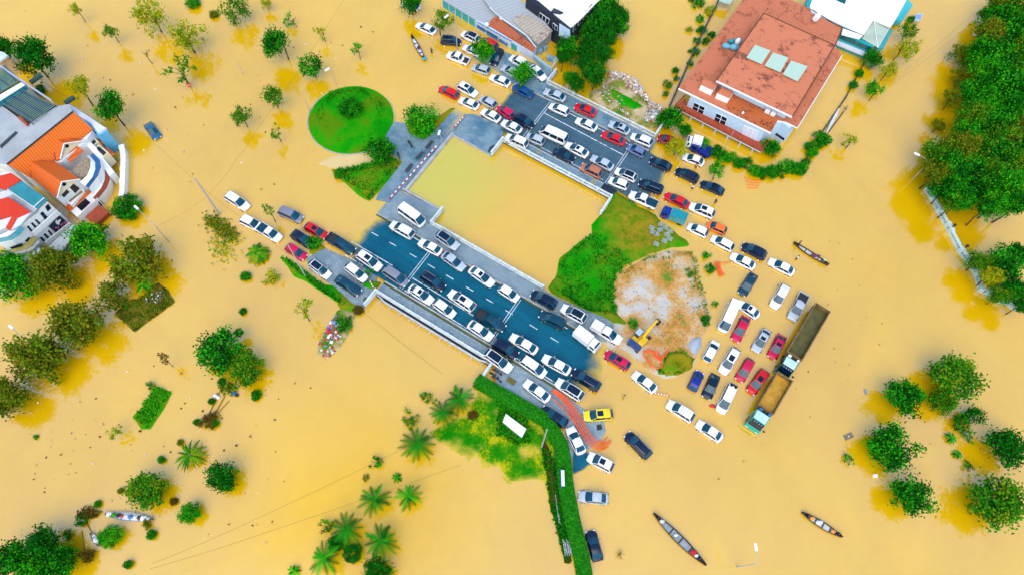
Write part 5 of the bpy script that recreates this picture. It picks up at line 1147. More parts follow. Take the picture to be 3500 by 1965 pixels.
def frondmesh(form, pal, k):
    key = (form, pal, k)
    if key in CROWN: return CROWN[key]
    st = random.getstate(); random.seed(k*31 + len(form)); v = []; f = []; mi = []
    nf = dict(palm=15, banana=9, fan=22)[form]
    for i in range(nf):
        a = 2*PI*i/nf + random.uniform(-.2, .2); L = random.uniform(.75, 1.05); up = random.uniform(.15, .6); mm = random.choice((0, 1, 2))
        dx, dy = math.cos(a), math.sin(a); pt = lambda s: Vector((dx*L*s, dy*L*s, up*s*1.2 - (up + .35)*1.2*s*s))
        if form == 'palm':
            n = 13
            for j in range(1, n):
                s = j/n; p = pt(s); wl = .22*math.sin(PI*min(1, s*.9 + .12)) + .03
                for sd in (1, -1):
                    e = p + Vector((-dy*sd*wl + dx*.12, dx*sd*wl + dy*.12, -.09)); w_ = Vector((dx*.03, dy*.03, 0)); q = len(v)
                    v += [p - w_, p + w_, e]; f.append((q, q+1, q+2)); mi.append(mm)
            for j in range(6): p, q_ = pt(j/6), pt((j+1)/6); q = len(v); w_ = Vector((-dy*.014, dx*.014, .004)); v += [p-w_, p+w_, q_+w_, q_-w_]; f.append((q, q+1, q+2, q+3)); mi.append(1)
        else:
            n = 5; wd = .14 if form == 'banana' else .06
            for j in range(n):
                s0, s1 = .08 + .92*j/n, .08 + .92*(j+1)/n; w0 = wd*math.sin(PI*min(1, s0*.85 + .1)); w1 = wd*math.sin(PI*min(1, s1*.85 + .1)) if j < n-1 else .01
                for sd in (1, -1):
                    p, q_ = pt(s0), pt(s1); q = len(v); v += [p, q_, q_ + Vector((-dy*sd*w1, dx*sd*w1, -.04)), p + Vector((-dy*sd*w0, dx*sd*w0, -.04))]; f.append((q, q+1, q+2, q+3)); mi.append(mm)
    me = bpy.data.meshes.new(form + '_fronds'); me.from_pydata([tuple(x) for x in v], [], f)
    for m_ in PAL[pal]: me.materials.append(m_)
    me.polygons.foreach_set('material_index', mi); me.update(); random.setstate(st); CROWN[key] = me; return me
def trunkmesh(h, r, spread, nb, mat, low=-.5):
    m = MB(); top = Vector((random.uniform(-.1, .1)*h*.3, random.uniform(-.1, .1)*h*.3, h)); mid = top*.5 + Vector((random.uniform(-.08, .08)*h, random.uniform(-.08, .08)*h, 0))
    m.path([(0, 0, low), mid, top], [r*1.15, r*.85, r*.6], 6)
    for i in range(nb):
        s = random.uniform(.55, 1); p = mid.lerp(top, (s-.5)*2); a = 2*PI*i/max(nb, 1) + random.uniform(-.4, .4); e = Vector((math.cos(a)*spread*random.uniform(.4, .85), math.sin(a)*spread*random.uniform(.4, .85), h + spread*random.uniform(-.1, .4)))
        m.path([p, p.lerp(e, .5) + Vector((0, 0, .1*spread)), e], [r*.5, r*.35, r*.12], 4)
        for _ in range(2):
            a2 = a + random.uniform(-.8, .8); q = p.lerp(e, random.uniform(.5, .9)); m.tube(q, q + Vector((math.cos(a2), math.sin(a2), .5))*spread*.3, r*.2, r*.06, 4)
    return m
SCALE_TREE = 1.0
tn = 0
def tree(kind, pal, t, X, Y, rpx, label, zc=None, base=None, group=None, name=None, cat=None):
    """crown centre and radius as seen; height either measured from the visible foot of the trunk or given"""
    global tn; tn += 1
    if kind == 'banana' and tn % 2: kind = 'sparse'
    if base:
        B = W(t, base[0], base[1], 0); best = (1e9, 2)
        for i in range(4, 90):
            z = i*.1; q = RC.transposed() @ (Vector((B.x, B.y, z)) - Vector((0, 0, CAM_H))); sx, sy = 1750 + q.x/-q.z*FOCAL, 982.5 - q.y/-q.z*FOCAL; tx, ty = px(t, X, Y)
            d = (sx-tx)**2 + (sy-ty)**2
            if d < best[0]: best = (d, z)
        zc = best[1]; Cp = W(t, X, Y, zc); base_xy = B
    else:
        if zc >= 2 and kind == 'wood': zc *= 1.1
        Cp = W(t, X, Y, zc); base_xy = Vector((Cp.x, Cp.y, 0))
    r = rpx / TL[t][2] * mpp(Cp); k = tn % 3
    fr = kind in ('palm', 'banana', 'fan')
    nm = name or dict(palm='coconut_palm', banana='banana_plant', fan='fan_palm', round='shrub', twig='bare_tree').get(kind, 'broadleaf_tree' if r > 1.3 else 'small_tree')
    T = thing(nm, label, cat or ('palm' if kind in ('palm', 'fan') else 'shrub' if kind == 'round' else 'plant' if kind == 'banana' else 'tree'), (base_xy.x, base_xy.y, 0), 0, group or 'trees and shrubs standing in the flood')
    if kind == 'twig':
        m = trunkmesh(zc, .1, r, 9, TWIG); m.build('trunk', TWIG, T, local=True); return T
    hh = max(.3, zc - (0 if fr else r*.25)); tr = clamp(r*.06, .05, .22)
    if kind != 'round':
        m = trunkmesh(hh, tr, 0 if fr else r*.8, 0 if fr else 5, BARK); to = m.build('trunk', BARK, T, local=True)
    me = frondmesh(kind, pal, k) if fr else crown(kind, pal, k)
    c = link('fronds' if fr else 'crown', me, T)
    dx, dy = Cp.x - base_xy.x, Cp.y - base_xy.y; L = math.hypot(dx, dy)
    c.location = (dx, dy, zc); c.rotation_euler = (0, 0, random.uniform(0, 6.28)); s = r*(.96 if t in (12, 16) else 1.04)
    c.scale = (s, s*random.uniform(.9, 1.05), s*(.8 if kind == 'round' or fr else clamp((zc + .2)/(s*.75), .95, 1.5))); return T
TREES = [
('loose','lime',1,735,95,62,'sapling with pale green crown nearest the top left corner',None,(835,225)),
('loose','mixed',1,1075,305,72,'sapling with leaning trunk second from the top left corner',None,(1160,420)),
('airy','lime',1,1470,155,175,'wide thin crowned lime tree at the top, left of the round bush',None,(1580,320)),
('airy','lime',1,1830,370,195,'broad yellow green tree below the wide thin lime tree',None,(1905,515)),
('airy','mixed',1,2290,110,155,'yellow green tree with brown bush at its left, near the top',None,(2310,250)),
('round','fresh',1,1880,25,78,'round clipped bush cut by the top edge',.8,None),
('round','olive',1,2090,145,52,'small brown bush beside a yellow green tree near the top',.5,None),
('twig','brown',1,1440,510,70,'leafless sapling standing alone in the flood at upper left',None,(1495,625)),
('sparse','mixed',1,1770,690,140,'tree of long drooping leaves with a red sign at its foot',None,(1850,830)),
('loose','mixed',1,2350,1140,110,'small bushy green tree left of the roundabout, lowest of its row',None,(2420,1245)),
('dense','dark',1,320,545,185,'dark leafy street tree beside the slatted canopies',None,(470,755)),
('dense','dark',1,40,460,110,'dark street tree cut by the left edge near the pale house',None,(165,570)),
('airy','lime',1,780,840,125,'nearly bare yellowish street tree in front of the grey terrace',None,(910,1040)),
('dense','green',1,1075,1040,150,'dense street tree between the steel blue car and the terrace',None,(1220,1230)),
('round','dark',1,390,880,60,'dark bush against the terrace wall under the street trees',.8,None),
('loose','lime',2,170,40,58,'small pale tree at the top, right of the yellow green tree',None,(200,105)),
('sparse','fresh',2,400,205,78,'low sprawling sapling near the top with few branches',None,(450,250)),
('dense','green',2,260,430,145,'full round crowned green tree in the upper left flood',None,(390,585)),
('sparse','lime',2,700,310,75,'thin yellow sapling between two lamp posts at the top',None,(755,410)),
('sparse','fresh',2,1050,480,78,'sapling with flat spreading crown left of the long canoe at top',None,(1090,585)),
('loose','green',2,590,660,135,'irregular green tree just above the roundabout lamp',None,(660,760)),
('loose','mixed',2,240,940,120,'two lobed green tree left of the roundabout',None,(290,1060)),
('sparse','mixed',2,270,1300,75,'thin sapling left of the roundabout bush, nearest its kerb',None,(320,1390)),
('dense','fresh',2,1690,1190,185,'big bright green tree in the planter beside the promenade',2.6,None),
('dense','green',6,1300,100,160,'green tree on the corner lawn between roundabout and promenade',2.6,None),
('loose','mixed',2,1900,215,105,'street tree in front of the teal wall beside a lamp post',None,(1875,350)),
('dense','fresh',2,2285,500,118,'bright tree among cars in front of the shop signs',3.0,None),
('dense','fresh',3,245,715,118,'bright green tree standing on the shop forecourt',3.0,None),
('dense','dark',2,1590,15,115,'dark tree at the top edge above a half hidden white car',3.5,None),
('dense','green',3,1690,1170,140,'green tree at the end of the rubble bank by the balcony',2.6,None),
('dense','green',3,1840,1280,75,'small green tree between white box van and rubble tree',1.8,None),
('airy','lime',3,1755,1440,130,'yellow green tree with red blossom beside navy sedan',2.2,None),
('loose','fresh',7,2150,280,95,'small tree with white blossom among the dark cars',None,(2110,385)),
('airy','mixed',4,1440,310,110,'pale roadside tree nearest the cyan awning',None,(1370,420)),
('airy','lime',4,1450,490,130,'yellow roadside tree right of the polycarbonate canopy',None,(1295,590)),
('airy','lime',4,1265,690,95,'pale roadside tree third down the wall of the villa',None,(1170,790)),
('loose','fresh',4,1105,865,100,'roadside tree with large leaves lowest of the row by the villa wall',None,(1060,990)),
('dense','green',4,1100,575,95,'dark green bush tree at the corner of the white hall',2.0,None),
('sparse','lime',4,870,1350,90,'pale yellow sapling alone in the flooded road at right',None,(830,1450)),
('loose','mixed',4,2190,140,75,'small olive tree at the upper end of the right hand wood',None,(2170,240)),
('loose','mixed',4,2300,15,75,'small olive tree at the top edge beside the wood',None,(2285,70)),
('loose','olive',4,1970,520,115,'leaning olive tree at the flooded edge of the wood below the bent lamp',None,(1960,680)),
('airy','olive',4,1960,770,110,'thin olive tree at the wood edge, second below the bent lamp',None,(1890,850)),
('airy','olive',4,1870,950,105,'thin olive tree leaning over the flood in the middle of the wood edge',None,(1775,1075)),
('airy','olive',4,1740,1225,80,'small thin tree low at the wood edge, lowest leaning one',None,(1680,1300)),
('dense','green',12,1420,1130,220,'round dark tree, left one of the right hand flood group',2.8,None),
('dense','mixed',12,1890,930,270,'largest green tree of the right hand flood group',3.4,None),
('dense','mixed',12,1790,1180,150,'lower lobe tree beneath the largest tree of the right group',2.4,None),
('loose','green',12,2085,1310,130,'small tree between the largest tree and the fallen branches at right',1.8,None),
('loose','green',12,1950,1385,95,'low tree at the bottom of the right group by bare branches',1.2,None),
('dense','green',16,1290,175,265,'round dark tree with brown reflection in the lower right flood',3.0,None),
('dense','green',16,1450,640,215,'round green tree lowest in the middle of the lower right flood',2.8,None),
('dense','mixed',16,2330,720,300,'broad tree with gaps at the lower right edge',3.6,None),
('dense','dark',16,2430,180,205,'dark tree cut by the right edge above the broad gapped tree',3.4,None),
('banana','fresh',16,2030,60,95,'green plant with strap leaves beside the dark right edge tree',.9,None),
('banana','green',16,1870,85,75,'flooded strap leaved plant left of the dark right edge tree',.7,None),
('banana','fresh',16,860,295,75,'small strap leaved plant by the round dark tree at lower right',.6,None),
('banana','green',16,1930,245,65,'small plant in the flood between trees at lower right',.5,None),
('banana','green',16,2035,370,70,'small dark plant in the flood above the broad gapped tree',.5,None),
('round','green',5,1235,655,152,'large round clipped bush under a street lamp by the orange villa',1.4,None),
('dense','fresh',5,870,975,205,'bright leafy tree in front of the white modern house',3.2,None),
('dense','olive',5,1330,1165,275,'wide yellow brown tree right of the bright leafy tree',3.8,None),
('loose','olive',9,1090,110,160,'small olive tree at the corner of the square mud island',2.5,None),
('dense','olive',5,500,1260,240,'brownish green tree between house and square mud island',3.6,None),
('dense','fresh',5,110,1340,225,'bright green tree at the left edge below the pale house',3.6,None),
('dense','fresh',5,80,1170,120,'light green tree at the left edge over the pale house',3.0,None),
('round','green',5,2400,1330,60,'small round bush with a white bag in the left flood',.5,None),
('banana','mixed',5,2510,1090,125,'spreading strap leaved plant right of the drifting weed raft',1.0,None),
('dense','olive',9,720,420,265,'large brown tree, upper one of two near the left edge lamp',4.0,None),
('dense','olive',9,335,740,275,'large brown tree, lower one of two behind the left edge lamp',4.0,None),
('dense','olive',9,50,1120,200,'brown tree cut by the left edge below the lamp',3.6,None),
('dense','green',9,2170,680,250,'big bright flooded tree in the left middle, main crown',2.8,None),
('dense','mixed',9,2420,860,170,'lower right crown beside the big bright flooded tree',2.2,None),
('round','dark',9,2335,505,52,'dark round bush on top of the big bright flooded tree',2.2,None),
('round','green',9,2505,1115,62,'small shrub right of the floating branches',.5,None),
('round','dark',9,2375,298,42,'tiny dark round bush alone in the left flood',.4,None),
('round','dark',9,2170,985,46,'dark bush at the top of the floating branches',.5,None),
('round','dark',9,2070,1175,40,'dark bush left of the white bundle on floating branches',.4,None),
('banana','fresh',9,1190,225,80,'green strap leaved plant on the square mud island',.8,None),
('banana','fresh',9,1400,40,95,'tall strap leaved plant at the top of the square mud island',1.4,None),
('banana','green',9,1470,1010,62,'strap leaved plant at the corner of the garden bed',.6,None),
('sparse','brown',9,1600,765,75,'withered palm leaning over the flood at left',None,(1690,840)),
('loose','brown',9,2040,1370,95,'brown tangled bush at the root of the floating branches',.6,None),
('round','green',9,1925,1380,42,'green bush left of the brown tangled bush',.5,None),
('round','green',9,2100,1390,45,'green bush right of the brown tangled bush',.5,None),
('sparse','lime',6,260,1340,120,'yellow sapling left of the verge and the pavement',.9,None),
('sparse','lime',10,530,245,115,'yellow sapling above its bright reflection left of the tip',None,(595,390)),
('banana','mixed',6,100,1110,125,'strap leaved plant left of the crimson hatchback',1.0,None),
('sparse','mixed',6,190,690,72,'sapling behind the teal bedded pickup',None,(260,800)),
('loose','green',6,640,1010,95,'bush overhanging the nose of a navy suv',.9,None),
('sparse','fresh',6,1175,1290,55,'sapling at the grass triangle beside white cars',1.4,None),
('loose','green',10,940,430,95,'green weeds growing on the tip',.6,None),
('round','brown',10,1070,285,60,'rusty brown shrub below the railing end',.6,None),
('round','green',6,895,330,65,'low bush at the tip of the corner lawn',.6,None),
('dense','mixed',13,1430,590,195,'round olive green tree in the lower left flood',2.2,None),
('fan','mixed',13,1860,255,170,'spiky star shaped palm in the lower left flood',1.4,None),
('dense','dark',13,2150,470,165,'dark compact tree right of the spiky star palm',2.4,None),
('dense','fresh',13,1850,825,110,'bright small tree below the dark compact tree',1.6,None),
('round','fresh',13,1080,1050,128,'big round clipped bush in the lower left flood',1.2,None),
('round','green',13,1580,300,45,'little round bush near the spiky star palm',.4,None),
('round','olive',13,1760,130,36,'tiny brown round bush above the spiky star palm',.4,None),
('round','olive',13,1180,605,34,'tiny round bush left of the round olive green tree',.4,None),
('round','green',13,955,735,40,'small dark bush above the junk laden boat',.4,None),
('round','green',13,1480,1035,56,'round bush right of the big round clipped bush',.5,None),
('round','green',13,1250,1325,52,'round bush near the bottom left, alone',.5,None),
('round','brown',13,1700,710,44,'brown shrub in the reflection of the round olive tree',.4,None),
('loose','olive',13,1430,930,60,'tangled bush at the right end of the junk laden boat',.6,None),
('sparse','lime',13,1110,25,85,'pale sapling in the lower left flood above floating leaves',None,(1190,40)),
('dense','green',13,140,1290,205,'large tree filling the bottom left corner, leftmost crown',3.4,None),
('dense','dark',13,420,1120,190,'upper crown of the bottom left corner trees',3.4,None),
('dense','green',13,540,1310,185,'right hand crown of the bottom left corner trees',3.2,None),
('dense','fresh',13,330,1420,190,'lowest crown of the bottom left corner trees, at the edge',3.0,None),
('loose','brown',13,860,1240,80,'brown dead bush right of the corner trees',.8,None),
('sparse','brown',13,720,1250,80,'brown wilted branches between the corner trees and the dead bush',1.0,None),
('loose','green',13,660,1030,55,'small bush with brown top above the corner trees',.6,None),
('loose','green',13,790,910,60,'small green plant below the brown drifting leaves',.7,None),
('loose','fresh',13,350,78,34,'tiny floating green plant near the left edge',.2,None),
('palm','dark',14,1650,150,180,'coconut palm nearest the drowned grass',3.2,None),
('palm','dark',14,1230,690,175,'coconut palm left of two standing side by side',3.4,None),
('palm','green',14,1560,660,150,'coconut palm right of two standing side by side',3.2,None),
('palm','dark',14,960,980,175,'coconut palm above the dark round bush at the bottom',3.6,None),
('palm','dark',14,1290,1090,180,'coconut palm right of the dark round bush',3.4,None),
('palm','green',14,740,1270,170,'coconut palm left of the dark round bush',3.4,None),
('round','dark',14,1010,1210,112,'dark round bush between three coconut palms',1.5,None),
('dense','dark',14,860,1120,100,'dark leafy shrub behind the dark round bush',1.6,None),
('dense','dark',14,1250,1390,150,'dark tree at the bottom edge below the palms',2.4,None),
('banana','green',14,1250,330,90,'small plant beside the long wire left of the first palm',.7,None),
('banana','green',14,1450,475,60,'tiny plant between the palms near the middle',.5,None),
('banana','olive',14,1140,480,50,'tiny brown plant beside floating leaves near the palms',.4,None),
('banana','fresh',14,440,1390,75,'pale plant at the bottom edge left of the palms',.7,None),
('banana','green',14,750,950,85,'small plant left of the upper bottom palm',1.0,None),
('palm','dark',10,2060,1150,155,'coconut palm nearest the clipped hedge',2.6,None),
('palm','dark',10,1900,1290,140,'coconut palm second from the clipped hedge',2.6,None),
('sparse','mixed',10,1750,1150,85,'thin half drowned tree left of the hedge palms',.6,None),
('sparse','mixed',10,1570,1350,100,'scattered half drowned plant left of the hedge palms',.5,None),
('round','brown',10,2190,1310,56,'brown thatch like shrub on the grass below the hedge',.7,None),
('twig','brown',15,1195,1225,65,'tiny bare bush beside the dark blue sedan at the bottom',.5,None),
('round','green',2,990,1050,128,'large round bush in the middle of the roundabout',2.1,None),
('round','green',4,970,720,48,'bush on the villa wall, upper of two',.7,None),
('round','green',4,910,830,48,'bush on the villa wall, lower of two',.7,None),
('round','green',4,1475,190,45,'bush beside the blue and white stall',.6,None),
('dense','green','a',960,1355,98,'bush at the right front corner of the villa balcony',1.2,None),
('loose','green',4,590,1340,78,'bush along the villa wall below the fallen pale trunk',.8,None),
('twig','lime',4,835,1060,40,'small bare stem at the end of the overhead wires',.8,None),
('loose','fresh',7,2045,1125,48,'shrub on the shore of the gravel island above the short conduits',.5,None),
('loose','green',7,2090,1255,60,'shrub beside the short orange conduits at the island shore',.5,None),
('loose','mixed',7,1870,1300,60,'low shrub at the right shoulder of the gravel island',.6,None),
('loose','green',11,2035,380,70,'shrub on the right rim of the gravel island beside the white van',.7,None),
('loose','fresh',11,1330,420,62,'shrub behind the excavator cab on the gravel island',.7,None),
('sparse','fresh',11,2130,230,48,'tiny drowned plant between gravel island and white van',.3,None),
]
for tr in TREES: tree(*tr)
for i, (t, x, y, r, k) in enumerate([(3,2000,290,60,'green'),(3,1930,500,58,'green'),(3,1890,620,42,'green'),(3,2100,340,52,'green'),(3,1985,190,52,'fresh'),(3,1885,285,42,'lime'),(3,1745,690,48,'green'),(3,1750,770,32,'dark'),(3,1665,830,58,'mixed'),(3,1650,920,42,'mixed'),(3,1960,15,80,'green'),(3,2080,100,70,'lime'),(3,2040,400,50,'green'),(3,1960,400,48,'green')]):
    tree('loose', k, t, x, y, r, 'half drowned shrub along the dark garden wall left of the pink villa', .5, None, 'shrubs along the dark garden wall', 'shrub', 'shrub')
for i, (t, x, y, r) in enumerate([(8,525,110,42),(8,440,220,52),(8,380,285,62),(8,250,255,80),(8,110,305,62),(8,190,300,55),(7,2020,30,55),(7,2110,115,52),(7,2200,150,55),(7,2300,165,48),(7,2370,225,55),(7,2450,205,42),(7,2515,295,55),(7,2160,80,45),(8,470,60,40),(8,410,250,50),(8,320,275,60),(8,55,320,55),(7,2250,165,50),(7,2410,215,48),(7,2570,310,55),(8,490,130,42),(4,620,1370,60),(4,560,1420,55)]):
    tree('loose' if i % 2 else 'round', 'green' if i % 3 else 'fresh', t, x, y, r*1.3, 'bush of the overgrown hedge around the front and right wall of the pink villa', .7, None, 'bushes of the villa hedge', 'shrub', 'shrub')
for i, (x, y, r) in enumerate([(1030,60,170),(1190,150,125),(1000,230,150),(690,470,130),(900,470,145),(1050,530,100),(720,760,80),(780,820,90),(960,720,125),(1180,260,100),(860,610,110),(1080,380,90),(900,330,100),(640,560,80)]):
    tree('wood', 'dark' if i % 3 else 'green', 3, x, y, r, 'dark green tree in the thick clump between the navy house and the rubble bank', 3.0 + (i % 3)*.6, None, 'trees of the dark clump beside the navy house')
FOR = [(4,2350,200,150),(4,2500,120,165),(4,2240,330,130),(4,2450,400,170),(4,2300,540,160),(4,2500,640,170),(4,2190,680,130),(4,2380,790,170),(4,2130,900,140),(4,2540,900,160),(4,2270,1000,170),(4,2450,1120,170),(4,2080,1130,130),
 (4,2230,1240,150),(4,2000,1310,125),(4,2520,1290,150),(4,2370,1360,160),(4,2560,300,150),(8,1750,140,150),(8,1940,80,155),(8,2150,120,160),(8,2350,140,150),(8,2510,230,140),(8,1710,320,120),(8,1890,280,150),(8,2080,320,150),(8,2270,330,150),(8,2450,430,150),
 (8,1840,470,135),(8,2000,560,110),(8,2170,500,130),(8,2330,600,120),(8,2510,610,125),(8,1900,610,90),(8,2230,660,90),(4,2150,500,120),(4,2420,10,120),(4,2580,460,130),(8,2600,90,150)]
for i, (t, x, y, r) in enumerate(FOR):
    tree('wood', ('green', 'mixed', 'green', 'olive', 'fresh', 'mixed', 'green')[(i*5 + i//3) % 7], t, x, y, r*1.22, 'tree of the dense green wood along the right edge above the white balustrade', 4.2 + (i*7 % 5)*.45, None, 'trees of the wood along the right edge')
for i, (t, x, y, r, k) in enumerate([(8,2380,1230,195,'green'),(8,2150,1180,115,'mixed'),(8,2520,1110,130,'dark'),(12,2500,100,160,'green'),(12,2350,140,110,'mixed'),(12,2550,240,95,'dark'),(8,2260,1330,110,'lime')]):
    tree('wood', k, t, x, y, r, 'green tree behind the lower end of the white balustrade', 3.4, None, 'trees behind the lower balustrade')
# drifting weed raft
def raft(label, t, pts, n, pal, z=.1, s=.5, name='weed_raft'):
    P = [W(t, x, y, z) for x, y in pts]; v = []; f = []; mi = []
    for i in range(n):
        k = random.randrange(len(P)-1); p = P[k].lerp(P[k+1], random.random()) + Vector((random.gauss(0, s), random.gauss(0, s), random.uniform(0, .5)))
        leaf(v, f, p, rot(), random.uniform(.3, .8), .15); mi.append(random.randrange(3))
    me = bpy.data.meshes.new(name); me.from_pydata([tuple(x) for x in v], [], f)
    for m_ in PAL[pal]: me.materials.append(m_)
    me.polygons.foreach_set('material_index', mi); return tag(link(name, me), label, 'plant', None, 'stuff')
raft('raft of green and brown weed drifting at the foot of the leaning utility pole', 5, [(2050,770),(2160,850),(2280,950)], 420, 'olive', .1, .75)
raft('scattered yellow weed floating below the green weed raft', 5, [(2120,960),(2250,1050),(2150,1100)], 160, 'lime', .02, 1.2)
raft('brown leaves drifting above the small plants at lower left', 13, [(780,840),(870,815),(930,840)], 160, 'brown', .15, .35)
raft('brown leafy branches floating below a dark bush at left', 9, [(2180,1030),(2290,1060)], 150, 'olive', .15, .4)
# clipped hedge
HP = [W(t, x, y, 1.2) for t, x, y in ((10,2225,955),(11,-90,1030),(11,150,1160),(11,330,1265),(11,480,1350),(15,560,40),(15,625,150),(15,655,330),(15,665,480),(15,690,640),(15,730,850),(15,780,1060),(15,830,1260),(15,860,1440))]
H = thing('clipped_hedge', 'long clipped bright green hedge curving from the bridge corner to the bottom edge', 'hedge', (HP[0].x, HP[0].y, 0))
m = MB(); n = len(HP); v = []; f = []; mi = []; prof = [(-1.0,-.3),(-1.08,.7),(-.85,1.25),(0,1.45),(.85,1.25),(1.08,.7),(1.0,-.3)]; rows = []; HS = []
for i in range(n-1):
    for k in range(6): HS.append(HP[i].lerp(HP[i+1], k/6))
HS.append(HP[-1])
for i, p in enumerate(HS):
    d = (HS[min(i+2, len(HS)-1)] - HS[max(i-2, 0)]).normalized(); sdv = Vector((-d.y, d.x, 0)); 
    rows.append([Vector((p.x, p.y, 0)) + sdv*a*random.uniform(.96, 1.04)*(.55 if i in (0,) else 1) + Vector((0, 0, b)) for a, b in prof])
    if i < len(HS)-1:
        L = (HS[i+1] - p).length
        for _ in range(int(L*260)):
            j = random.uniform(0.2, 5.8); a = prof[int(j)]; b = prof[int(j)+1]; fr = j - int(j); q = p.lerp(HS[i+1], random.random())
            pp = Vector((q.x, q.y, 0)) + sdv*(a[0]*(1-fr) + b[0]*fr)*1.02 + Vector((0, 0, a[1]*(1-fr) + b[1]*fr + .02)); leaf(v, f, pp, rot(), random.uniform(.16, .36), .07); mi.append(random.choice((0, 1, 1, 2, 3)))
m.add([x for r in rows for x in r], [(i*7+j, (i+1)*7+j, (i+1)*7+j+1, i*7+j+1) for i in range(len(rows)-1) for j in range(6)] + [tuple(range(6, -1, -1)), tuple((len(rows)-1)*7+j for j in range(7))])
m.build('hedge_body', leafm('hedge green', (.008,.15,.004)), H)
me = bpy.data.meshes.new('hedge_leaves'); o0 = origin(H); me.from_pydata([tuple(x - o0) for x in v], [], f)
for m_ in (leafm('hedge leaf a', (.03,.32,.006)), leafm('hedge leaf b', (.015,.26,.005)), leafm('hedge leaf c', (.05,.36,.01)), leafm('hedge leaf d', (.006,.16,.004))): me.materials.append(m_)
me.polygons.foreach_set('material_index', mi); link('hedge_leaves', me, H)
# ------------------------------------------------------------------ lamps, poles, wires
def lamp(label, t, base, top, head, hbase=0, r=.09, name='street_lamp', cat='street lamp', headm=None, bend=True):
    B = W(t, *base, hbase); best = (1e9, 5)
    for i in range(10, 140):
        z = hbase + i*.1; q = RC.transposed() @ (Vector((B.x, B.y, z)) - Vector((0, 0, CAM_H))); sx, sy = 1750 + q.x/-q.z*FOCAL, 982.5 - q.y/-q.z*FOCAL; tx, ty = px(t, *top); d = (sx-tx)**2 + (sy-ty)**2
        if d < best[0]: best = (d, z)
    z = best[1]; T = thing(name, label, cat, B, 0, 'street lamps in the flood'); P = Vector((B.x, B.y, z)); m = MB(); m.path([B - Vector((0,0,.5)), B.lerp(P, .5), P], [r*1.2, r, r*.75], 8); m.build('pole', METAL, T)
    if head:
        Hh = W(t, *head, z + .5); m = MB(); mid = P.lerp(Hh, .55) + Vector((0, 0, .25)); m.path([P, mid, Hh], r*.55, 6); m.build('arm', METAL, T)
        d = (Hh - mid).normalized(); m = MB(); R = d.to_track_quat('X', 'Z').to_matrix(); m.box(Hh + d*.3, (.95, .36, .16), up=R); m.box(Hh + d*.55, (.5, .28, .2), up=R); m.build('lamp_head', headm or WHITE, T)
    return T
lamp('tall lamp post with white head over the round bush by the orange villa', 5, (1655,995), (1530,850), (1345,670))
lamp('lamp with white head rising through the brown trees at the left edge', 9, (400,660), (280,570), (120,460))
lamp('lamp with pale green head at the lower end of the balustrade', 12, (2440,210), (2448,140), (2355,70))
lamp('thin lamp post with white head at the bottom right, leaning reflection at its foot', 15, (2345,1350), (2538,1310), (2533,1180))
lamp('thin lamp post with bent arm in the upper part of the wood', 4, (2095,555), (2197,430), (2115,355), r=.07)
lamp('thin lamp post with bent arm at the edge of the wood above the balustrade', 8, (1480,385), (1635,210), (1545,145), r=.07)
lamp('tall lamp post between pickup and teal wall, double white head', 2, (2040,490), (2003,118), (1945,155))
lamp('thin lamp post standing alone in the upper left flood', 1, (2378,728), (2320,600), None, r=.05)
lamp('thin lamp post at the upper edge of the roundabout', 2, (857,832), (800,685), (782,675), r=.05)
lamp('thin lamp post at the left edge of the roundabout', 2, (592,1088), (545,970), None, r=.05)
lamp('dark lamp on the canal edge of the promenade, upper one', 'g', (1010,700), (990,545), (985,540), .3, r=.05)
lamp('thin pole beside the half hidden navy suv near the grass plot', 6, (540,890), (455,785), None, r=.05)
lamp('leaning white pole crossing the crimson hatchback', 6, (555,1328), (395,1020), None, .2, r=.1)
lamp('thin lamp post in front of the villa balcony', 'a', (515,1390), (600,1185), None, 0, r=.05)
lamp('short post at the lower end of the promenade barrier', 'g', (712,1085), (680,1050), None, .3, r=.07)
lamp('grey utility pole leaning over the weed raft at left', 5, (2148,725), (1930,355), None, r=.16, name='utility_pole', cat='utility pole')
lamp('weathered timber pole behind the hedge on the dark bank', 15, (432,180), (437,-10), None, .2, r=.12, name='utility_pole', cat='utility pole')
WIRE = simple('wire', (.12,.09,.02), .7)
def wire(label, pts, r=.015):
    P = [W(t, x, y, z) for t, x, y, z in pts]; m = MB(); Q = []
    for a, b in zip(P[:-1], P[1:]):
        for k in range(8): s = k/8; Q.append(a.lerp(b, s) - Vector((0, 0, .5*math.sin(PI*s))))
    Q.append(P[-1]); m.path(Q, r, 4); o = m.build('power_line', WIRE); tag(o, label, 'wire', 'overhead wires')
wire('upper of two long wires running from the bottom left to the palms', [(13,1480,1320,5),(14,0,912,5),(14,1530,180,5)], .018); wire('lower of two long wires running from the bottom left past the palms', [(13,1460,1370,5),(14,0,1070,5),(14,2080,350,5)], .018)
wire('wire from the utility pole up past the roundabout to the top edge', [(5,2050,520,6),(6,-100,150,6),(2,0,1390,6),(2,930,0,6)], .018)
wire('wire from the utility pole to the street lamp by the orange villa', [(5,2050,530,6),(5,1530,850,6)]); wire('wire from the utility pole to the upper left terrace', [(5,2050,520,6),(5,1480,0,6),(1,1250,1180,6)])
wire('wire from the utility pole down to the cars on the flooded road', [(5,2050,520,6),(5,2400,780,5),(6,390,1120,4)]); wire('left of two wires along the road by the wood', [(4,1240,825,6),(4,2100,130,6)]); wire('right of two wires along the road by the wood', [(4,1290,825,6),(4,2150,170,6)])
wire('wire hanging below the outer railing of the lower bridge', [('l',170,520,.6),('l',1300,1400,.6)]); wire('dark cable in front of the slatted canopies', [('d',100,60,6),('d',560,380,6),('d',1080,720,6)], .05)
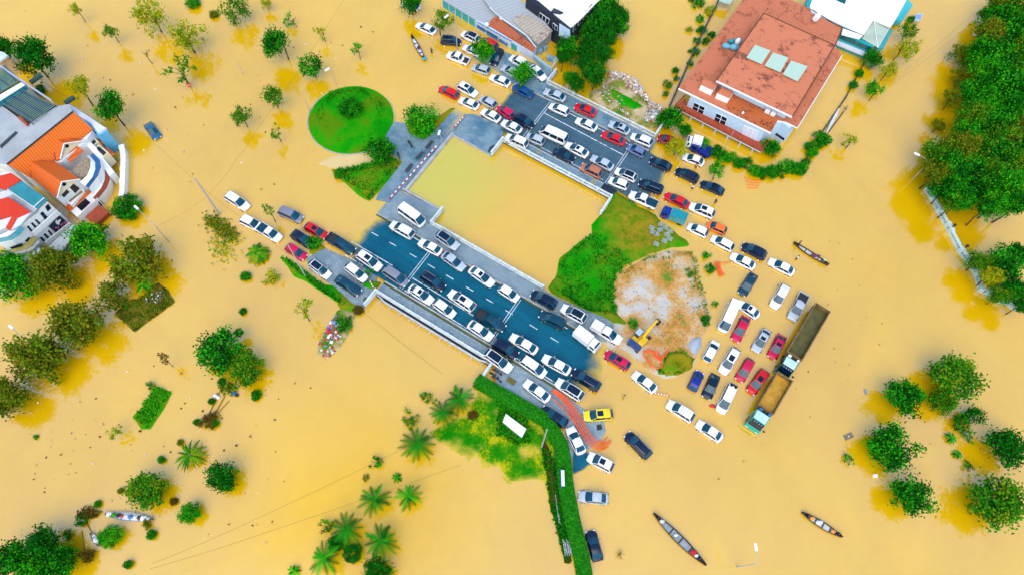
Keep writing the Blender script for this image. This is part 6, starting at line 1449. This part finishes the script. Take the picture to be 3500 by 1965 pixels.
# signs, barriers
t = thing('road_sign', 'small red sign at the foot of the drooping leaved tree', 'sign', W(1, 1850, 850, 0)); m = MB(); p = W(1, 1845, 835, 1); m.tube((p.x, p.y, -.3), p, .04); m.build('post', METAL, t); m = MB(); m.tube(p, p + Vector((0,-.05,.02)), .45, n=8); m.build('sign_plate', REDP, t); m = MB(); m.box(p + Vector((0,-.07,.02)), (.55,.02,.14)); m.build('white_bar', WHITE, t)
def stripes(name, label, cat, a, b, h, n, post=True, wd=.16):
    t = thing(name, label, cat, a); d = b - a; L = d.length; an = math.atan2(d.y, d.x); m = MB(); k = MB()
    for i in range(n): k_ = a.lerp(b, (i+.5)/n); m.box((k_.x, k_.y, k_.z + h), (L/n, wd, .16), an, i % 2)
    m.build('rail', [REDP, WHITE], t)
    for i in range(0, n+1, 4): p = a.lerp(b, min(1, i/n)); k.tube(p, p + Vector((0,0,h)), .05)
    k.build('legs', METAL, t); return t
stripes('striped_barrier', 'long red and white striped barrier along the promenade edge', 'barrier', W('g', 365, 1400, .4), W('g', 950, 745, .4), .55, 26)
stripes('striped_barrier', 'short red and white striped barrier at the upper end of the promenade', 'barrier', W('g', 1165, 515, .4), W('g', 1290, 375, .4), .55, 9)
stripes('striped_barrier', 'orange and white striped barrier in the water between white cars', 'barrier', W(11, 1520, 1100, 0), W(11, 1675, 1130, 0), .45, 11)
stripes('striped_barrier', 'red and white striped bollards leaning at the grass triangle', 'barrier', W('l', 265, 90, .6), W('l', 330, 210, .6), .5, 7)
def bench(label, t, a, b, z): 
    A = W(t, *a, z); B = W(t, *b, z); c = (A+B)/2; d = B-A; T = thing('bench', label, 'bench', (c.x, c.y, z-.3), math.atan2(d.y, d.x), 'stone benches on the promenade'); L = d.length; m = MB()
    for i in range(3): m.box((0, -.22 + .22*i, .42), (L, .18, .06))
    m.build('seat', DGREY, T, local=True)
    for s in (-1, 1): m = MB(); m.box((s*L*.35, 0, .2), (.18, .55, .4)); m.build('leg', GREYC, T, local=True)
bench('dark bench on the promenade, upper of three', 'g', (820,755), (900,665), .65); bench('dark bench on the promenade, middle of three', 'g', (700,890), (780,800), .65); bench('dark bench on the promenade, lowest of three', 'g', (570,1045), (645,950), .65)
def bike(label, t, X, Y, rz, z, col):
    p = W(t, X, Y, z); T = thing('motorbike', label, 'motorbike', (p.x, p.y, p.z), rz, 'motorbikes on the paving'); m = MB()
    m.path([(-.55,0,.7),(-.1,0,.55),(.3,0,.6),(.5,0,.95)], [.14,.17,.14,.06], 8); m.build('body', PAINT[col], T, local=True); m = MB(); m.ell((-.35,0,.8), (.42,.14,.08), 8, 5); m.build('seat', DARK, T, local=True)
    for x in (-.62,.66): m = MB(); m.tube((x,-.06,.3), (x,.06,.3), .3, n=14); m.build('wheel', RUB, T, local=True)
    m = MB(); m.tube((.48,-.33,1.02), (.48,.33,1.02), .03); m.tube((.48,0,1.0), (.66,0,.3), .035); m.build('handlebar', CHROME, T, local=True)
bike('motorbike on the paving at the bridge corner, nearest the white car', 10, 2430, 895, -.5, .6, 'navy'); bike('motorbike on the paving at the bridge corner, middle one', 10, 2400, 930, -.55, .6, 'navy'); bike('motorbike on the paving at the bridge corner, nearest the hedge', 10, 2425, 965, -.5, .6, 'black')
bike('dark motorbike on the promenade between planter and corner tree', 'g', 620, 710, 2.2, .3, 'black'); bike('dark motorbike beside the corner lawn tree', 'g', 480, 850, 1.9, .3, 'navy'); bike('blue motorbike parked against the canal platform railing', 'g', 1625, 765, 1.0, .45, 'royal')
bike('blue motorbike beside the white suv at the platform railing', 'g', 1960, 735, -.5, .8, 'royal')
def hatch_(label, q, mat=None):
    m = MB(); m.prism([Vector((p.x, p.y, p.z)) for p in q], q[0].z - .05); tag(m.build('manhole_cover', mat or simple('rusty cover', (.16,.12,.02), .8, .5, 3)), label, 'manhole cover', 'covers in the paving')
hatch_('square rusty cover in the paving beside the white sedan and motorbikes', PP('i', (130,345),(218,405),(180,450),(98,395), z=.72)); hatch_('dark hole in the paving near the yellow suv', PP('i', (1115,895),(1165,885),(1180,940),(1120,955), z=.2), DARK)
hatch_('green cover in the left pavement near the railing', PP('l', (195,310),(225,330),(185,370),(160,350), z=.36), MOSS)
for lab, X, Y, a in (('yellow folded warning sign on the lower pavement of the upper bridge', 405, 112, 0), ('second yellow warning sign near the end of the upper bridge pavement', 942, 408, .3)):
    c = WG(7, X, Y, .1); m = MB(); m.path([c + Vector((math.cos(i)*.4, math.sin(i)*.4, .02)) for i in np.linspace(0, 6.28, 13)], .05, 5); tag(m.build('cable_ring', YELP), lab.replace('folded warning sign', 'cable ring').replace('second yellow warning sign', 'yellow cable ring'), 'cable', 'yellow rings on the paving')
m = MB(); q = PP('i', (95,765),(325,935),(275,1030),(60,855), z=.9); m.prism(q, .15); q2 = [p.lerp(sum(q, Vector())/4, .06) + Vector((0,0,.02)) for p in q]; t = thing('white_container', 'long white box standing on the grass below the hedge', 'container', q[0]); m.build('box', WHITE, t); m = MB(); m.prism(q2, q2[0].z - .06); m.build('lid', WHITE, t)
t = thing('billboard', 'white topped blue board standing in the hedge', 'sign', W(15, 630, 480, 1.5)); m = MB(); A, B = W(15, 638, 405, 2.0), W(15, 643, 560, 2.0); d = B-A; an = math.atan2(d.y, d.x); c = (A+B)/2; m.box((c.x, c.y, 2.1), (d.length, .45, .15), an); m.build('top', WHITE, t); m = MB(); m.box((c.x-.25, c.y, 1.5), (d.length*1.15, .2, 1.1), an); m.build('board', simple('board blue', (.01,.12,.22), .5), t); m = MB(); [m.tube((p.x-.2, p.y, 0), (p.x-.2, p.y, 1.6), .06) for p in (A, B)]; m.build('post', METAL, t)
t = thing('pipe_stack', 'bundle of pale pipes lying on the bank beside the hedge near the bottom', 'pipes', W(15, 670, 1150, .3)); m = MB()
for i in range(7): m.tube(W(15, 640+i*12, 1075+(i % 3)*15, .4), W(15, 665+i*10, 1240-(i % 2)*25, .4), .07)
m.build('pipe', METAL, t)
t = thing('pipe_stack', 'two thin pale poles lying on the bank under the white topped board', 'pipes', W(15, 590, 750, .3)); m = MB(); m.tube(W(15,568,640,.4), W(15,605,920,.4), .06); m.tube(W(15,580,760,.4), W(15,620,930,.4), .05); m.build('pipe', METAL, t)
def conduit(label, paths, r=.075):
    T = thing('orange_conduit', label, 'conduit', paths[0][0], 0, 'bundles of orange conduit')
    for P in paths:
        m = MB(); Q = []; n = len(P)
        for i in range(n-1):
            p0, p1, p2, p3 = P[max(i-1,0)], P[i], P[i+1], P[min(i+2,n-1)]
            for k in range(6):
                s = k/6; Q.append(.5*((2*p1) + (p2-p0)*s + (2*p0-5*p1+4*p2-p3)*s*s + (3*p1-p0-3*p2+p3)*s**3))
        Q.append(P[-1]); m.path(Q, r, 6); m.build('conduit', HOSE, T, smooth=True)
cpts = [(620,500),(720,570),(830,690),(910,830),(990,980),(1070,1080),(1160,1120),(1230,1090),(1265,1055)]
def off(pts, d, e=0):
    out = []
    for i, (x, y) in enumerate(pts):
        a = pts[min(i+1, len(pts)-1)]; b = pts[max(i-1, 0)]; dx, dy = a[0]-b[0], a[1]-b[1]; l = math.hypot(dx, dy); k = d*(.35 + .65*min(1, i/3)) ; out.append(W('i', x - dy/l*k, y + dx/l*k, max(.12, .85 - .07*i) + e))
    return out
conduit('long bundle of orange conduits sweeping over the paving past the yellow suv', [off(cpts[:9 - (i % 3 == 1)], -40 + 22*i, .05*(i % 2)) for i in range(5)] + [[W('i', x, y, .6 - .04*i) for i, (x, y) in enumerate(((605,590),(680,640),(790,750),(880,880),(960,1010)))], [W('i', x, y, .6 - .04*i) for i, (x, y) in enumerate(((685,660),(760,720),(850,840),(930,970)))]])
L11 = lambda z, *p: [W(11, x, y, z) for x, y in p]
conduit('looped orange conduits lying on the gravel island beside the excavator', [L11(.75, (1420,690),(1500,690),(1600,790),(1610,840),(1540,850),(1470,780),(1430,710)), L11(.85, (1430,700),(1530,700),(1600,770),(1580,700),(1545,690),(1530,720),(1580,770),(1640,730),(1675,680)), L11(.8, (1440,690),(1510,670),(1580,740),(1605,800),(1590,850),(1520,830),(1460,740)), L11(.9, (1600,780),(1640,700),(1672,672))], .085)
conduit('short orange conduits at the shore of the gravel island', [[W(7, x, y, .35) for x, y in ((2125+i*13,1185),(2150+i*9,1260),(2180+i*12,1335-i*5))] for i in range(5)] + [[W(7, x, y, .35) for x, y in ((2180,1195),(2230,1200),(2290,1180))]], .07)
conduit('floating bundle of orange conduits near the villa hedge', [[W(7, 2415+i*9, 362+i*34, .1), W(7, 2480+i*12, 388+i*26, .15), W(7, 2590-i*14, 392+i*25, .1)] for i in range(4)], .06)
WOOD2 = simple('grey pallet wood', (.36,.42,.36), .8, .4, 4)
# pallets
for i, (x, y, a) in enumerate(((1520,868,.1),(1600,840,.4),(1560,920,.5),(1680,895,.35),(1590,885,.8),(1640,865,.2),(1560,1005,.05),(1630,980,.1),(1675,960,.1),(1530,905,.3),(1655,925,.5))):
    x = 1610 + (x-1610)*1.12; y = 925 + (y-925)*1.15; p = W(7, x, y, .6); T = thing('pallet', 'pale slatted pallet in the scattered pile on the grass bank', 'pallet', (p.x, p.y, p.z), AX + a, 'pallets scattered on the bank'); m = MB(); [m.box((0, -.36 + .12*k, .12), (1.0, .07, .03)) for k in range(7)]; m.build('slats', WOOD2, T, local=True); m = MB(); [m.box((s*.44, 0, .05), (.1, .8, .1)) for s in (-1, 0, 1)]; m.build('bearers', WOOD, T, local=True)
# excavator
p = W(11, 1385, 590, .6); q = W(11, 1560, 390, 2.6); dr = q - p; T = thing('excavator', 'yellow and blue excavator with raised boom on the gravel island', 'excavator', (p.x, p.y, .45), math.atan2(dr.y, dr.x))
for s in (1, -1): m = MB(); m.prism([(-1.5, s*.85-.25, .7), (1.5, s*.85-.25, .7), (1.5, s*.85+.25, .7), (-1.5, s*.85+.25, .7)], 0); m.tube((1.5, s*.85-.25, .35), (1.5, s*.85+.25, .35), .35, n=12); m.tube((-1.5, s*.85-.25, .35), (-1.5, s*.85+.25, .35), .35, n=12); m.build('track', DARK, T, local=True)
m = MB(); m.box((-.5, 0, 1.05), (2.6, 2.2, .6)); m.box((-.2, -.6, 1.5), (1.6, .9, .5)); m.build('upper_body', YELP, T, local=True)
m = MB(); m.prism([(-1.9, -1.1, 1.75), (-1.1, -1.1, 1.75), (-1.1, 1.1, 1.75), (-1.9, 1.1, 1.75)], .8); m.build('counterweight', simple('machine blue', (.01,.05,.2), .45), T, local=True)
m = MB(); m.prism([(-.3, .3, 2.6), (.75, .3, 2.6), (.75, 1.1, 2.6), (-.3, 1.1, 2.6)], 1.3); m.build('cab', DGLASS, T, local=True); m = MB(); m.box((.22, .7, 2.65), (1.1, .85, .08)); m.build('cab_roof', simple('pale blue roof', (.35,.5,.7), .4), T, local=True)
m = MB(); m.path([(.6, -.1, 1.5), (2.0, -.1, 3.0), (3.2, -.1, 3.3)], [.28, .3, .2], 8); m.build('boom', YELP, T, local=True); m = MB(); m.path([(3.2, -.1, 3.4), (4.0, -.1, 2.2), (4.4, -.1, 1.2)], [.2, .18, .12], 8); m.build('stick', YELP, T, local=True)
m = MB(); m.prism([(4.1, -.5, 1.2), (4.8, -.5, 1.3), (4.8, .3, 1.3), (4.1, .3, 1.2)], .4); m.build('bucket', DARK, T, local=True); m = MB(); m.tube((.8, -.1, 1.6), (1.9, -.1, 2.5), .09); m.build('ram', CHROME, T, local=True)
# balustrade
bp = [W(t, x, y, .5) for t, x, y in ((8,1635,480),(8,1690,570),(8,1750,690),(8,1830,830),(8,1860,890),(8,1960,1080),(8,2060,1210),(8,2120,1310),(12,2160,80),(12,2220,110),(12,2350,190),(12,2440,215),(12,2500,280))]
T = thing('balustrade', 'pale weathered balustrade at the flooded foot of the right hand wood', 'balustrade', (bp[0].x, bp[0].y, 0)); m = MB(); b_ = MB()
for i, (a, b) in enumerate(zip(bp[:-1], bp[1:])):
    d = b-a; L = d.length; an = math.atan2(d.y, d.x); c = (a+b)/2
    m.box((c.x, c.y, .95), (L, .5, .14), an); m.box((c.x, c.y, .1), (L, .6, .3), an)
    for k in range(max(2, int(L/.45))): q = a.lerp(b, (k+.5)/max(2, int(L/.45))); b_.box((q.x, q.y, .55), (.16, .3, .7), an)
    q = MB(); q.box((a.x, a.y, .55), (.75, .75, 1.2), an); q.build('pier', STONE, T)
m.build('rail', STONE, T); b_.build('balusters', STONE, T)
for lab, t, x, y in (('dark round lamp on the balustrade, upper one', 8, 1887, 842), ('dark round lamp on the balustrade, lower one', 8, 2008, 1046)): p = W(t, x, y, 1.1); m = MB(); m.tube(p - Vector((0,0,.2)), p + Vector((0,0,.25)), .12); m.ell(p + Vector((0,0,.45)), (.3,.3,.25), 8, 6); tag(m.build('wall_lamp', DARK), lab, 'lamp')
# floating trunks at left
t = thing('floating_branches', 'long bare branches floating between brown bush and dark bush at left', 'branches', W(9, 2150, 1180, 0)); m = MB(); m.tube(W(9,2050,1290,.1), W(9,2160,1060,.25), .07); m.tube(W(9,2100,1300,.1), W(9,2200,1120,.25), .07); m.tube(W(9,2130,1290,.1), W(9,2240,1170,.2), .06); m.build('branch', TWIG, t)
t = thing('floating_bundle', 'white bundle floating among the branches at left', 'bundle', W(9, 2115, 1130, 0)); [MB().ell(W(9,2105+i*14,1120+i*9,.15), (.35,.3,.22), 8, 5).build('bag', [WHITE, LEDGE][i % 2], t) for i in range(3)]
t = thing('floating_bundle', 'blue tarpaulin bundle floating right of the white one', 'bundle', W(9, 2300, 1110, 0)); MB().ell(W(9,2290,1100,.2), (.5,.4,.3), 8, 5).build('bag', BLUEP, t); MB().ell(W(9,2315,1115,.2), (.35,.3,.25), 8, 5).build('bag', DARK, t)
t = thing('bamboo_poles', 'thin bamboo poles standing in the flood by the corner trees', 'poles', W(13, 830, 1000, 0)); m = MB(); m.tube(W(13,800,1000,.1), W(13,830,1210,.1), .05); m.tube(W(13,830,890,.2), W(13,900,1020,.1), .05); m.tube(W(13,670,1080,.1), W(13,675,1190,.1), .05); m.build('pole', TWIG, t)
p = W(16, 860, 72, .1); tag(MB().box((p.x, p.y, .05), (1.5, .8, .12), .45).box((p.x, p.y, .12), (.2, .15, .1), .45, 1).build('floating_board', [WOOD, WHITE]), 'brown wooden board floating beside the round dark tree', 'board')
p = W(16, 1120, 460, .1); tag(MB().prism([(p.x-.35,p.y-.25,.3),(p.x+.35,p.y-.2,.3),(p.x+.3,p.y+.3,.3),(p.x-.3,p.y+.25,.3)], -.1).build('floating_crate', WHITE), 'small white box floating between two round trees at lower right', 'box')
p = W(11, 2105, 1220, .2); tag(MB().ell((p.x, p.y, .1), (.5,.32,.25), 10, 6).build('red_bundle', REDP), 'red bundle floating beside the long white minivan', 'bundle')
p = W(12, 1030, 1080, .2); tag(MB().box((p.x, p.y, .08), (.35, .9, .15), .1).build('floating_board', simple('blue grey board', (.2,.28,.4), .6)), 'small blue grey board floating right of the tipper trucks', 'board')
t = thing('fallen_trunk', 'pale fallen trunk lying along the overgrown wall right of the pink villa', 'trunk', W(4, 700, 1180, .3)); m = MB(); m.path([W(4,765,1065,.5), W(4,735,1130,.5), W(4,690,1210,.45), W(4,640,1310,.4)], [.12,.3,.28,.15], 8); m.build('trunk', PALE, t); m = MB(); m.path([W(4,815,1090,.3), W(4,750,1180,.3), W(4,660,1300,.3)], .1, 5); m.build('branch', BARK, t)
# ------------------------------------------------------------------ boats and people
BOATW = simple('dark boat timber', (.05,.03,.02), .6, .4, 2); BOATG = simple('grey boat boards', (.28,.32,.36), .7, .4, 1.5); BOATF = simple('pale boat boards', (.55,.55,.5), .7, .3, 2)
def boat(label, t, a, b, wd, floor=BOATG, hullm=BOATW, name='wooden_boat'):
    A = W(t, *a, .3); B = W(t, *b, .3); c = (A+B)/2; d = B-A; L = d.length; T = thing(name, label, 'boat', (c.x, c.y, 0), math.atan2(d.y, d.x), 'boats on the flood'); n = 16; rows = []
    for i in range(n+1):
        s = i/n; x = -L/2 + L*s; k = max(.06, math.sin(PI*clamp(s, .015, .985))**.7); h = .42 + .38*abs(2*s-1)**3; w_ = wd/2*k
        rows.append([(x, -w_, h), (x, -w_*.95, h*.4), (x, -w_*.6, -.12), (x, w_*.6, -.12), (x, w_*.95, h*.4), (x, w_, h), (x, w_*.88, h), (x, w_*.8, .12), (x, -w_*.8, .12), (x, -w_*.88, h)])
    m = MB(); m.add([p for r in rows for p in r], [(i*10+j, i*10+(j+1) % 10, (i+1)*10+(j+1) % 10, (i+1)*10+j) for i in range(n) for j in range(10)] + [tuple(range(9, -1, -1)), tuple(n*10+j for j in range(10))]); m.build('hull', hullm, T, local=True)
    m = MB()
    for s0, s1 in ((.16,.34),(.36,.52),(.54,.7),(.72,.84)):
        x0, x1 = -L/2+L*s0, -L/2+L*s1; w0 = wd/2*math.sin(PI*s0)**.7*.78; w1 = wd/2*math.sin(PI*s1)**.7*.78; m.prism([(x0,-w0,.22),(x1,-w1,.22),(x1,w1,.22),(x0,w0,.22)], .14)
    m.build('floor_boards', floor, T, local=True); m = MB()
    for s in (.15,.35,.53,.71,.85): w_ = wd*math.sin(PI*s)**.7*.9; m.box((-L/2+L*s, 0, .36), (.14, w_, .05))
    m.build('thwart', hullm, T, local=True); return T, A, B
PM = {}
def person_mesh(pose, cols):
    key = (pose, cols)
    if key in PM: return PM[key]
    if pose == 'stand': J = [(0,0,.92),(0,0,1.12),(0,0,1.36),(.02,0,1.5),(.03,0,1.64),(0,.1,.88),(.02,.11,.47),(-.02,.11,.05),(0,-.1,.88),(-.03,-.11,.47),(-.06,-.11,.05),(0,.19,1.38),(.06,.26,1.12),(.2,.2,.95),(0,-.19,1.38),(.1,-.25,1.13),(.27,-.16,1.05),(.12,.12,.03),(.08,-.12,.03)]
    else: J = [(0,0,.16),(0,0,.36),(.03,0,.6),(.06,0,.74),(.09,0,.87),(.03,.1,.16),(.4,.16,.36),(.42,.14,.03),(.03,-.1,.16),(.38,-.18,.34),(.42,-.16,.03),(.03,.19,.62),(.18,.28,.42),(.4,.22,.4),(.03,-.19,.62),(.2,-.27,.42),(.42,-.12,.44),(.55,.14,.0),(.55,-.16,.0)]
    E_ = [(0,1),(1,2),(2,3),(3,4),(0,5),(5,6),(6,7),(0,8),(8,9),(9,10),(2,11),(11,12),(12,13),(2,14),(14,15),(15,16),(7,17),(10,18)]
    R_ = [.14,.14,.16,.06,.11,.09,.07,.05,.09,.07,.05,.065,.05,.045,.065,.05,.045,.045,.045]
    me = bpy.data.meshes.new('p'); me.from_pydata(J, E_, []); o = bpy.data.objects.new('p', me); COL.objects.link(o); md = o.modifiers.new('k', 'SKIN'); md.use_smooth_shade = True
    for i, r in enumerate(R_): me.skin_vertices[0].data[i].radius = (r, r)
    me.skin_vertices[0].data[0].use_root = True; o.modifiers.new('s', 'SUBSURF').levels = 1
    m2 = bpy.data.meshes.new_from_object(o.evaluated_get(bpy.context.evaluated_depsgraph_get())); bpy.data.objects.remove(o); m2.name = 'person_' + pose
    m2.materials.clear()
    for c in (SKIN, simple('shirt ' + cols[0], CLOTH[cols[0]], .9), simple('trousers ' + cols[1], CLOTH[cols[1]], .9)): m2.materials.append(c)
    zs = [j[2] for j in J]
    for p in m2.polygons:
        c = p.center; k = min(range(19), key=lambda i: (Vector(J[i]) - c).length); p.material_index = 0 if k in (3,4,13,16,17,18) else 2 if k in (0,5,6,7,8,9,10) else 1
    PM[key] = m2; return m2
CLOTH = dict(navy=(.01,.02,.09), white=(.75,.75,.75), red=(.5,.01,.03), dark=(.015,.015,.02), orange=(.8,.25,.02), teal=(.01,.3,.3), yellow=(.7,.5,.05), purple=(.1,.02,.12), brown=(.15,.06,.03))
def person(label, p, rz, pose, shirt, trousers, hat=None):
    T = thing('person', label, 'person', p, rz, 'people wading and boating'); link('body', person_mesh(pose, (shirt, trousers)), T); hz = 1.64 if pose == 'stand' else .87; hx = .03 if pose == 'stand' else .09
    m = MB()
    if hat: m.tube((hx, 0, hz+.04), (hx, 0, hz+.24), .27, .015, n=14); m.build('conical_hat' , hat, T, local=True)
    else: m.ell((hx-.03, 0, hz+.05), (.12,.115,.11), 10, 6); m.build('hair', DARK, T, local=True)
    return T
HAT = simple('palm leaf hat', (.7,.55,.3), .8)
def onboat(r, s, y=0):
    T, A, B = r; c = A.lerp(B, s); d = (B-A).normalized(); return Vector((c.x - d.y*y, c.y + d.x*y, .24)), math.atan2(d.y, d.x)
def cargo(label, r, s, col, size, cat='bundle', name='cargo_bundle'):
    p, a = onboat(r, s); m = MB(); m.ell(p + Vector((0,0,size[2])), size, 9, 6); m.ell(p + Vector((size[0]*.7, size[1]*.3, size[2]*.8)), tuple(x*.7 for x in size), 8, 5); tag(m.build(name, col), label, cat, 'goods carried in boats')
b1 = boat('large grey boarded boat at the bottom right with red bundle near its stern', 15, (1525,825), (2040,1335), 1.35)
p, a = onboat(b1, .09); person('person in navy sitting at the bow of the large grey boat', p, a, 'sit', 'navy', 'dark', None); p, a = onboat(b1, .88); person('person in dark blue rowing at the stern of the large grey boat', p, a + PI, 'sit', 'navy', 'dark', None)
cargo('red bundle near the stern of the large grey boat', b1, .76, simple('red cloth', (.5,.01,.02), .8), (.45,.42,.2)); cargo('small white box amidships in the large grey boat', b1, .43, WHITE, (.25,.2,.16)); cargo('white sack behind the bow person of the large grey boat', b1, .16, LEDGE, (.35,.3,.15)); cargo('white sacks by the stern rower of the large grey boat', b1, .82, WHITE, (.3,.25,.18))
b2 = boat('dark boat in the lower right flood with orange cushions', 16, (400,815), (795,1058), 1.1, BOATF)
p, a = onboat(b2, .14); person('person in black at the left end of the dark boat', p, a, 'sit', 'dark', 'dark', None); p, a = onboat(b2, .9); person('person in black at the right end of the dark boat', p, a + PI, 'sit', 'dark', 'purple', None)
OR = simple('orange cloth', (.85,.3,.05), .8)
cargo('orange cushion at the left end of the dark boat', b2, .25, OR, (.35,.28,.16)); cargo('orange cushion at the right end of the dark boat', b2, .78, OR, (.35,.28,.16)); cargo('pale sacks amidships in the dark boat', b2, .42, LEDGE, (.5,.34,.2))
b3 = boat('slim brown canoe near the white sedan on the flooded road', 8, (320,1003), (662,1222), .95, BOATF)
p, a = onboat(b3, .12); person('person in navy punting at the left end of the slim canoe', p, a, 'stand', 'navy', 'dark', None); p, a = onboat(b3, .86); person('person in teal sitting at the right end of the slim canoe', p, a + PI, 'sit', 'teal', 'dark', HAT); cargo('purple brown goods amidships in the slim canoe', b3, .6, simple('purple cloth', (.12,.03,.08), .8), (.8,.3,.2))
b4 = boat('pale boarded canoe in the upper flood left of the white cars', 2, (1587,345), (1722,590), 1.0, LEDGE)
p, a = onboat(b4, .55); person('person in purple sitting amidships in the pale canoe', p, a, 'sit', 'purple', 'dark', None); p, a = onboat(b4, .93); person('person in blue and green rowing at the stern of the pale canoe', p, a + PI, 'sit', 'navy', 'teal', None); cargo('green tarpaulin bundle at the stern of the pale canoe', b4, .97, TEALW, (.45,.35,.25))
b5 = boat('boat heaped with coloured household junk at lower left', 13, (1020,832), (1500,885), 1.25, WHITE, simple('grey boat paint', (.4,.42,.42), .7))
for i, (s, c) in enumerate(((.1,WHITE),(.2,PAL['green'][1]),(.3,DARK),(.38,REDP),(.47,LEDGE),(.56,BLUEP),(.64,WHITE),(.72,BARK),(.8,WHITE),(.9,LEDGE))): cargo('%s bundle in the junk boat, %s' % (('white','green','black','red','lilac','blue','white','brown','white','lilac')[i], ('at its bow','beside the black one','beside the red one','between black and lilac','right of the red one','amidships','right of the blue one','between white bundles','right of the brown one','at its stern')[i]), b5, s + random.uniform(-.02,.02), c, (random.uniform(.25,.5), random.uniform(.2,.42), .25))
b6 = boat('small boat moored against the big round bush at lower left', 13, (890,1015), (975,1145), .8, WHITE, simple('grey boat paint b', (.35,.36,.38), .7)); cargo('white and red rags in the small moored boat', b6, .6, WHITE, (.4,.3,.2))
for lab, t, x, y, rz, s, tr_ in (('person wading right of the pale canoe', 2, 1788, 500, 1.2, 'brown', 'dark'), ('person in white wading between navy cars by the villa hedge', 7, 1912, 460, 2, 'white', 'dark'), ('person in orange wading behind the white sedan by the hedge', 7, 1945, 255, 1, 'orange', 'brown'), ('person in dark clothes wading above the white sunroof suv', 7, 2135, 600, .5, 'dark', 'brown'), ('person in white wading beside the slim canoe', 8, 358, 1150, 0, 'white', 'dark'), ('person in yellow wading past the end of the lower road', 11, 1240, 1130, 3, 'yellow', 'dark'), ('person in orange walking between navy suv and white pickup', 7, 1505, 535, 2, 'orange', 'white')):
    p = W(t, x, y, .6); person(lab, (p.x, p.y, -.35), rz, 'stand', s, tr_, None)
